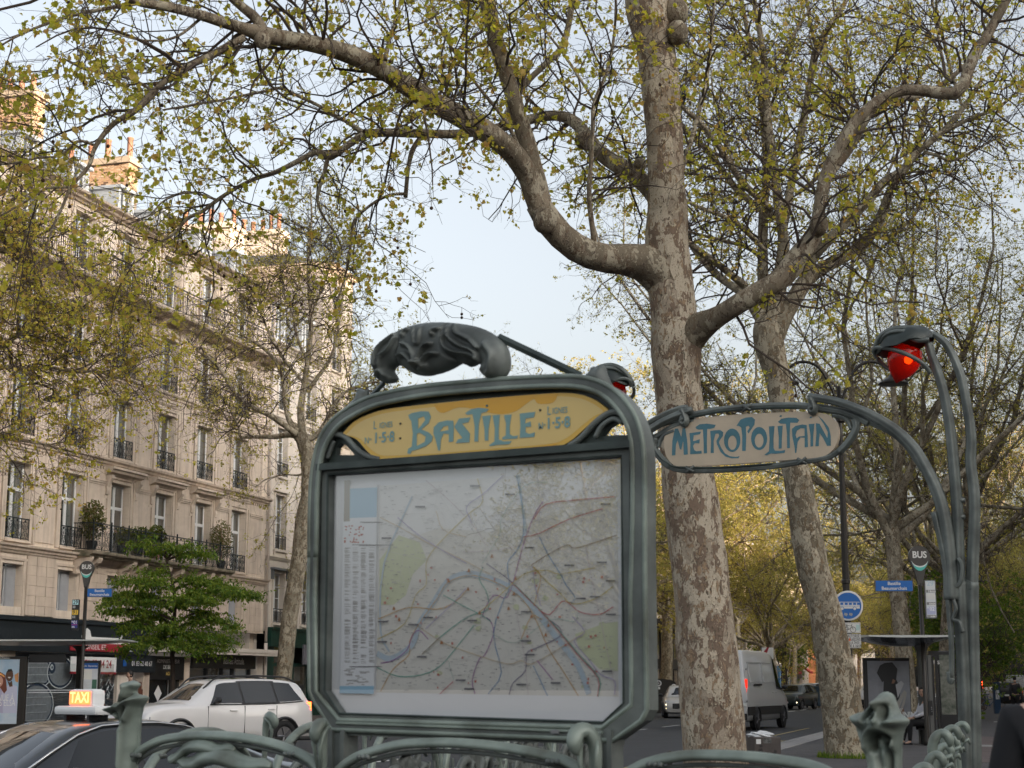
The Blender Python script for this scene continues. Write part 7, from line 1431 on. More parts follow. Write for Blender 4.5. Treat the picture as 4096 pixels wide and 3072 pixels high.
for a in (-.48, .48): pic([(a + x_, b_) for x_, b_ in ell(0, -.22, .15, .15, 16)], m_signb, -.0285); pic([(a + x_, b_) for x_, b_ in ell(0, -.22, .11, .11, 16)], m_signw, -.031)
for a in (-.2, .18): pic([(a - .1, -.52), (a - .16, -.70), (a + .05, -.80), (a + .14, -.66), (a + .08, -.54), (a, -.58)], mat('torn_sticker', (.30, .32, .33), .7), -.026)
def plate_(z0, z1, x0, x1): q = MB(); rbox(q, x0, x1, -.014, .0, z0, z1, .02); o = q.build('plate', m_signw, t); q = MB(); rbox(q, x0 + .012, x1 - .012, -.0155, -.014, z0 + .012, z1 - .012, .015); q.build('edge_line', m_dk, o); q = MB(); rbox(q, x0 + .016, x1 - .016, -.017, -.0155, z0 + .016, z1 - .016, .013); q.build('face', m_signw, o); return o
p1 = plate_(zz(2532), zz(2490), -.245, .245); p2 = plate_(zz(2592), zz(2536), -.245, .245)
q = MB(); zc = zz(2512)
for sx in (-.085, .085): q.tube([(sx + .058 * math.cos(a * .45), -.02, zc + .058 * math.sin(a * .45)) for a in range(15)], .0045, 4)
q.tube([(-.085, -.02, zc), (-.045, -.02, zc + .085), (.055, -.02, zc + .085), (.0, -.02, zc), (-.085, -.02, zc)], .0045, 4); q.tube([(.085, -.02, zc), (.05, -.02, zc + .11), (.08, -.02, zc + .115)], .0045, 4); q.tube([(0, -.02, zc), (-.055, -.02, zc + .10)], .0045, 4); q.tube([(-.08, -.02, zc + .10), (-.03, -.02, zc + .10)], .006, 4)
q.v = [(a - .0, b_ , c_ - .035) for a, b_, c_ in q.v]; q.build('bicycle_symbol', m_black, p1)
label_plane(None, [(.15, zc - .05), (.15, zc + .07), (.225, zc + .07), (.225, zc - .05)], -.018, mat('faded_sticker', (.45, .60, .58), .6), 'sticker', p1)
hz = (zz(2536) - zz(2592)) / 4.3
for i, s_ in enumerate(('ARRÊT AUTORISÉ', 'POUR LIVRAISONS', 'DE 19H30 À 7H30', '  ET DE 9H30 À 16H30')): txt(s_, .088, m_black, p2, 0, zz(2536) - hz * (i + .72), -.019, sx=.62, bold=.012)
label_plane(None, [(.0, zz(2550)), (.03, zz(2562)), (-.02, zz(2565))], -.0185, mat('orange_sticker', (.7, .15, .04), .6), 'sticker', p2)
# ---- bus stop poles
def bus_pole(label, px, D, top_py, lolly, blue_side, bz, blue, strips, base_z=.115):
 p = spot(px, D, base_z); t = thing('bus_stop_pole', label, 'bus stop sign', tuple(p), YAW, 'bus stop poles'); Z = lambda py: float(at(px, py, D)[2]) - base_z
 zt = Z(top_py); r = lolly
 out_ = [(r * math.cos(a), zt - r + r * math.sin(a)) for a in [R(-25 + i * 230 / 22) for i in range(23)]]
 zb = zt - 3.7 * r; out_ = [(.052, zb), (.06, zb + .25 * r), (r * .55, zt - 2.15 * r), (r * .82, zt - 1.65 * r)] + out_ + [(-r * .82, zt - 1.65 * r), (-r * .55, zt - 2.15 * r), (-.06, zb + .25 * r), (-.052, zb)]
 q = MB(); q.prism(out_, -.07, .05); q.v = [(a, -c_, b_) for a, b_, c_ in q.v]; hd = q.build('sign_head', mat('bus_sign_brown', (.055, .050, .045), .4), t)
 q = MB(); q.prism([(a * .93, zt - r + (b_ - zt + r) * .95) for a, b_ in out_[2:-2]], 0, .004); q.v = [(a, -.051 - c_, b_) for a, b_, c_ in q.v]; q.build('face', mat('bus_sign_face', (.060, .052, .046), .35), hd)
 txt('BUS', r * .86, m_signw, hd, 0, zt - r * .86, -.060, bold=.03, sx=.92)
 cres = [(r * .88 * math.cos(R(200 + i * 14)), zt - r + r * .92 * math.sin(R(200 + i * 14)) * 1.45 + .0) for i in range(11)]; ups = [(r * .88 * math.cos(R(340 - i * 14)), zt - r * 1.15 + r * .75 * math.sin(R(340 - i * 14))) for i in range(11)]
 label_plane(None, [(a * .93, b_ + .0) for a, b_ in cres] + [(a * .93, b_) for a, b_ in ups], -.057, m_signw, 'crescent', hd)
 label_plane(None, [(a * .90, b_ - .004) for a, b_ in cres] + [(a * .90, b_ - .13 * r) for a, b_ in ups], -.0605, m_turq, 'crescent', hd)
 q = MB(); q.lathe([(.09, 0), (.07, .1), (.055, .3), (.052, zb + .05)], 14); q.build('pole', m_dk, t, smooth=True)
 x0, x1, z0, z1 = blue; q = MB(); rbox(q, min(x0, x1), max(x0, x1), -.05, .05, z0, z1, .02); bs = q.build('stop_name_sign', m_tin, t); q = MB(); rbox(q, min(x0, x1) + .01, max(x0, x1) - .01, -.054, -.05, z0 + .01, z1 - .01, .015); q.build('face', m_signb, bs)
 cx_ = (x0 + x1) / 2; zc_ = (z0 + z1) / 2; hh_ = (z1 - z0); txt('Bastille', hh_ * .42, m_signw, bs, cx_, zc_ + hh_ * .21, -.057, bold=.018); txt('Beaumarchais', hh_ * .42, m_signw, bs, cx_, zc_ - hh_ * .23, -.057, bold=.018)
 return t, Z
kD = 39.3 / FPX
D_ = 39.3; Zr = lambda py: float(at(3699, py, D_)[2]) - .115
t, Zf = bus_pole('right bus stop pole with brown BUS disc and blue name sign, beside the shelter', 3699, D_, 2184, .256, 1, 0, (-.17 * 1 - .02 - .0, -1.09, Zr(2366), Zr(2322)), None)
q = MB(); rbox(q, .09, .36, -.05, .05, Zr(2474), Zr(2320), .03); st = q.build('timetable_case', m_tin, t); q = MB(); rbox(q, .11, .34, -.054, -.05, Zr(2470), Zr(2324), .02); q.build('face', m_offw, st)
txt('29', .17, mat('faded_blue_print', (.45, .55, .62), .5), st, .225, Zr(2335), -.056, bold=.02)
for py, s_ in ((2366, '14min'), (2415, '6min'), (2466, 'min')): q = MB(); q.box(.12, .33, -.058, -.055, Zr(py + 5), Zr(py - 6)); q.build('display', mat('display_grey', (.25, .25, .25), .4), st); txt(s_, .075, m_wht, st, .255, Zr(py), -.060, bold=.02)
q = MB(); q.box(.12, .33, -.058, -.055, Zr(2398), Zr(2374)); q.build('line_badge', m_signw, st); q = MB(); q.box(.12, .33, -.058, -.055, Zr(2458), Zr(2427)); q.build('line_badge', mat('lilac_badge', (.42, .44, .62), .5), st); txt('N', .07, m_wht, st, .15, Zr(2431), -.06, bold=.02); txt('02', .12, m_wht, st, .245, Zr(2437), -.06, bold=.02)
D2_ = 47.2; Zl = lambda py: float(at(313, py, D2_)[2]) - .12
t, Zf = bus_pole('left bus stop pole with BUS disc, blue name sign and route strip 29 91 N01', 326, D2_, 2244, .207, 1, 0, (.05, .765, Zl(2388), Zl(2354)), None, .12)
q = MB(); rbox(q, -.372, -.16, -.04, .03, Zl(2521), Zl(2398), .015); st = q.build('route_strip', m_black, t)
for (py0, py1, m, s_, tm, sz) in ((2400, 2419, mat('badge_cyan', (.42, .66, .70), .5), '29', m_black, .155), (2440, 2459, mat('badge_yellow', (.70, .45, .05), .5), '91', m_black, .155), (2482, 2512, mat('badge_indigo', (.02, .03, .20), .5), '01', m_wht, .125)):
 q = MB(); q.box(-.358, -.19, -.044, -.04, Zl(py1), Zl(py0)); q.build('line_badge', m, st); txt(s_, sz, tm, st, -.272 if py0 < 2470 else -.25, Zl((py0 + (py1 if py0 < 2470 else py0 + 16)) / 2), -.046, bold=.015, sx=.9)
txt('N', .07, m_wht, st, -.335, Zl(2487), -.046, bold=.02); q = MB(); q.box(-.358, -.19, -.046, -.044, Zl(2500), Zl(2498.5)); q.build('badge_line', mat('magenta', (.6, .02, .2), .5), st)
for py in (2424, 2430, 2464, 2470, 2505, 2509): q = MB(); q.box(-.35, -.27 + (py % 3) * .01, -.046, -.043, Zl(py + 2), Zl(py)); q.build('small_print', m_offw, st)
# ---- shelters
def roof_mesh(x0, x1, y0, y1, zt, m_top, m_bot, par, tip=.05, belly=.22):
 q = MB(); n, m_ = 24, 8; vs = []
 for i in range(n + 1):
  u = i / n
  for j in range(m_ + 1):
   v_ = j / m_; vs.append((x0 + (x1 - x0) * u, y0 + (y1 - y0) * v_, zt + .03 * math.cos(math.pi * (v_ - .5))))
 for i in range(n + 1):
  u = i / n
  for j in range(m_ + 1):
   v_ = j / m_; vs.append((x0 + (x1 - x0) * u, y0 + (y1 - y0) * v_, zt - tip - belly * (math.sin(math.pi * u) ** .7) * (math.sin(math.pi * min(max(v_, .02), .98)) ** .8)))
 K = (n + 1) * (m_ + 1); a = lambda i, j, k=0: i * (m_ + 1) + j + k * K
 for i in range(n):
  for j in range(m_): q.f.append((a(i, j), a(i + 1, j), a(i + 1, j + 1), a(i, j + 1))); q.m.append(0); q.f.append((a(i, j, 1), a(i, j + 1, 1), a(i + 1, j + 1, 1), a(i + 1, j, 1))); q.m.append(1)
 for i in range(n):
  for j in (0, m_): q.f.append((a(i, j), a(i, j, 1), a(i + 1, j, 1), a(i + 1, j)) if j == 0 else (a(i, j), a(i + 1, j), a(i + 1, j, 1), a(i, j, 1))); q.m.append(0)
 for j in range(m_):
  for i in (0, n): q.f.append((a(i, j), a(i, j + 1), a(i, j + 1, 1), a(i, j, 1))); q.m.append(0)
 q.v = vs; return q.build('roof', [m_top, m_bot], par, smooth=False)
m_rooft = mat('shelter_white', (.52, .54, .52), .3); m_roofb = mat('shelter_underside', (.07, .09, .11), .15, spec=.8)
# right shelter: panel with advert facing us, bench, pillar
DS = 39.6; s0 = spot(3700, DS, .115); SH = thing('bus_shelter', 'right bus shelter with thin curved roof and a dark advert panel, woman seated inside', 'bus shelter', tuple(s0), YAW)
Zs = lambda py: float(at(3700, py, DS)[2]) - .115
kx = lambda px: (px - 3700) / FPX * DS * 1.0 * (1 / 1.017) * 1.0
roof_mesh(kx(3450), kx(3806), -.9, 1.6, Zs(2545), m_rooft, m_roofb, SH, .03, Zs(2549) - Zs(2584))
q = MB(); prof = [(.11, 0), (.11, Zs(2640)), (.12, Zs(2605)), (.17, Zs(2585)), (.30, Zs(2568)), (.42, Zs(2560))]; q.lathe(prof, 20, (kx(3712), .5, 0)); q.build('column', mat('shelter_column', (.14, .145, .135), .3, .2), SH, smooth=True)
q = MB(); q.bbox(kx(3688), kx(3718), -.30, -.18, 0, Zs(2622), .012, 0); q.box(kx(3700), kx(3702), -.312, -.30, 0, Zs(2622), 1); q.bbox(kx(3719), kx(3727), -.28, -.2, 0, Zs(2622), .008, 1); q.build('totem', [m_tin, m_black], SH)
q = MB(); rbox(q, kx(3697), kx(3713), -.33, -.305, Zs(2860), Zs(2802), .015); bx = q.build('call_box', m_black, SH)
for k, py in enumerate((2829, 2836, 2845)): q = MB(); q.ball((kx(3708), -.335, Zs(py)), .012, 6); q.build('button', m_steel, bx)
def quadp(par, x0, x1, y0, y1, z0, z1, m, nm='glass_panel'): q = MB(); q.raw([(x0, y0, z0), (x1, y1, z0), (x1, y1, z1), (x0, y0, z1)], [(0, 1, 2, 3)]); return q.build(nm, m, par)
ad = MB(); ax0_, ax1_ = kx(3500), kx(3690); q = MB(); q.bbox(ax0_, ax1_, .10, .24, .25, Zs(2628), .012); adv = q.build('advert_frame', m_black, SH)
m_adbg = mat('advert_grey', (.17, .17, .19), .35, var=.5, scale=1.2, col2=(.30, .31, .34)); q = MB(); q.box(ax0_ + .09, ax1_ - .02, .088, .099, .38, Zs(2641)); q.build('poster', m_adbg, adv)
AX = lambda f: ax0_ + .09 + (ax1_ - ax0_ - .11) * f; az0, az1 = .38, Zs(2641); AZ = lambda f: az0 + (az1 - az0) * f
def adp(pts, m, k=0, nm='poster_print'): return label_plane(None, [(AX(a), AZ(b_)) for a, b_ in pts], .086 - k * .003, m, nm, adv)
m_pd = mat('print_black', (.012, .012, .014), .4); m_skin1 = mat('print_skin', (.22, .12, .075), .5); m_pg = mat('print_pale', (.36, .34, .31), .5)
adp([(.40, .30), (.36, .55), (.38, .70), (.28, .82), (.30, .93), (.42, .97), (.60, .98), (.72, .88), (.68, .72), (.78, .58), (.74, .45), (.62, .32), (.50, .30)], m_pd); adp([(.30, .93), (.22, .82), (.34, .68), (.44, .72), (.40, .86)], m_pd, 1)
adp([(.56, .66), (.60, .73), (.66, .70), (.62, .66)], m_skin1, 2); adp([(.42, .30), (.34, .14), (.40, .06), (.50, .20), (.52, .30)], m_skin1, 1); adp([(.66, .32), (.74, .18), (.70, .02), (.80, .02), (.86, .20), (.80, .34)], m_skin1, 1)
adp([(.56, .10), (.60, .30), (.74, .44), (.86, .56), (.92, .52), (.86, .36), (.74, .18), (.62, .06)], m_pg, 3); adp([(.62, .14), (.74, .32), (.86, .50), (.80, .36), (.68, .18)], m_adbg, 4)
adp([(.70, .44), (.86, .66), (.80, .70), (.66, .64)], mat('print_light', (.42, .42, .44), .5), 1)
txt('TRACK MINDS°', .085, m_wht, adv, AX(.50), AZ(.265), .068, sx=1.1); txt('GRAVEL RUNNING', .20, m_wht, adv, AX(.56), AZ(.185), .066, bold=.03, sx=.80); adv.location.y = 1.1; txt('JCDecaux', .09, mat('dim_gold', (.22, .13, .06), .5), adv, (ax0_ + ax1_) / 2 + .03, Zs(2633.5), .097)
quadp(SH, kx(3745), kx(3745), .6, 1.6, .2, Zs(2600), m_shglass); quadp(SH, kx(3728), kx(3805), 1.5, 1.5, .2, Zs(2600), m_shglass)
q = MB(); q.box(kx(3728), kx(3805), 1.47, 1.50, Zs(2790), Zs(2784)); q.box(kx(3728), kx(3805), 1.47, 1.5, Zs(2780), Zs(2776)); q.build('dotted_band', m_offw, SH)
q = MB(); q.box(kx(3755), kx(3763), .9, 1.0, 0, Zs(2600)); q.box(kx(3798), kx(3806), 1.2, 1.3, 0, Zs(2600)); q.box(kx(3763), kx(3800), .95, 1.0, Zs(2625), Zs(2600)); q.build('frame_post', m_black, SH)
q = MB(); q.bbox(kx(3560), kx(3700), .30, .72, .44, .49, .015); q.build('bench', m_offw, SH); q = MB(); q.tube([(kx(3575), .5, 0), (kx(3575), .5, .45)], .025, 8); q.tube([(kx(3690), .5, 0), (kx(3690), .5, .45)], .025, 8); q.build('bench_leg', m_tin, SH)
txt('PARIS', .12, m_wht, SH, kx(3800), Zs(2647), 1.44, bold=.02)
q = MB(); q.tube([(kx(3800) + .07 * math.cos(a * .35), 1.44, Zs(2632) + .07 * math.sin(a * .35)) for a in range(15)], .012, 5); q.build('city_emblem', m_wht, SH)
pb_ = thing('poster_board', 'dark glazed notice board with green plants poster just left of the lamp stems', 'notice board', tuple(spot(3788, 46, .115)), YAW); kk = 46 / FPX * .983
q = MB(); q.bbox(-34 * kk, 36 * kk, -.06, .06, .05, float(at(3788, 2620, 46)[2]), .02); q.build('case', m_black, pb_)
m_plant = mat('poster_foliage', (.045, .06, .04), .4, var=.9, scale=7, col2=(.20, .20, .17)); q = MB(); q.box(-28 * kk, 30 * kk, -.066, -.061, .6, float(at(3788, 2636, 46)[2])); q.build('poster', m_plant, pb_)
# left shelter
DL = 48.0; s1 = spot(326, DL, .12); SL = thing('bus_shelter', 'left bus shelter with curved grey-white roof in front of the graffitied shutter', 'bus shelter', tuple(s1), YAW)
Zq = lambda py: float(at(200, py, DL)[2]) - .12; kq = lambda px: (px - 326) / FPX * DL * .983
roof_mesh(kq(-260), kq(502), -.9, 1.4, Zq(2562), m_rooft, m_rooft, SL, .02, .13)
q = MB(); q.lathe([(.10, 0), (.095, Zq(2640)), (.10, Zq(2615)), (.14, Zq(2598)), (.22, Zq(2586)), (.32, Zq(2582))], 18, (kq(300), .4, 0)); q.build('column', m_dk, SL, smooth=True)
q = MB(); q.bbox(kq(318), kq(398), .0, .08, .3, Zq(2642), .01); ib = q.build('info_case', m_dk, SL)
q = MB(); q.box(kq(323), kq(389), -.012, -.001, .45, Zq(2652)); q.build('sheet', m_offw, ib); q = MB(); q.box(kq(323), kq(389), -.016, -.012, Zq(2675), Zq(2652)); q.build('header', m_blue, ib); txt('Bastille - Beaumarchais', .077, m_wht, ib, kq(356), Zq(2664), -.018, sx=.62, bold=.01)
q = MB(); q.box(kq(324), kq(366), -.015, -.012, Zq(2718), Zq(2678)); q.build('plan', tone, ib); q = MB(); q.box(kq(368), kq(387), -.015, -.012, Zq(2755), Zq(2718)); q.build('notice', mat('notice_green', (.05, .14, .09), .5), ib)
for k in range(12): q = MB(); q.box(kq(326 + (k % 2) * 4), kq(360 - (k % 3) * 5), -.0155, -.012, Zq(2728 + k * 4), Zq(2727 + k * 4)); q.build('print_line', mid_, ib)
q = MB(); q.bbox(kq(-220), kq(112), -.25, -.08, .12, Zq(2627), .015); adl = q.build('advert_case', m_dk, SL)
q = MB(); q.box(kq(-200), kq(84), -.262, -.251, .3, Zq(2638)); q.build('poster', mat('poster_sky', (.22, .42, .60), .35, var=.5, scale=.8, col2=(.62, .66, .70)), adl)
def lp(pts, m, k=0): return label_plane(None, [(kq(a), Zq(b_)) for a, b_ in pts], -.263 - k * .0025, m, 'poster_print', adl)
m_lil = mat('print_lilac', (.42, .40, .55), .5); m_hair = mat('print_auburn', (.16, .045, .025), .5); m_sk2 = mat('print_dark_skin', (.10, .045, .025), .5); m_sk3 = mat('print_fair_skin', (.55, .30, .22), .5)
lp([(-60, 2850), (-60, 2745), (-20, 2735), (30, 2748), (44, 2852)], m_lil); lp([(30, 2852), (20, 2760), (50, 2735), (80, 2745), (83, 2852)], mat('print_pale_lilac', (.52, .53, .66), .5), 1)
lp([(-8, 2775), (-14, 2730), (-8, 2694), (10, 2688), (30, 2700), (36, 2730), (40, 2760), (30, 2775), (12, 2750)], m_hair, 2); lp([(a + 8, b_) for a, b_ in [(x_, y_) for x_, y_ in ell(0, 2726, 15, 22, 16)]], m_sk3, 3); lp([(x_, y_) for x_, y_ in ell(47, 2702, 15, 24, 16)], m_sk2, 3); lp([(36, 2690), (40, 2678), (54, 2676), (62, 2690), (56, 2684)], m_pd, 4); lp([(40, 2724), (50, 2730), (58, 2722), (62, 2745), (50, 2748)], m_sk2, 2)
lp([(0, 2733), (16, 2733), (8, 2740)], m_wht, 4); lp([(40, 2708), (54, 2708), (47, 2714)], m_wht, 4); lp([(-4, 2700), (12, 2692), (28, 2704), (28, 2710), (12, 2700), (-4, 2706)], mat('print_flowers', (.75, .35, .10), .5), 4)
lp([(-60, 2690), (-30, 2690), (-22, 2740), (-40, 2790), (-60, 2790)], mat('print_pink', (.65, .45, .42), .5), 1); lp([(66, 2700), (83, 2690), (83, 2730), (72, 2726)], mat('print_orange', (.55, .26, .10), .5), 1)
txt('BIENVENUE À', .26, m_wht, adl, kq(2), Zq(2792), -.275, sx=.62); txt('TOUS LES ELSA', .26, m_wht, adl, kq(2), Zq(2812), -.275, sx=.62); txt('JCDecaux', .07, m_wht, adl, kq(24), Zq(2632.5), -.256)
q = MB(); q.box(kq(112), kq(260), -.05, 0, Zq(2650), Zq(2618)); q.build('display_board', m_black, SL); quadp(SL, kq(112), kq(298), .02, .02, .2, Zq(2655), m_shglass); quadp(SL, kq(398), kq(420), .0, 1.0, .2, Zq(2655), m_shglass)
for k in range(2): q = MB(); q.box(kq(114), kq(296), .0, .018, Zq(2762 + 9 * k), Zq(2759 + 9 * k)); q.build('dotted_band', m_offw, SL)
# ---- litter bin with a plastic bag, bollard, recycling containers, wheelie bin, parking meter
bb_ = spot(3046, 24.5, .115); t = thing('litter_bin', 'brown-grey box bin topped by a white plastic bag, right of the thick trunk', 'bin', tuple(bb_), YAW + R(8)); kz = 24.5 / FPX * .983
m_bin = mat('bin_brown', (.095, .078, .070), .6, var=.35, scale=5, bump=.2); hb = float(at(3046, 2946, 24.5)[2]) - .115
q = MB(); q.bbox(-.20, .205, -.22, .2, 0, hb, .015); q.build('case', m_bin, t)
q = MB(); rbox(q, -.17, -.10, -.226, -.221, hb - .10, hb - .03, .005); q.build('sticker', m_wht, t); q = MB(); rbox(q, -.06, .06, -.226, -.221, hb - .09, hb - .015, .005); q.build('sticker', mat('grey_sticker', (.2, .2, .19), .6, var=.8, scale=20, col2=(.02, .02, .02)), t)
m_gr = mat('graffiti_black', (.03, .025, .025), .5)
q = MB(); q.prism([(-.14, hb - .36), (-.08, hb - .36), (-.07, hb - .22), (-.08, hb - .16), (-.14, hb - .17)], .221, .2235); q.prism([(.08, hb - .38), (.14, hb - .20), (.10, hb - .18), (.06, hb - .30)], .221, .2235); q.prism(ell(-.1, hb - .13, .03, .02, 10), .221, .2235); q.v = [(a, -c_, b_) for a, b_, c_ in q.v]; q.build('graffiti', m_gr, t)
g = np.random.default_rng(4); bm = bmesh.new(); bmesh.ops.create_icosphere(bm, subdivisions=4, radius=1)
for v in bm.verts:
 c = v.co; f = 1 + .18 * math.sin(c.x * 5 + c.y * 3) + .12 * math.sin(c.z * 9 + c.x * 7) + .10 * math.sin(c.y * 13 + 1) ; v.co = Vector((c.x * .17 * f, c.y * .14 * f, max(-.02, c.z * .065 * f)))
me = bpy.data.meshes.new('bag'); bm.to_mesh(me); bm.free(); me.materials.append(mat('plastic_bag', (.62, .63, .64), .3)); bagt = link('plastic_bag', me, None, (bb_.x - .02, bb_.y, .115 + hb + .01), (0, 0, YAW)); tag(bagt, 'crumpled white plastic bag on top of the brown box bin', 'bag')
bo = on_ground(2672, 3120); bo = spot(2674, 21, .115); t = thing('bollard', 'bollard with a dark brown ball top, just left of the thick trunk', 'bollard', tuple(bo), 0); zt = float(at(2674, 3020, 21)[2]) - .115
q = MB(); q.lathe([(.06, 0), (.06, .1), (.035, .14), (.032, zt - .05)], 12); q.build('post', m_dk, t); q = MB(); q.ball((0, 0, zt), .052, 14); q.build('ball', mat('bronze_ball', (.045, .028, .022), .25, .5), t, smooth=True)
rc = spot(2640, 92, .0); t = thing('recycling_container', 'dark brown rounded recycling container painted with two round eyes', 'recycling bin', tuple(rc), YAW); kz = 92 / FPX * .983; w2 = 60 * kz; h2 = float(at(2640, 2716, 92)[2])
q = MB(); ol = smooth_path([(-w2, 0), (-w2, h2 * .6), (-w2 * .92, h2 * .88), (-w2 * .7, h2 * .97), (0, h2), (w2 * .7, h2 * .95), (w2 * .95, h2 * .82), (w2, h2 * .5), (w2, 0)], 3); q.prism(ol[::-1], -1.2, .0); q.v = [(a, c_, b_) for a, b_, c_ in q.v]; q.v = [(a, -b_ - 1.2, c_) for a, b_, c_ in q.v]; q.build('body', m_dk, t)
for px, py in ((2627, 2733), (2687, 2748)):
 x = (px - 2640) * kz; z = float(at(px, py, 92)[2])
 for k, (r_, m) in enumerate(((.16, m_wht), (.10, m_black), (.04, m_wht))): q = MB(); q.lathe([(.001, 1.2 + .01 * k), (r_, 1.2 + .01 * k), (r_, 1.21 + .01 * k), (.001, 1.21 + .01 * k)], 16, axis='y'); q.v = [(a + x, -b_, c_ + z) for a, b_, c_ in q.v]; q.build('painted_eye', m, t)
for px, py in ((2628, 2752), (2688, 2765), (2660, 2805), (2655, 2820)): x = (px - 2640) * kz; z = float(at(px, py, 92)[2]); q = MB(); q.box(x - .06, x + .06, -1.215, -1.2, z - .07, z + .07); q.build('sticker', m_wht, t)
wb = spot(3252, 112, .0); t = thing('wheelie_bin', 'dark blue-grey wheeled rubbish bin on the far kerb between the trunks', 'bin', tuple(wb), YAW); q = MB(); q.bbox(-.5, .5, -.4, .4, .12, 1.35, .06); q.build('body', mat('bin_blue', (.02, .045, .07), .5), t); q = MB(); q.bbox(-.54, .54, -.46, .42, 1.35, 1.45, .03); q.build('lid', mat('bin_blue', (.02, .045, .07), .5), t)
for sx in (-.4, .4): q = MB(); q.lathe([(.001, -.04), (.12, -.04), (.12, .04), (.001, .04)], 12, (sx, .3, .12), axis='x'); q.build('wheel', m_black, t)
pm_ = spot(3984, 83, .115); t = thing('parking_meter', 'blue parking pay machine with a white P among the trunks', 'parking meter', tuple(pm_), YAW); zt = float(at(3984, 2728, 83)[2]) - .115
q = MB(); q.bbox(-.16, .16, -.12, .12, 0, zt, .02); q.build('case', mat('meter_blue', (.015, .05, .11), .5), t); txt('P', .28, m_wht, t, -.03, zt - .2, -.126, bold=.03); q = MB(); rbox(q, -.08, .1, -.13, -.121, zt - .85, zt - .4, .01); q.build('panel', m_offw, t)
ds = spot(4070, 130, 0); t = thing('direction_sign', 'small dark direction sign above the parked vans at the right edge', 'sign', tuple(ds), YAW); zt = float(at(4070, 2713, 130)[2]); q = MB(); q.tube([(-.5, 0, 0), (-.5, 0, zt)], .05, 8); q.build('post', m_dk, t); q = MB(); q.box(-.6, 1.2, -.03, .03, zt - .45, zt); q.build('panel', m_dk, t); txt('PARIS 11', .2, m_wht, t, .3, zt - .25, -.035)
ws = spot(3492, 98, 0); t = thing('direction_sign', 'stack of small dark direction fingers left of the right shelter advert', 'sign', tuple(ws), YAW); zt = float(at(3492, 2690, 98)[2]); q = MB(); q.tube([(.35, 0, 0), (.35, 0, zt)], .05, 8); q.build('post', m_dk, t)
for k in range(4): q = MB(); q.box(-.33, .3, -.03, .03, zt - .17 - k * .3, zt - k * .3); q.build('finger', m_dk, t); txt('Centre', .12, m_wht, t, 0, zt - .09 - k * .3, -.035)
bk = spot(3450, 140, 0)
# small flags and awnings far off
t = thing('awning', 'small red awning over a far shop door between the two pole signs', 'awning', (FX + .1, 262, 3.6)); q = MB(); q.raw([(0, 0, 1.0), (1.6, 0, 0), (1.6, 4, 0), (0, 4, 1.0), (0, 0, .9), (1.6, 0, -.3), (1.6, 4, -.3), (0, 4, .9)], [(0, 1, 2, 3), (7, 6, 5, 4), (1, 5, 6, 2), (0, 4, 5, 1), (3, 2, 6, 7)]); q.build('canvas', mat('awning_red', (.55, .02, .02), .7), t)
t = thing('banner', 'white banner with a red stripe above the roof of the white van', 'banner', tuple(spot(3072, 105, 0)), YAW); za, zb_ = float(at(3072, 2636, 105)[2]), float(at(3072, 2590, 105)[2]); q = MB(); q.tube([(-.35, 0, 0), (-.35, 0, zb_)], .04, 6); q.build('pole', m_steel, t); q = MB(); q.box(-.33, .4, -.02, .02, za, zb_); q.build('cloth', m_wht, t); q = MB(); q.prism([(-.33, za), (-.33, za + .3), (0, zb_), (.12, zb_), (-.15, za)][::-1], .021, .025); q.v = [(a, -c_, b_) for a, b_, c_ in q.v]; q.build('stripe', m_red, t)
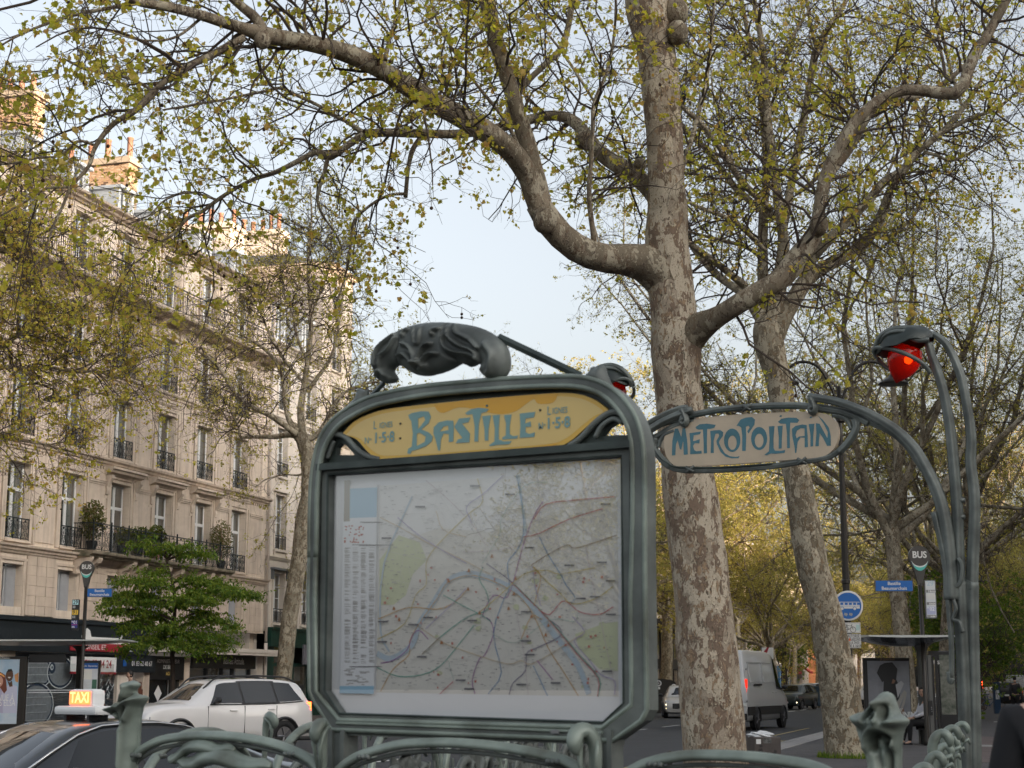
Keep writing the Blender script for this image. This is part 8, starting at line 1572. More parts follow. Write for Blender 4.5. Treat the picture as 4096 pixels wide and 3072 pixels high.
# ================================================================ vehicles (local: front towards +x, left side +y)
m_tyre = mat('tyre', (.015, .015, .016), .85); m_rim = mat('alloy_rim', (.16, .16, .17), .35, .8); m_trim = mat('black_trim', (.012, .012, .013), .45); m_chr = mat('chrome', (.6, .6, .6), .15, 1)
m_carglass = mat('car_glass', (.004, .006, .008), .03, spec=.6); m_hl = mat('headlight_glass', (.5, .52, .55), .1, .3); m_tlr = mat('tail_light', (.35, .008, .008), .2, emit=(1, .03, .01), estr=.25); m_tl2 = mat('lit_tail_light', (.5, .01, .01), .2, emit=(1, .05, .01), estr=3); m_drl = mat('running_light', (1, .9, .6), .3, emit=(1, .85, .5), estr=2.5)
m_plate = mat('number_plate', (.62, .64, .62), .4)
def paint(n, c): return mat(n, c, .28, .0, coat=.8, var=.04, scale=2)
def car(name, label, cat, st, wheels, loc, ang, pm, win=(), ws=None, rw=None, wr=.34, sc=1.0, plate='', lamps=None, rails=False, mirrors=True, handles=(), group=None, lit=False, seams=(), W=None):
 t = thing(name, label, cat, loc, ang, group); t.scale = (sc, sc, sc)
 S_ = smooth_path(st, 6); q = MB(); n = None; X = [s_[0] for s_ in S_]
 def sec(s_):
  x, w_, zb, ze, zr, wt = s_; cr = .035 if zr - ze > .15 else .02
  h = [(0, zb), (w_ * .80, zb), (w_ * .95, zb + .05), (w_ * .985, zb + (ze - zb) * .35), (w_, zb + (ze - zb) * .62), (w_ * .985, ze - .07), (w_ * .955, ze), (wt, zr - .02), (wt * .93, zr + .012), (wt * .55, zr + cr * .8), (0, zr + cr)]
  return [(x, a, b_) for a, b_ in h] + [(x, -a, b_) for a, b_ in h[-2:0:-1]]
 secs = [sec(s_) for s_ in S_]; n = len(secs[0]); vs = [p for s_ in secs for p in s_]
 fs = [(i * n + j, (i + 1) * n + j, (i + 1) * n + (j + 1) % n, i * n + (j + 1) % n) for i in range(len(secs) - 1) for j in range(n)] + [tuple(range(n)), tuple((len(secs) - 1) * n + j for j in range(n - 1, -1, -1))]
 q.raw(vs, fs); body = q.build('body', pm, t, smooth=True)
 def at_x(x):
  for i in range(len(S_) - 1):
   a, b_ = S_[i], S_[i + 1]
   if min(a[0], b_[0]) <= x <= max(a[0], b_[0]): f = (x - a[0]) / (b_[0] - a[0] or 1); return [a[k] + (b_[k] - a[k]) * f for k in range(6)]
  return S_[0] if abs(x - S_[0][0]) < abs(x - S_[-1][0]) else S_[-1]
 def side(x, t_, sg, off=.008):
  s_ = at_x(x); y0, z0, y1, z1 = s_[1] * .955, s_[3], s_[5], s_[4] - .02; d = Vector((z1 - z0, y0 - y1)).normalized() if abs(z1 - z0) > .02 else Vector((1, 0)); return (x, sg * (y0 + (y1 - y0) * t_ + off * d.x), z0 + (z1 - z0) * t_ + off * d.y)
 for sg in (1, -1):
  for (xa0, xa1, xb0, xb1) in win:      # bottom from xa0..xa1, top from xb0..xb1
   v = []; K = 6
   for tt in (.06, .5, .94):
    for k in range(K + 1): f = k / K; xx = (xa0 + (xa1 - xa0) * f) * (1 - tt) + (xb0 + (xb1 - xb0) * f) * tt; v.append(side(xx, tt, sg))
   f_2 = [(r_ * (K + 1) + k, r_ * (K + 1) + k + 1, (r_ + 1) * (K + 1) + k + 1, (r_ + 1) * (K + 1) + k) for r_ in range(2) for k in range(K)]; w2 = MB(); w2.raw(v, f_2 if sg < 0 else [f[::-1] for f in f_2]); w2.build('side_window', m_carglass, t, smooth=True)
  if win:
   xs = sorted(v for w_ in win for v in w_); q = MB(); P = [side(xs[0] + (xs[-1] - xs[0]) * k / 14, .0, sg, .012) for k in range(15)]; q.tube(P, .014, 5); q.build('window_trim', m_trim, t)
   q = MB(); v = []; x0, x1, x2, x3 = min(w_[0] for w_ in win) - .03, max(w_[1] for w_ in win) + .03, min(w_[2] for w_ in win) - .03, max(w_[3] for w_ in win) + .03
   for tt in (.01, .5, .99):
    for k in range(9): f = k / 8; xx = (x0 + (x1 - x0) * f) * (1 - tt) + (x2 + (x3 - x2) * f) * tt; v.append(side(xx, tt, sg, .004))
   q.raw(v, [(r_ * 9 + k, r_ * 9 + k + 1, (r_ + 1) * 9 + k + 1, (r_ + 1) * 9 + k) for r_ in range(2) for k in range(8)]); q.build('pillar_trim', m_trim, t)
 for nm, g in (('windscreen', ws), ('rear_window', rw)):
  if not g: continue
  xa, xb = g; v = []; K = 8
  for r_ in range(5):
   tt = .05 + .9 * r_ / 4; x = xa + (xb - xa) * tt; s_ = at_x(x); hw = (s_[5] - .05)
   for k in range(K + 1): u = -1 + 2 * k / K; v.append((x + (.012 if xa > xb else -.012), u * hw, s_[4] + .035 * (1 - u * u) * .95 + .004 - .012 * abs(u) ** 3))
  f_2 = [(r_ * (K + 1) + k, r_ * (K + 1) + k + 1, (r_ + 1) * (K + 1) + k + 1, (r_ + 1) * (K + 1) + k) for r_ in range(4) for k in range(K)]; w2 = MB(); w2.raw(v, f_2); w2.build(nm, m_carglass, t, smooth=True)
 for xw in wheels:
  for sg in (1, -1):
   s_ = at_x(xw); y = sg * (s_[1] + .004); q = MB(); q.lathe([(.001, -.11), (wr * .96, -.11), (wr, -.07), (wr, .07), (wr * .94, .105), (wr * .66, .11), (wr * .64, .06)], 28, (xw, y - sg * .10, wr), axis='y', cap=False); wh = q.build('wheel', m_tyre, t, smooth=True)
   q = MB(); q.lathe([(.001, 0), (wr * .62, 0), (wr * .62, .012), (.001, .012)], 20, (xw, y - .006, wr), axis='y')
   for k in range(5): a = 2 * math.pi * k / 5; q.tube([(xw, y + sg * .012, wr), (xw + wr * .6 * math.cos(a), y + sg * .004, wr + wr * .6 * math.sin(a))], .028, 5)
   q.build('rim', m_rim, wh)
   q = MB(); q.tube([(xw + (wr + .055) * math.cos(a * math.pi / 16), y - sg * .005, wr + .01 + (wr + .055) * math.sin(a * math.pi / 16)) for a in range(-1, 18)], .04, 6); q.lathe([(.001, -.004), (wr + .05, -.004), (wr + .05, .004), (.001, .004)], 24, (xw, y - sg * .012, wr + .01), axis='y'); q.build('wheel_arch', m_trim, t)
 xf, xr = st[0][0], st[-1][0]; xf, xr = max(xf, xr), min(xf, xr); W_ = max(s_[1] for s_ in st)
 if mirrors and win:
  xm = max(v for w_ in win for v in w_) - .12
  for sg in (1, -1): s_ = at_x(xm); q = MB(); q.ball((xm, sg * (s_[1] + .10), s_[3] + .10), .10, 8, sc=(.7, 1.1, .75)); q.tube([(xm, sg * s_[1] * .95, s_[3] + .04), (xm, sg * (s_[1] + .06), s_[3] + .07)], .03, 6); q.build('wing_mirror', m_trim, t, smooth=True)
 for x, z in handles:
  for sg in (1, -1): s_ = at_x(x); q = MB(); q.bbox(x - .10, x + .10, sg * s_[1] * .99, sg * (s_[1] + .022), z, z + .035, .009); q.build('door_handle', pm, t)
 for x, z0, z1 in seams:
  for sg in (1, -1): s_ = at_x(x); q = MB(); q.box(x - .004, x + .004, sg * s_[1] * .96, sg * (s_[1] + .0015), z0, z1); q.build('door_seam', m_trim, t)
 if lamps:
  for z, h_, wd, m, xx, nm, fr in lamps:
   for sg in (1, -1):
    s_ = at_x(xx); q = MB(); y1 = sg * (s_[1] * .985); y0 = sg * (s_[1] * .985 - wd); xo = xx; d = .05 if fr else -.05
    q.bbox(min(xo, xo - d * 3), max(xo, xo - d * 3) + .0, min(y0, y1 + sg * .015), max(y0, y1 + sg * .015), z, z + h_, .02); q.build(nm, m, t)
 q = MB(); q.box(xf - .01, xf + .02, -.26, .26, .42, .53) if W is None else q.box(xf - .01, xf + .02, -.26, .26, W, W + .11); o = q.build('number_plate', m_plate, t)
 q = MB(); q.box(xr - .02, xr + .01, -.26, .26, .72, .83); o2 = q.build('number_plate', m_plate, t)
 if plate:
  for o_2, xx, rot in ((o, xf + .022, (R(90), 0, R(90))), (o2, xr - .022, (R(90), 0, R(-90)))): link('lettering', text_mesh(plate, .10, m_black, bold=.01), o_2, (xx, 0, .475 if W is None and xx > 0 else (.775 if xx < 0 else (W or .42) + .055)), rot)
 if rails:
  for sg in (1, -1): xs = [v for w_ in win for v in w_[2:]]; a, b_ = min(xs), max(xs); P = [(a - .25, sg * (at_x(a)[5] - .06), at_x(a)[4] - .02)] + [(a + (b_ - a) * k / 6, sg * (at_x(a + (b_ - a) * k / 6)[5] - .08), at_x(a + (b_ - a) * k / 6)[4] + .085) for k in range(7)] + [(b_ + .28, sg * (at_x(b_)[5] - .1), at_x(b_ + .28)[4] + .02)]; q = MB(); q.tube(smooth_path(P, 4), .022, 8); q.build('roof_rail', m_trim, t, smooth=True)
 return t, at_x
SUVS = [(2.30, .70, .42, .70, .72, .60), (2.22, .84, .28, .90, .93, .72), (1.9, .91, .24, 1.02, 1.05, .76), (1.3, .92, .24, 1.06, 1.10, .74), (1.02, .92, .24, 1.07, 1.14, .72), (.35, .92, .24, 1.08, 1.55, .62), (-.1, .92, .24, 1.08, 1.625, .615), (-1.0, .92, .24, 1.09, 1.64, .63), (-1.7, .92, .24, 1.12, 1.60, .62), (-2.05, .90, .26, 1.14, 1.50, .60), (-2.25, .86, .30, 1.05, 1.16, .66), (-2.33, .78, .38, .80, .84, .64)]
def ang(az): return R(90) + YAW - R(az)
c = spot(848, 38.4)
t, ax = car('suv', 'white family car with black roof rails stopped in front of the shops', 'car', SUVS, (1.42, -1.42), tuple(c), ang(-134), paint('white_car_paint', (.74, .72, .71)), [(.62, -.28, .30, -.25), (-.34, -1.22, -.31, -1.17), (-1.28, -1.98, -1.23, -1.70)], (1.0, .38), (-2.2, -2.04), .35, 1.0, 'DX-482-KR', [(.70, .14, .34, m_hl, 2.17, 'headlight', True), (.93, .20, .20, m_tl2, -2.24, 'tail_light', False)], True, True, ((.0, .93), (-1.05, .95)), seams=((.68, .35, 1.05), (-.31, .35, 1.05), (-1.2, .45, 1.05)))
q = MB(); q.raw([(x, y, ax(x)[4] + .042 - .03 * (y / .6) ** 2) for x in (.25, -.3, -.9, -1.5) for y in (-.5, -.17, .17, .5)], [(i * 4 + j, i * 4 + j + 1, i * 4 + j + 5, i * 4 + j + 4) for i in range(3) for j in range(3)]); q.build('glass_roof', m_carglass, t, smooth=True)
q = MB(); q.bbox(2.28, 2.33, -.45, .45, .50, .78, .02); q.build('grille', m_trim, t); q = MB(); q.bbox(-2.2, 2.2, -.935, .935, .24, .34, .03); q.build('sill', m_trim, t)
SED = [(2.32, .66, .36, .58, .60, .55), (2.22, .82, .24, .70, .74, .66), (1.7, .90, .20, .84, .88, .70), (1.15, .91, .20, .90, .94, .70), (.9, .91, .20, .92, .99, .68), (.2, .91, .20, .93, 1.36, .60), (-.3, .91, .20, .94, 1.43, .58), (-.9, .91, .20, .96, 1.40, .57), (-1.5, .91, .20, .98, 1.22, .58), (-1.95, .89, .22, .98, 1.06, .66), (-2.25, .84, .28, .92, .98, .66), (-2.33, .76, .4, .7, .74, .6)]
swin = [(.62, -.28, .22, -.25), (-.34, -1.15, -.31, -1.05), (-1.2, -1.6, -1.1, -1.3)]
c = spot(262, 12.8)
t, ax = car('taxi', 'black taxi with a glowing orange roof sign close behind the balustrade', 'taxi', SED, (1.42, -1.42), tuple(c), ang(-138), paint('black_car_paint', (.010, .012, .015)), swin, (.88, .24), (-1.95, -1.3), .32, .86, 'FT-716-ZC', [(.62, .14, .34, m_hl, 2.17, 'headlight', True), (.78, .16, .24, m_tlr, -2.24, 'tail_light', False)], False, True, ((.0, .82), (-1.0, .84)), seams=((.68, .3, .92), (-.31, .3, .94)))
q = MB(); P = [(x, sg_ * (ax(x)[5] + .0), ax(x)[4] + .004) for sg_ in (1,) for x in (.75, .5, .25, 0, -.3, -.6, -.9, -1.2, -1.5)]; q.tube(P, .012, 6); q.tube([(a, -b_, c_) for a, b_, c_ in P], .012, 6); q.build('roof_trim', m_chr, t, smooth=True)
# roof sign
q = MB(); q.bbox(-.36, -.10, -.33, .33, 1.50, 1.58, .03, 0); q.bbox(-.30, -.16, -.20, .20, 1.57, 1.73, .04, 0); q.box(-.33, -.13, -.2, -.16, 1.43, 1.51, 1); q.box(-.33, -.13, .16, .2, 1.43, 1.51, 1); rs = q.build('roof_sign', [m_wht, m_trim], t)
m_tx = mat('taxi_glow', (1, .35, .12), .4, emit=(1.0, .13, .03), estr=.55); m_tx2 = mat('taxi_glow_pale', (1, .6, .3), .4, emit=(1.0, .26, .08), estr=.8)
for sg, x in ((1, -.158), (-1, -.302)):
 q = MB(); q.box(min(x, x + sg * .004), max(x, x + sg * .004), -.165, .165, 1.595, 1.71); q.build('lit_panel', m_tx, rs); link('lettering', text_mesh('TAXI', .13, m_tx2, bold=.02, sx=1.05), rs, (x + sg * .006, 0, 1.652), (R(90), 0, R(90 * sg)))
q = MB(); q.lathe([(.001, 1.475), (.035, 1.48), (.05, 1.505), (.001, 1.51)], 12, (-.23, .1, 0)); q.build('lit_lens', m_tx, rs)
for y in (-.36, .36): q = MB(); q.bbox(-.25, -.1, y - .13, y + .13, 1.0, 1.22, .04); q.build('headrest', mat('seat_leather', (.30, .27, .23), .6), t)
# white panel van
VAN = [(3.0, .78, .45, .85, .9, .7), (2.92, .92, .32, 1.05, 1.1, .82), (2.4, .98, .3, 1.25, 1.32, .84), (2.15, .99, .3, 1.32, 1.45, .84), (1.5, .99, .3, 1.38, 2.30, .80), (1.1, .99, .3, 1.4, 2.56, .80), (.5, .99, .3, 1.42, 2.66, .80), (-1, .99, .3, 1.45, 2.68, .80), (-2.6, .99, .3, 1.48, 2.67, .80), (-2.9, .97, .34, 1.48, 2.60, .80), (-2.96, .95, .4, 1.46, 2.52, .79)]
a_ = ang(23); hv = Vector((math.cos(a_), math.sin(a_), 0)); lv_ = Vector((-hv.y, hv.x, 0)); P = spot(2989, 55.6); c = P + hv * 2.95 + lv_ * .98; m_vp = paint('van_paint', (.50, .51, .52))
t, ax = car('panel_van', 'white high-roofed panel van driving away beside the thick trunk', 'van', VAN, (2.0, -1.75), tuple(c), a_, m_vp, [(2.0, 1.15, 1.62, 1.15)], (2.1, 1.5), None, .36, 1.0, '', [(1.10, .62, .07, m_tlr, -2.95, 'tail_light', False)], False, True, ((1.0, 1.25), (.55, 1.25)), W=.5)
for z0, z1, x0, x1 in ((1.62, 2.28, -2.5, -.75), (1.62, 2.28, -.65, .85)): q = MB(); [q.tube([(x0, -ax(x0)[5] - .0 - (.93 - 0) * 0 - .045 * (2.3 - z) / .7 - .03, z) if False else (x, y, z) for x, y, z in ((x0, -.975, z0), (x1, -.975, z0), (x1, -.865, z1), (x0, -.865, z1), (x0, -.975, z0))], .012, 5) for z in (0,)]; q.build('panel_moulding', m_vp, t)
q = MB(); q.bbox(-2.9, 2.3, -1.0, -.97, .52, .80, .01); q.bbox(-2.9, 2.3, .97, 1.0, .52, .80, .01); q.bbox(-3.05, -2.94, -.96, .96, .36, .58, .03); q.build('side_strip', m_trim, t)
q = MB(); q.bbox(-2.0, -1.0, -.995, -.955, 1.50, 1.56, .01); q.build('door_runner', m_trim, t); q = MB(); q.box(-2.985, -2.965, -.01, .01, .55, 2.45); [q.bbox(-3.0, -2.9, -.99, -.93, z, z + .07, .01) for z in (2.0, .95)]; q.build('hinge', m_steel, t); q = MB(); q.bbox(-2.99, -2.97, -.94, -.72, .82, .92, .005); q.build('plate', m_plate, t)
# oncoming and parked cars
t, ax = car('parked_car', 'silver hatchback with lit running lights coming past, just left of the thick trunk', 'car', SED, (1.42, -1.42), tuple(spot(2728, 79)), ang(-176), paint('silver_car_paint', (.55, .53, .50)), swin, (.88, .24), (-1.95, -1.3), .32, 1.03, 'GY-306-SV', [(.66, .10, .40, m_hl, 2.17, 'headlight', True), (.42, .22, .08, m_drl, 2.24, 'running_light', True)], False)
q = MB(); q.bbox(2.26, 2.345, -.52, .52, .42, .66, .03); g_ = q.build('grille', m_trim, t)
for k in range(4): q = MB(); q.box(2.345, 2.355, -.48, .48, .45 + k * .05, .458 + k * .05); q.build('grille_bar', m_chr, g_)
q = MB(); q.tube([(2.36, .045 * math.cos(a * .5) * 1.6, .60 + .035 * math.sin(a * .5)) for a in range(14)], .008, 5); q.tube([(2.36, -.03, .575), (2.36, -.015, .625)], .007, 4); q.tube([(2.36, .03, .575), (2.36, .015, .625)], .007, 4); q.tube([(2.36, -.022, .6), (2.36, .022, .6)], .006, 4); q.build('badge', m_chr, t)
t, ax = car('parked_car', 'dark green-black crossover with a lit front lamp beyond the white van', 'car', SUVS, (1.42, -1.42), tuple(spot(3180, 105)), ang(-152), paint('dark_car_paint', (.018, .030, .032)), [(.62, -.28, .30, -.25), (-.34, -1.22, -.31, -1.17), (-1.28, -1.98, -1.23, -1.70)], (1.0, .38), None, .34, .95, '', [(.76, .12, .34, m_hl, 2.16, 'headlight', True), (.44, .07, .22, m_drl, 2.24, 'running_light', True)], False)
c1, _ = car('parked_car', 'white hatchback seen from behind with red tail lights, left of the shelter advert', 'car', SUVS, (1.42, -1.42), tuple(spot(3492, 108)), ang(14), paint('white_car_paint', 0), [(.62, -.28, .30, -.25), (-.34, -1.22, -.31, -1.17), (-1.28, -1.98, -1.23, -1.70)], (1.0, .38), (-2.22, -2.0), .34, .97, 'GB-608-RE', [(.86, .20, .34, m_tl2, -2.25, 'tail_light', False)], False)
q = MB(); q.bbox(-2.36, -2.25, -.85, .85, .28, .62, .04); q.build('bumper', m_trim, c1)
t, ax = car('parked_car', 'black hatchback parked tail-on at the right edge beyond the walking man', 'car', SUVS, (1.42, -1.42), tuple(spot(4034, 108, .1)), ang(17), paint('black_car_paint', 0), [(.62, -.28, .30, -.25), (-.34, -1.22, -.31, -1.17)], (1.0, .38), (-2.22, -2.0), .34, 1.0, '', [(.9, .16, .3, m_tlr, -2.25, 'tail_light', False)], False)
t, ax = car('parked_van', 'white van parked behind the black hatchback at the right edge', 'van', VAN, (2.0, -1.75), tuple(spot(4062, 128, .1)), ang(17), m_vp, [(2.0, 1.15, 1.62, 1.15)], (2.1, 1.5), (-2.95, -2.93), .36, .8, '', [(1.1, .6, .1, m_tlr, -2.95, 'tail_light', False)], False)
t, ax = car('parked_van', 'pale van with bright red tail lights half hidden behind the lamp stems', 'van', VAN, (2.0, -1.75), tuple(spot(3878, 118)), ang(17), m_vp, [(2.0, 1.15, 1.62, 1.15)], (2.1, 1.5), None, .36, 1.0, '', [(.9, .9, .14, m_tl2, -2.95, 'tail_light', False)], False)
t, ax = car('parked_car', 'dark car parked on the far kerb between the two big trunks', 'car', SUVS, (1.42, -1.42), tuple(spot(3236, 128)), ang(-150), paint('brown_car_paint', (.05, .035, .02)), [(.62, -.28, .30, -.25), (-.34, -1.22, -.31, -1.17)], (1.0, .38), None, .34, 1.0, '', None, False)
# bicycle
def bicycle(label, loc, rz, col):
 t = thing('bicycle', label, 'bicycle', loc, rz); m = mat('bike_' + col[0], col[1], .4)
 for x in (-.53, .53):
  q = MB(); q.tube([(x + .33 * math.cos(a * math.pi / 14), 0, .34 + .33 * math.sin(a * math.pi / 14)) for a in range(29)], .016, 6, cap=False); wh = q.build('wheel', m_tyre, t); q = MB()
  for k in range(9): a = k * math.pi * 2 / 9; q.tube([(x, 0, .34), (x + .32 * math.cos(a), 0, .34 + .32 * math.sin(a))], .002, 3)
  q.tube([(x, -.05, .34), (x, .05, .34)], .02, 6); q.build('spokes', m_steel, wh)
 q = MB()
 for P in ([(-.53, 0, .34), (-.05, 0, .28), (.40, 0, .78)], [(-.05, 0, .28), (-.18, 0, .86)], [(-.14, 0, .6), (.38, 0, .72)], [(-.53, 0, .34), (-.15, 0, .72)], [(.53, 0, .34), (.36, 0, .98)]): q.tube(P, .022, 6)
 q.tube([(.30, -.28, 1.04), (.38, -.1, 1.02), (.38, .1, 1.02), (.30, .28, 1.04)], .014, 6); q.bbox(-.30, -.06, -.07, .07, .88, .93, .02); q.tube([(-.05, -.1, .2), (-.05, .1, .36)], .012, 5); q.build('frame', m, t)
 q = MB(); q.tube([(x, 0, z) for x, z in ((-.88, .42), (-.8, .6), (-.53, .71), (-.3, .6))], .025, 4); q.bbox(.48, .74, -.14, .14, .74, .94, .02); q.build('mudguard', m, t)
bicycle('dark city bicycle leaning by the tree row at right, its front wheel on the walk', tuple(spot(3958, 90, .12)), YAW + R(12), ('blue', (.04, .08, .13)))
# ================================================================ people
def skinned(name, J, E, m, par, sub=2):
 """one continuous surface grown over a skeleton: J name -> (x, y, z, r[, r2])"""
 ks = list(J); me = bpy.data.meshes.new(name); me.from_pydata([J[k][:3] for k in ks], [(ks.index(a), ks.index(b_)) for a, b_ in E], []); me.materials.append(m); o = link(name, me, par)
 sk = o.modifiers.new('skin', 'SKIN'); sk.use_smooth_shade = True; ss = o.modifiers.new('sub', 'SUBSURF'); ss.levels = sub; ss.render_levels = sub
 for i, k in enumerate(ks): r_ = J[k][3]; me.skin_vertices[0].data[i].radius = (r_, J[k][4] if len(J[k]) > 4 else r_)
 me.skin_vertices[0].data[0].use_root = True; return o
def hand(par, w_, d, m):
 """palm and five fingers from the wrist w_ along d"""
 d = Vector(d).normalized(); s = d.cross(Vector((0, 0, 1))); s = s.normalized() if s.length > .1 else Vector((1, 0, 0)); n = s.cross(d); w_ = Vector(w_); q = MB()
 q.tube([w_, w_ + d * .03, w_ + d * .085], [.022, .034, .036], 10, flat=.5)
 for k, (o_, l) in enumerate(((-.028, .058), (-.010, .072), (.009, .068), (.026, .055))): a = w_ + d * .078 + s * o_; q.tube([a, a + d * l * .5 - n * .004, a + d * l * .8 - n * .016, a + d * l - n * .03], [.0095, .009, .008, .006], 6)
 a = w_ + d * .03 - s * .028; q.tube([a, a + d * .03 - s * .018, a + d * .058 - s * .018 - n * .01], [.012, .011, .008], 6); q.build('hand', m, par, smooth=True)
def head(par, c, yaw, m_sk, m_hr, style='short', tilt=0):
 h = bpy.data.objects.new('head', None); q = MB(); b0_ = len(q.v); q.ball((0, 0, 0), .1, 18, sc=(.77, .95, 1.18))
 V = []
 for x, y, z in q.v:
  if z < -.02: f = 1 - .38 * min(1, (-z - .02) / .1); x *= f; y = y * (1 - .18 * min(1, (-z - .02) / .1)) - (.012 if y < 0 else 0)
  if y < 0 and abs(x) < .045 and abs(z + .0) < .02: y += .006
  V.append((x, y, z))
 q.v = V; q.ball((0, -.100, -.022), .015, 6, sc=(.8, 1.0, 1.5)); q.ball((0, -.096, -.004), .010, 6, sc=(.7, .8, 2)); q.ball((.075, .005, -.01), .022, 6, sc=(.35, .8, 1.3)); q.ball((-.075, .005, -.01), .022, 6, sc=(.35, .8, 1.3)); q.tube([(0, .02, -.08), (0, .03, -.2)], [.055, .06], 10)
 o = q.build('head', m_sk, par, smooth=True, loc=c, rot=(tilt, 0, yaw))
 q = MB(); [q.ball((s_ * .030, -.086, .004), .010, 6, sc=(1.3, .5, .7)) for s_ in (1, -1)]; [q.tube([(s_ * .046, -.086, .022), (s_ * .016, -.096, .024)], .004, 4) for s_ in (1, -1)]; q.build('eyes', m_black, o)
 q = MB(); q.ball((0, -.087, -.055), .018, 6, sc=(1.2, .45, .35)); q.build('mouth', mat('lips', (.36, .10, .08), .5), o)
 q = MB(); q.ball((0, .012, .022), .104, 14, sc=(.82, .98, 1.12)); q.v = [(x, y, z if not (y < -.035 and z < .045) else .05) if not (y < -.03 and z < .05) else (x * .85, max(y, -.06), max(z, .055)) for x, y, z in q.v]
 if style == 'long':
  for k in range(9): a = R(-20 + k * 27.5); x, y = .078 * math.cos(a), .03 + .07 * math.sin(a); q.tube([(x, y, .02), (x * 1.1, y + .01, -.08), (x * 1.0, y * 1.0 + .02, -.2), (x * .9, y + .03, -.30)], [.026, .030, .028, .012], 6)
 q.build('hair', m_hr, o, smooth=True); return o
SKN = mat('skin', (.55, .34, .25), .55); HR = mat('dark_hair', (.014, .010, .008), .5)
LIMBS = [('pel', 'bel'), ('bel', 'chest'), ('chest', 'neck'), ('chest', 'sl'), ('sl', 'el'), ('el', 'wl'), ('chest', 'sr'), ('sr', 'er'), ('er', 'wr'), ('pel', 'hl'), ('hl', 'kl'), ('kl', 'al'), ('pel', 'hr'), ('hr', 'kr'), ('kr', 'ar'), ('al', 'tl'), ('ar', 'tr')]
def person(label, loc, rz, J, coat, trou, shoes, hair='short', hyaw=0, skirt=None, hc=None):
 t = thing('person', label, 'person', loc, rz); base = {k: (*v[:3], v[3] * .86) for k, v in J.items()}; skinned('body', base, LIMBS, SKN, t)
 up = {k: J[k] for k in ('pel', 'bel', 'chest', 'sl', 'el', 'wl', 'sr', 'er', 'wr')}; up = {k: (*v[:3], v[3] * 1.12) for k, v in up.items()}
 if skirt: up['pel'] = (*J['pel'][:3], J['pel'][3] * skirt)
 skinned('coat', up, [e for e in LIMBS if e[0] in up and e[1] in up], coat, t)
 lo = {k: J[k] for k in ('pel', 'hl', 'kl', 'al', 'hr', 'kr', 'ar')}; lo = {k: (*v[:3], v[3] * 1.1) for k, v in lo.items()}; skinned('trousers', lo, [e for e in LIMBS if e[0] in lo and e[1] in lo], trou, t)
 for s_ in 'lr':
  a, b_ = Vector(J['a' + s_][:3]), Vector(J['t' + s_][:3]); q = MB(); d = (b_ - a); d.z = 0; d.normalize(); z0 = min(a.z, b_.z) - .055; q.tube([(a.x - d.x * .05, a.y - d.y * .05, z0 + .045), (a.x, a.y, z0 + .05), (a.x + d.x * .1, a.y + d.y * .1, z0 + .042), (a.x + d.x * .19, a.y + d.y * .19, z0 + .03)], [.036, .046, .046, .028], 10, flat=.9); q.build('shoe', shoes, t, smooth=True)
  e, w_ = Vector(J['e' + s_][:3]), Vector(J['w' + s_][:3]); hand(t, w_ + (w_ - e).normalized() * .01, w_ - e, SKN)
 n = J['neck']; head(t, hc or (n[0], n[1] - .01, n[2] + .20), hyaw, SKN, HR, hair); return t
def stand(stride=.12, arm=.06, lean=0):
 return dict(pel=(0, 0, .95, .15), bel=(0, -lean * .3, 1.10, .14), chest=(0, -lean * .7, 1.32, .16), neck=(0, -lean, 1.50, .065), sl=(.18, -lean * .8, 1.40, .075), el=(.23, arm - lean, 1.14, .055), wl=(.24, -arm * .2 - lean, .90, .038), sr=(-.18, -lean * .8, 1.40, .075), er=(-.23, -arm - lean, 1.14, .055), wr=(-.24, -arm * 2 - lean, .90, .038),
    hl=(.09, 0, .88, .10), kl=(.10, -stride * .6, .50, .07), al=(.10, -stride, .10, .045), hr=(-.09, 0, .88, .10), kr=(-.10, stride * .3, .50, .07), ar=(-.10, stride, .12, .045), tl=(.10, -stride - .12, .06, .03), tr=(-.10, stride - .12, .07, .03))
m_jk = mat('grey_jacket', (.035, .033, .038), .9, var=.3, scale=8); m_blk = mat('black_cloth', (.008, .008, .010), .85, var=.3, scale=10); m_jean = mat('dark_trousers', (.02, .018, .018), .9)
person('man in a dark jacket walking away along the right pavement', tuple(spot(4059, 76, .115)), YAW + R(180), stand(.14, .05), m_jk, m_jean, m_blk, skirt=1.0)
mb = person('man with dark hair and a brown backpack passing the shop pier behind the white car', tuple(spot(519, 49.5, .12)), YAW - R(60), stand(.2, .1), m_blk, m_jean, m_blk, hyaw=R(10))
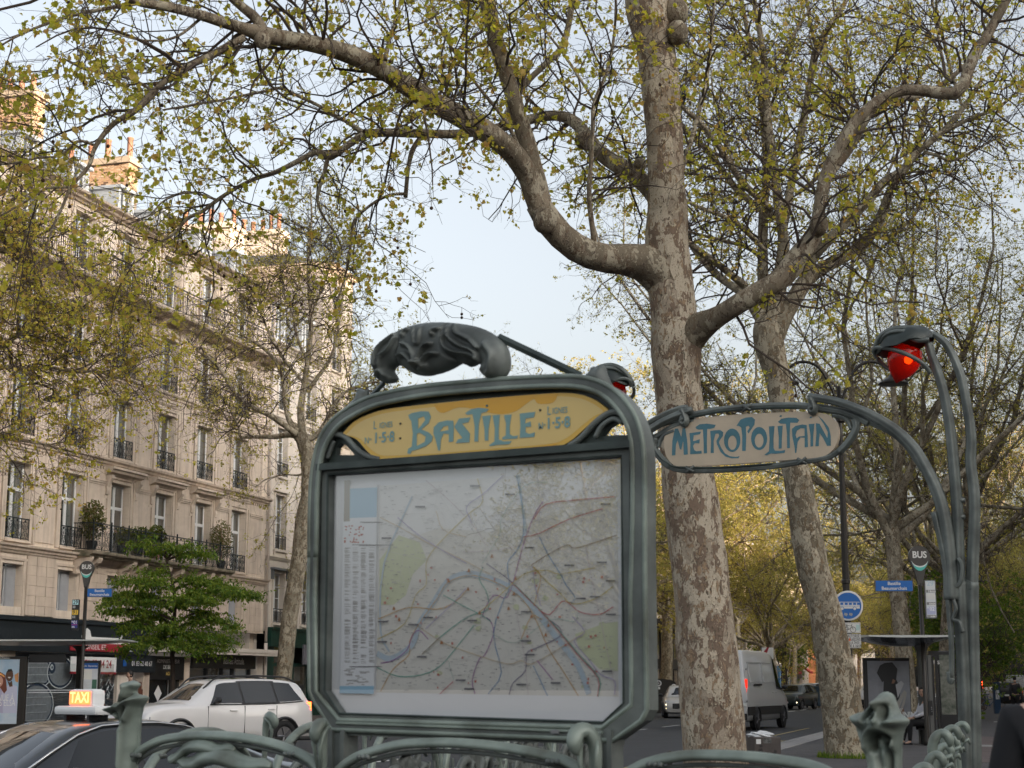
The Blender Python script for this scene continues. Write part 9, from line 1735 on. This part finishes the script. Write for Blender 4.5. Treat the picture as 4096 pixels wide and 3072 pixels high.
q = MB(); q.bbox(-.17, .17, .13, .34, 1.02, 1.50, .07); q.bbox(-.12, .12, .32, .38, 1.06, 1.28, .03); q.tube([(.11, -.12, 1.36), (.12, 0, 1.50), (.11, .14, 1.42)], .02, 6); q.tube([(-.11, -.12, 1.36), (-.12, 0, 1.50), (-.11, .14, 1.42)], .02, 6); bp_ = q.build('backpack', mat('brown_canvas', (.13, .045, .025), .9, var=.3, scale=12), None, loc=mb.location, rot=mb.rotation_euler); tag(bp_, 'brown backpack worn by the man passing the shops', 'backpack')
person('person in a black coat, only the near shoulder showing at the lower right edge', tuple(spot(4300, 5.0, .0)), YAW + R(170), stand(.03, .03), m_blk, m_blk, m_blk, skirt=1.15)
J = dict(pel=(0, 0, .58, .15), bel=(0, -.01, .72, .13), chest=(0, -.02, .93, .14), neck=(0, -.03, 1.09, .05), sl=(.15, -.02, 1.0, .065), el=(.19, -.10, .78, .05), wl=(.10, -.32, .70, .032), sr=(-.15, -.02, 1.0, .065), er=(-.19, -.10, .78, .05), wr=(-.08, -.34, .69, .032),
  hl=(.09, -.04, .57, .10), kl=(.10, -.44, .56, .075), al=(.11, -.47, .12, .042), hr=(-.09, -.04, .57, .10), kr=(-.09, -.46, .55, .075), ar=(-.07, -.56, .12, .042), tl=(.11, -.60, .07, .03), tr=(-.07, -.70, .07, .03))
person('young dark-haired woman in white jacket and black trousers seated in the right shelter', tuple(spot(3694, DS + .45, .06)), YAW - R(78), J, mat('white_jacket', (.62, .62, .66), .8), m_blk, m_blk, 'long', hyaw=R(48))
# blackbird on a twig
t = thing('bird', 'small black bird perched on a twig just right of the thick trunk', 'bird', tuple(at(2737, 375, 24)), YAW); q = MB(); q.ball((0, 0, 0), .055, 10, sc=(.8, .8, 1.7)); q.ball((.005, -.01, .105), .032, 8); q.tube([(.0, -.035, .11), (.0, -.065, .115)], [.009, .001], 5); q.tube([(0, .02, -.06), (0, .03, -.17)], [.02, .012], 5, flat=.4); q.build('body', m_black, t, smooth=True)
q = MB(); p = at(2560, 350, 24) - at(2737, 375, 24); e = at(2900, 400, 24) - at(2737, 375, 24);
tw = MB(); a, b_ = at(2660, 385, 24), at(2900, 402, 24); tw.tube([tuple(a), tuple(at(2737, 396, 24)), tuple(b_)], [.012, .01, .006], 5); o = tw.build('perch_twig', m_twig, None); o.parent = T1; o.location = -base1
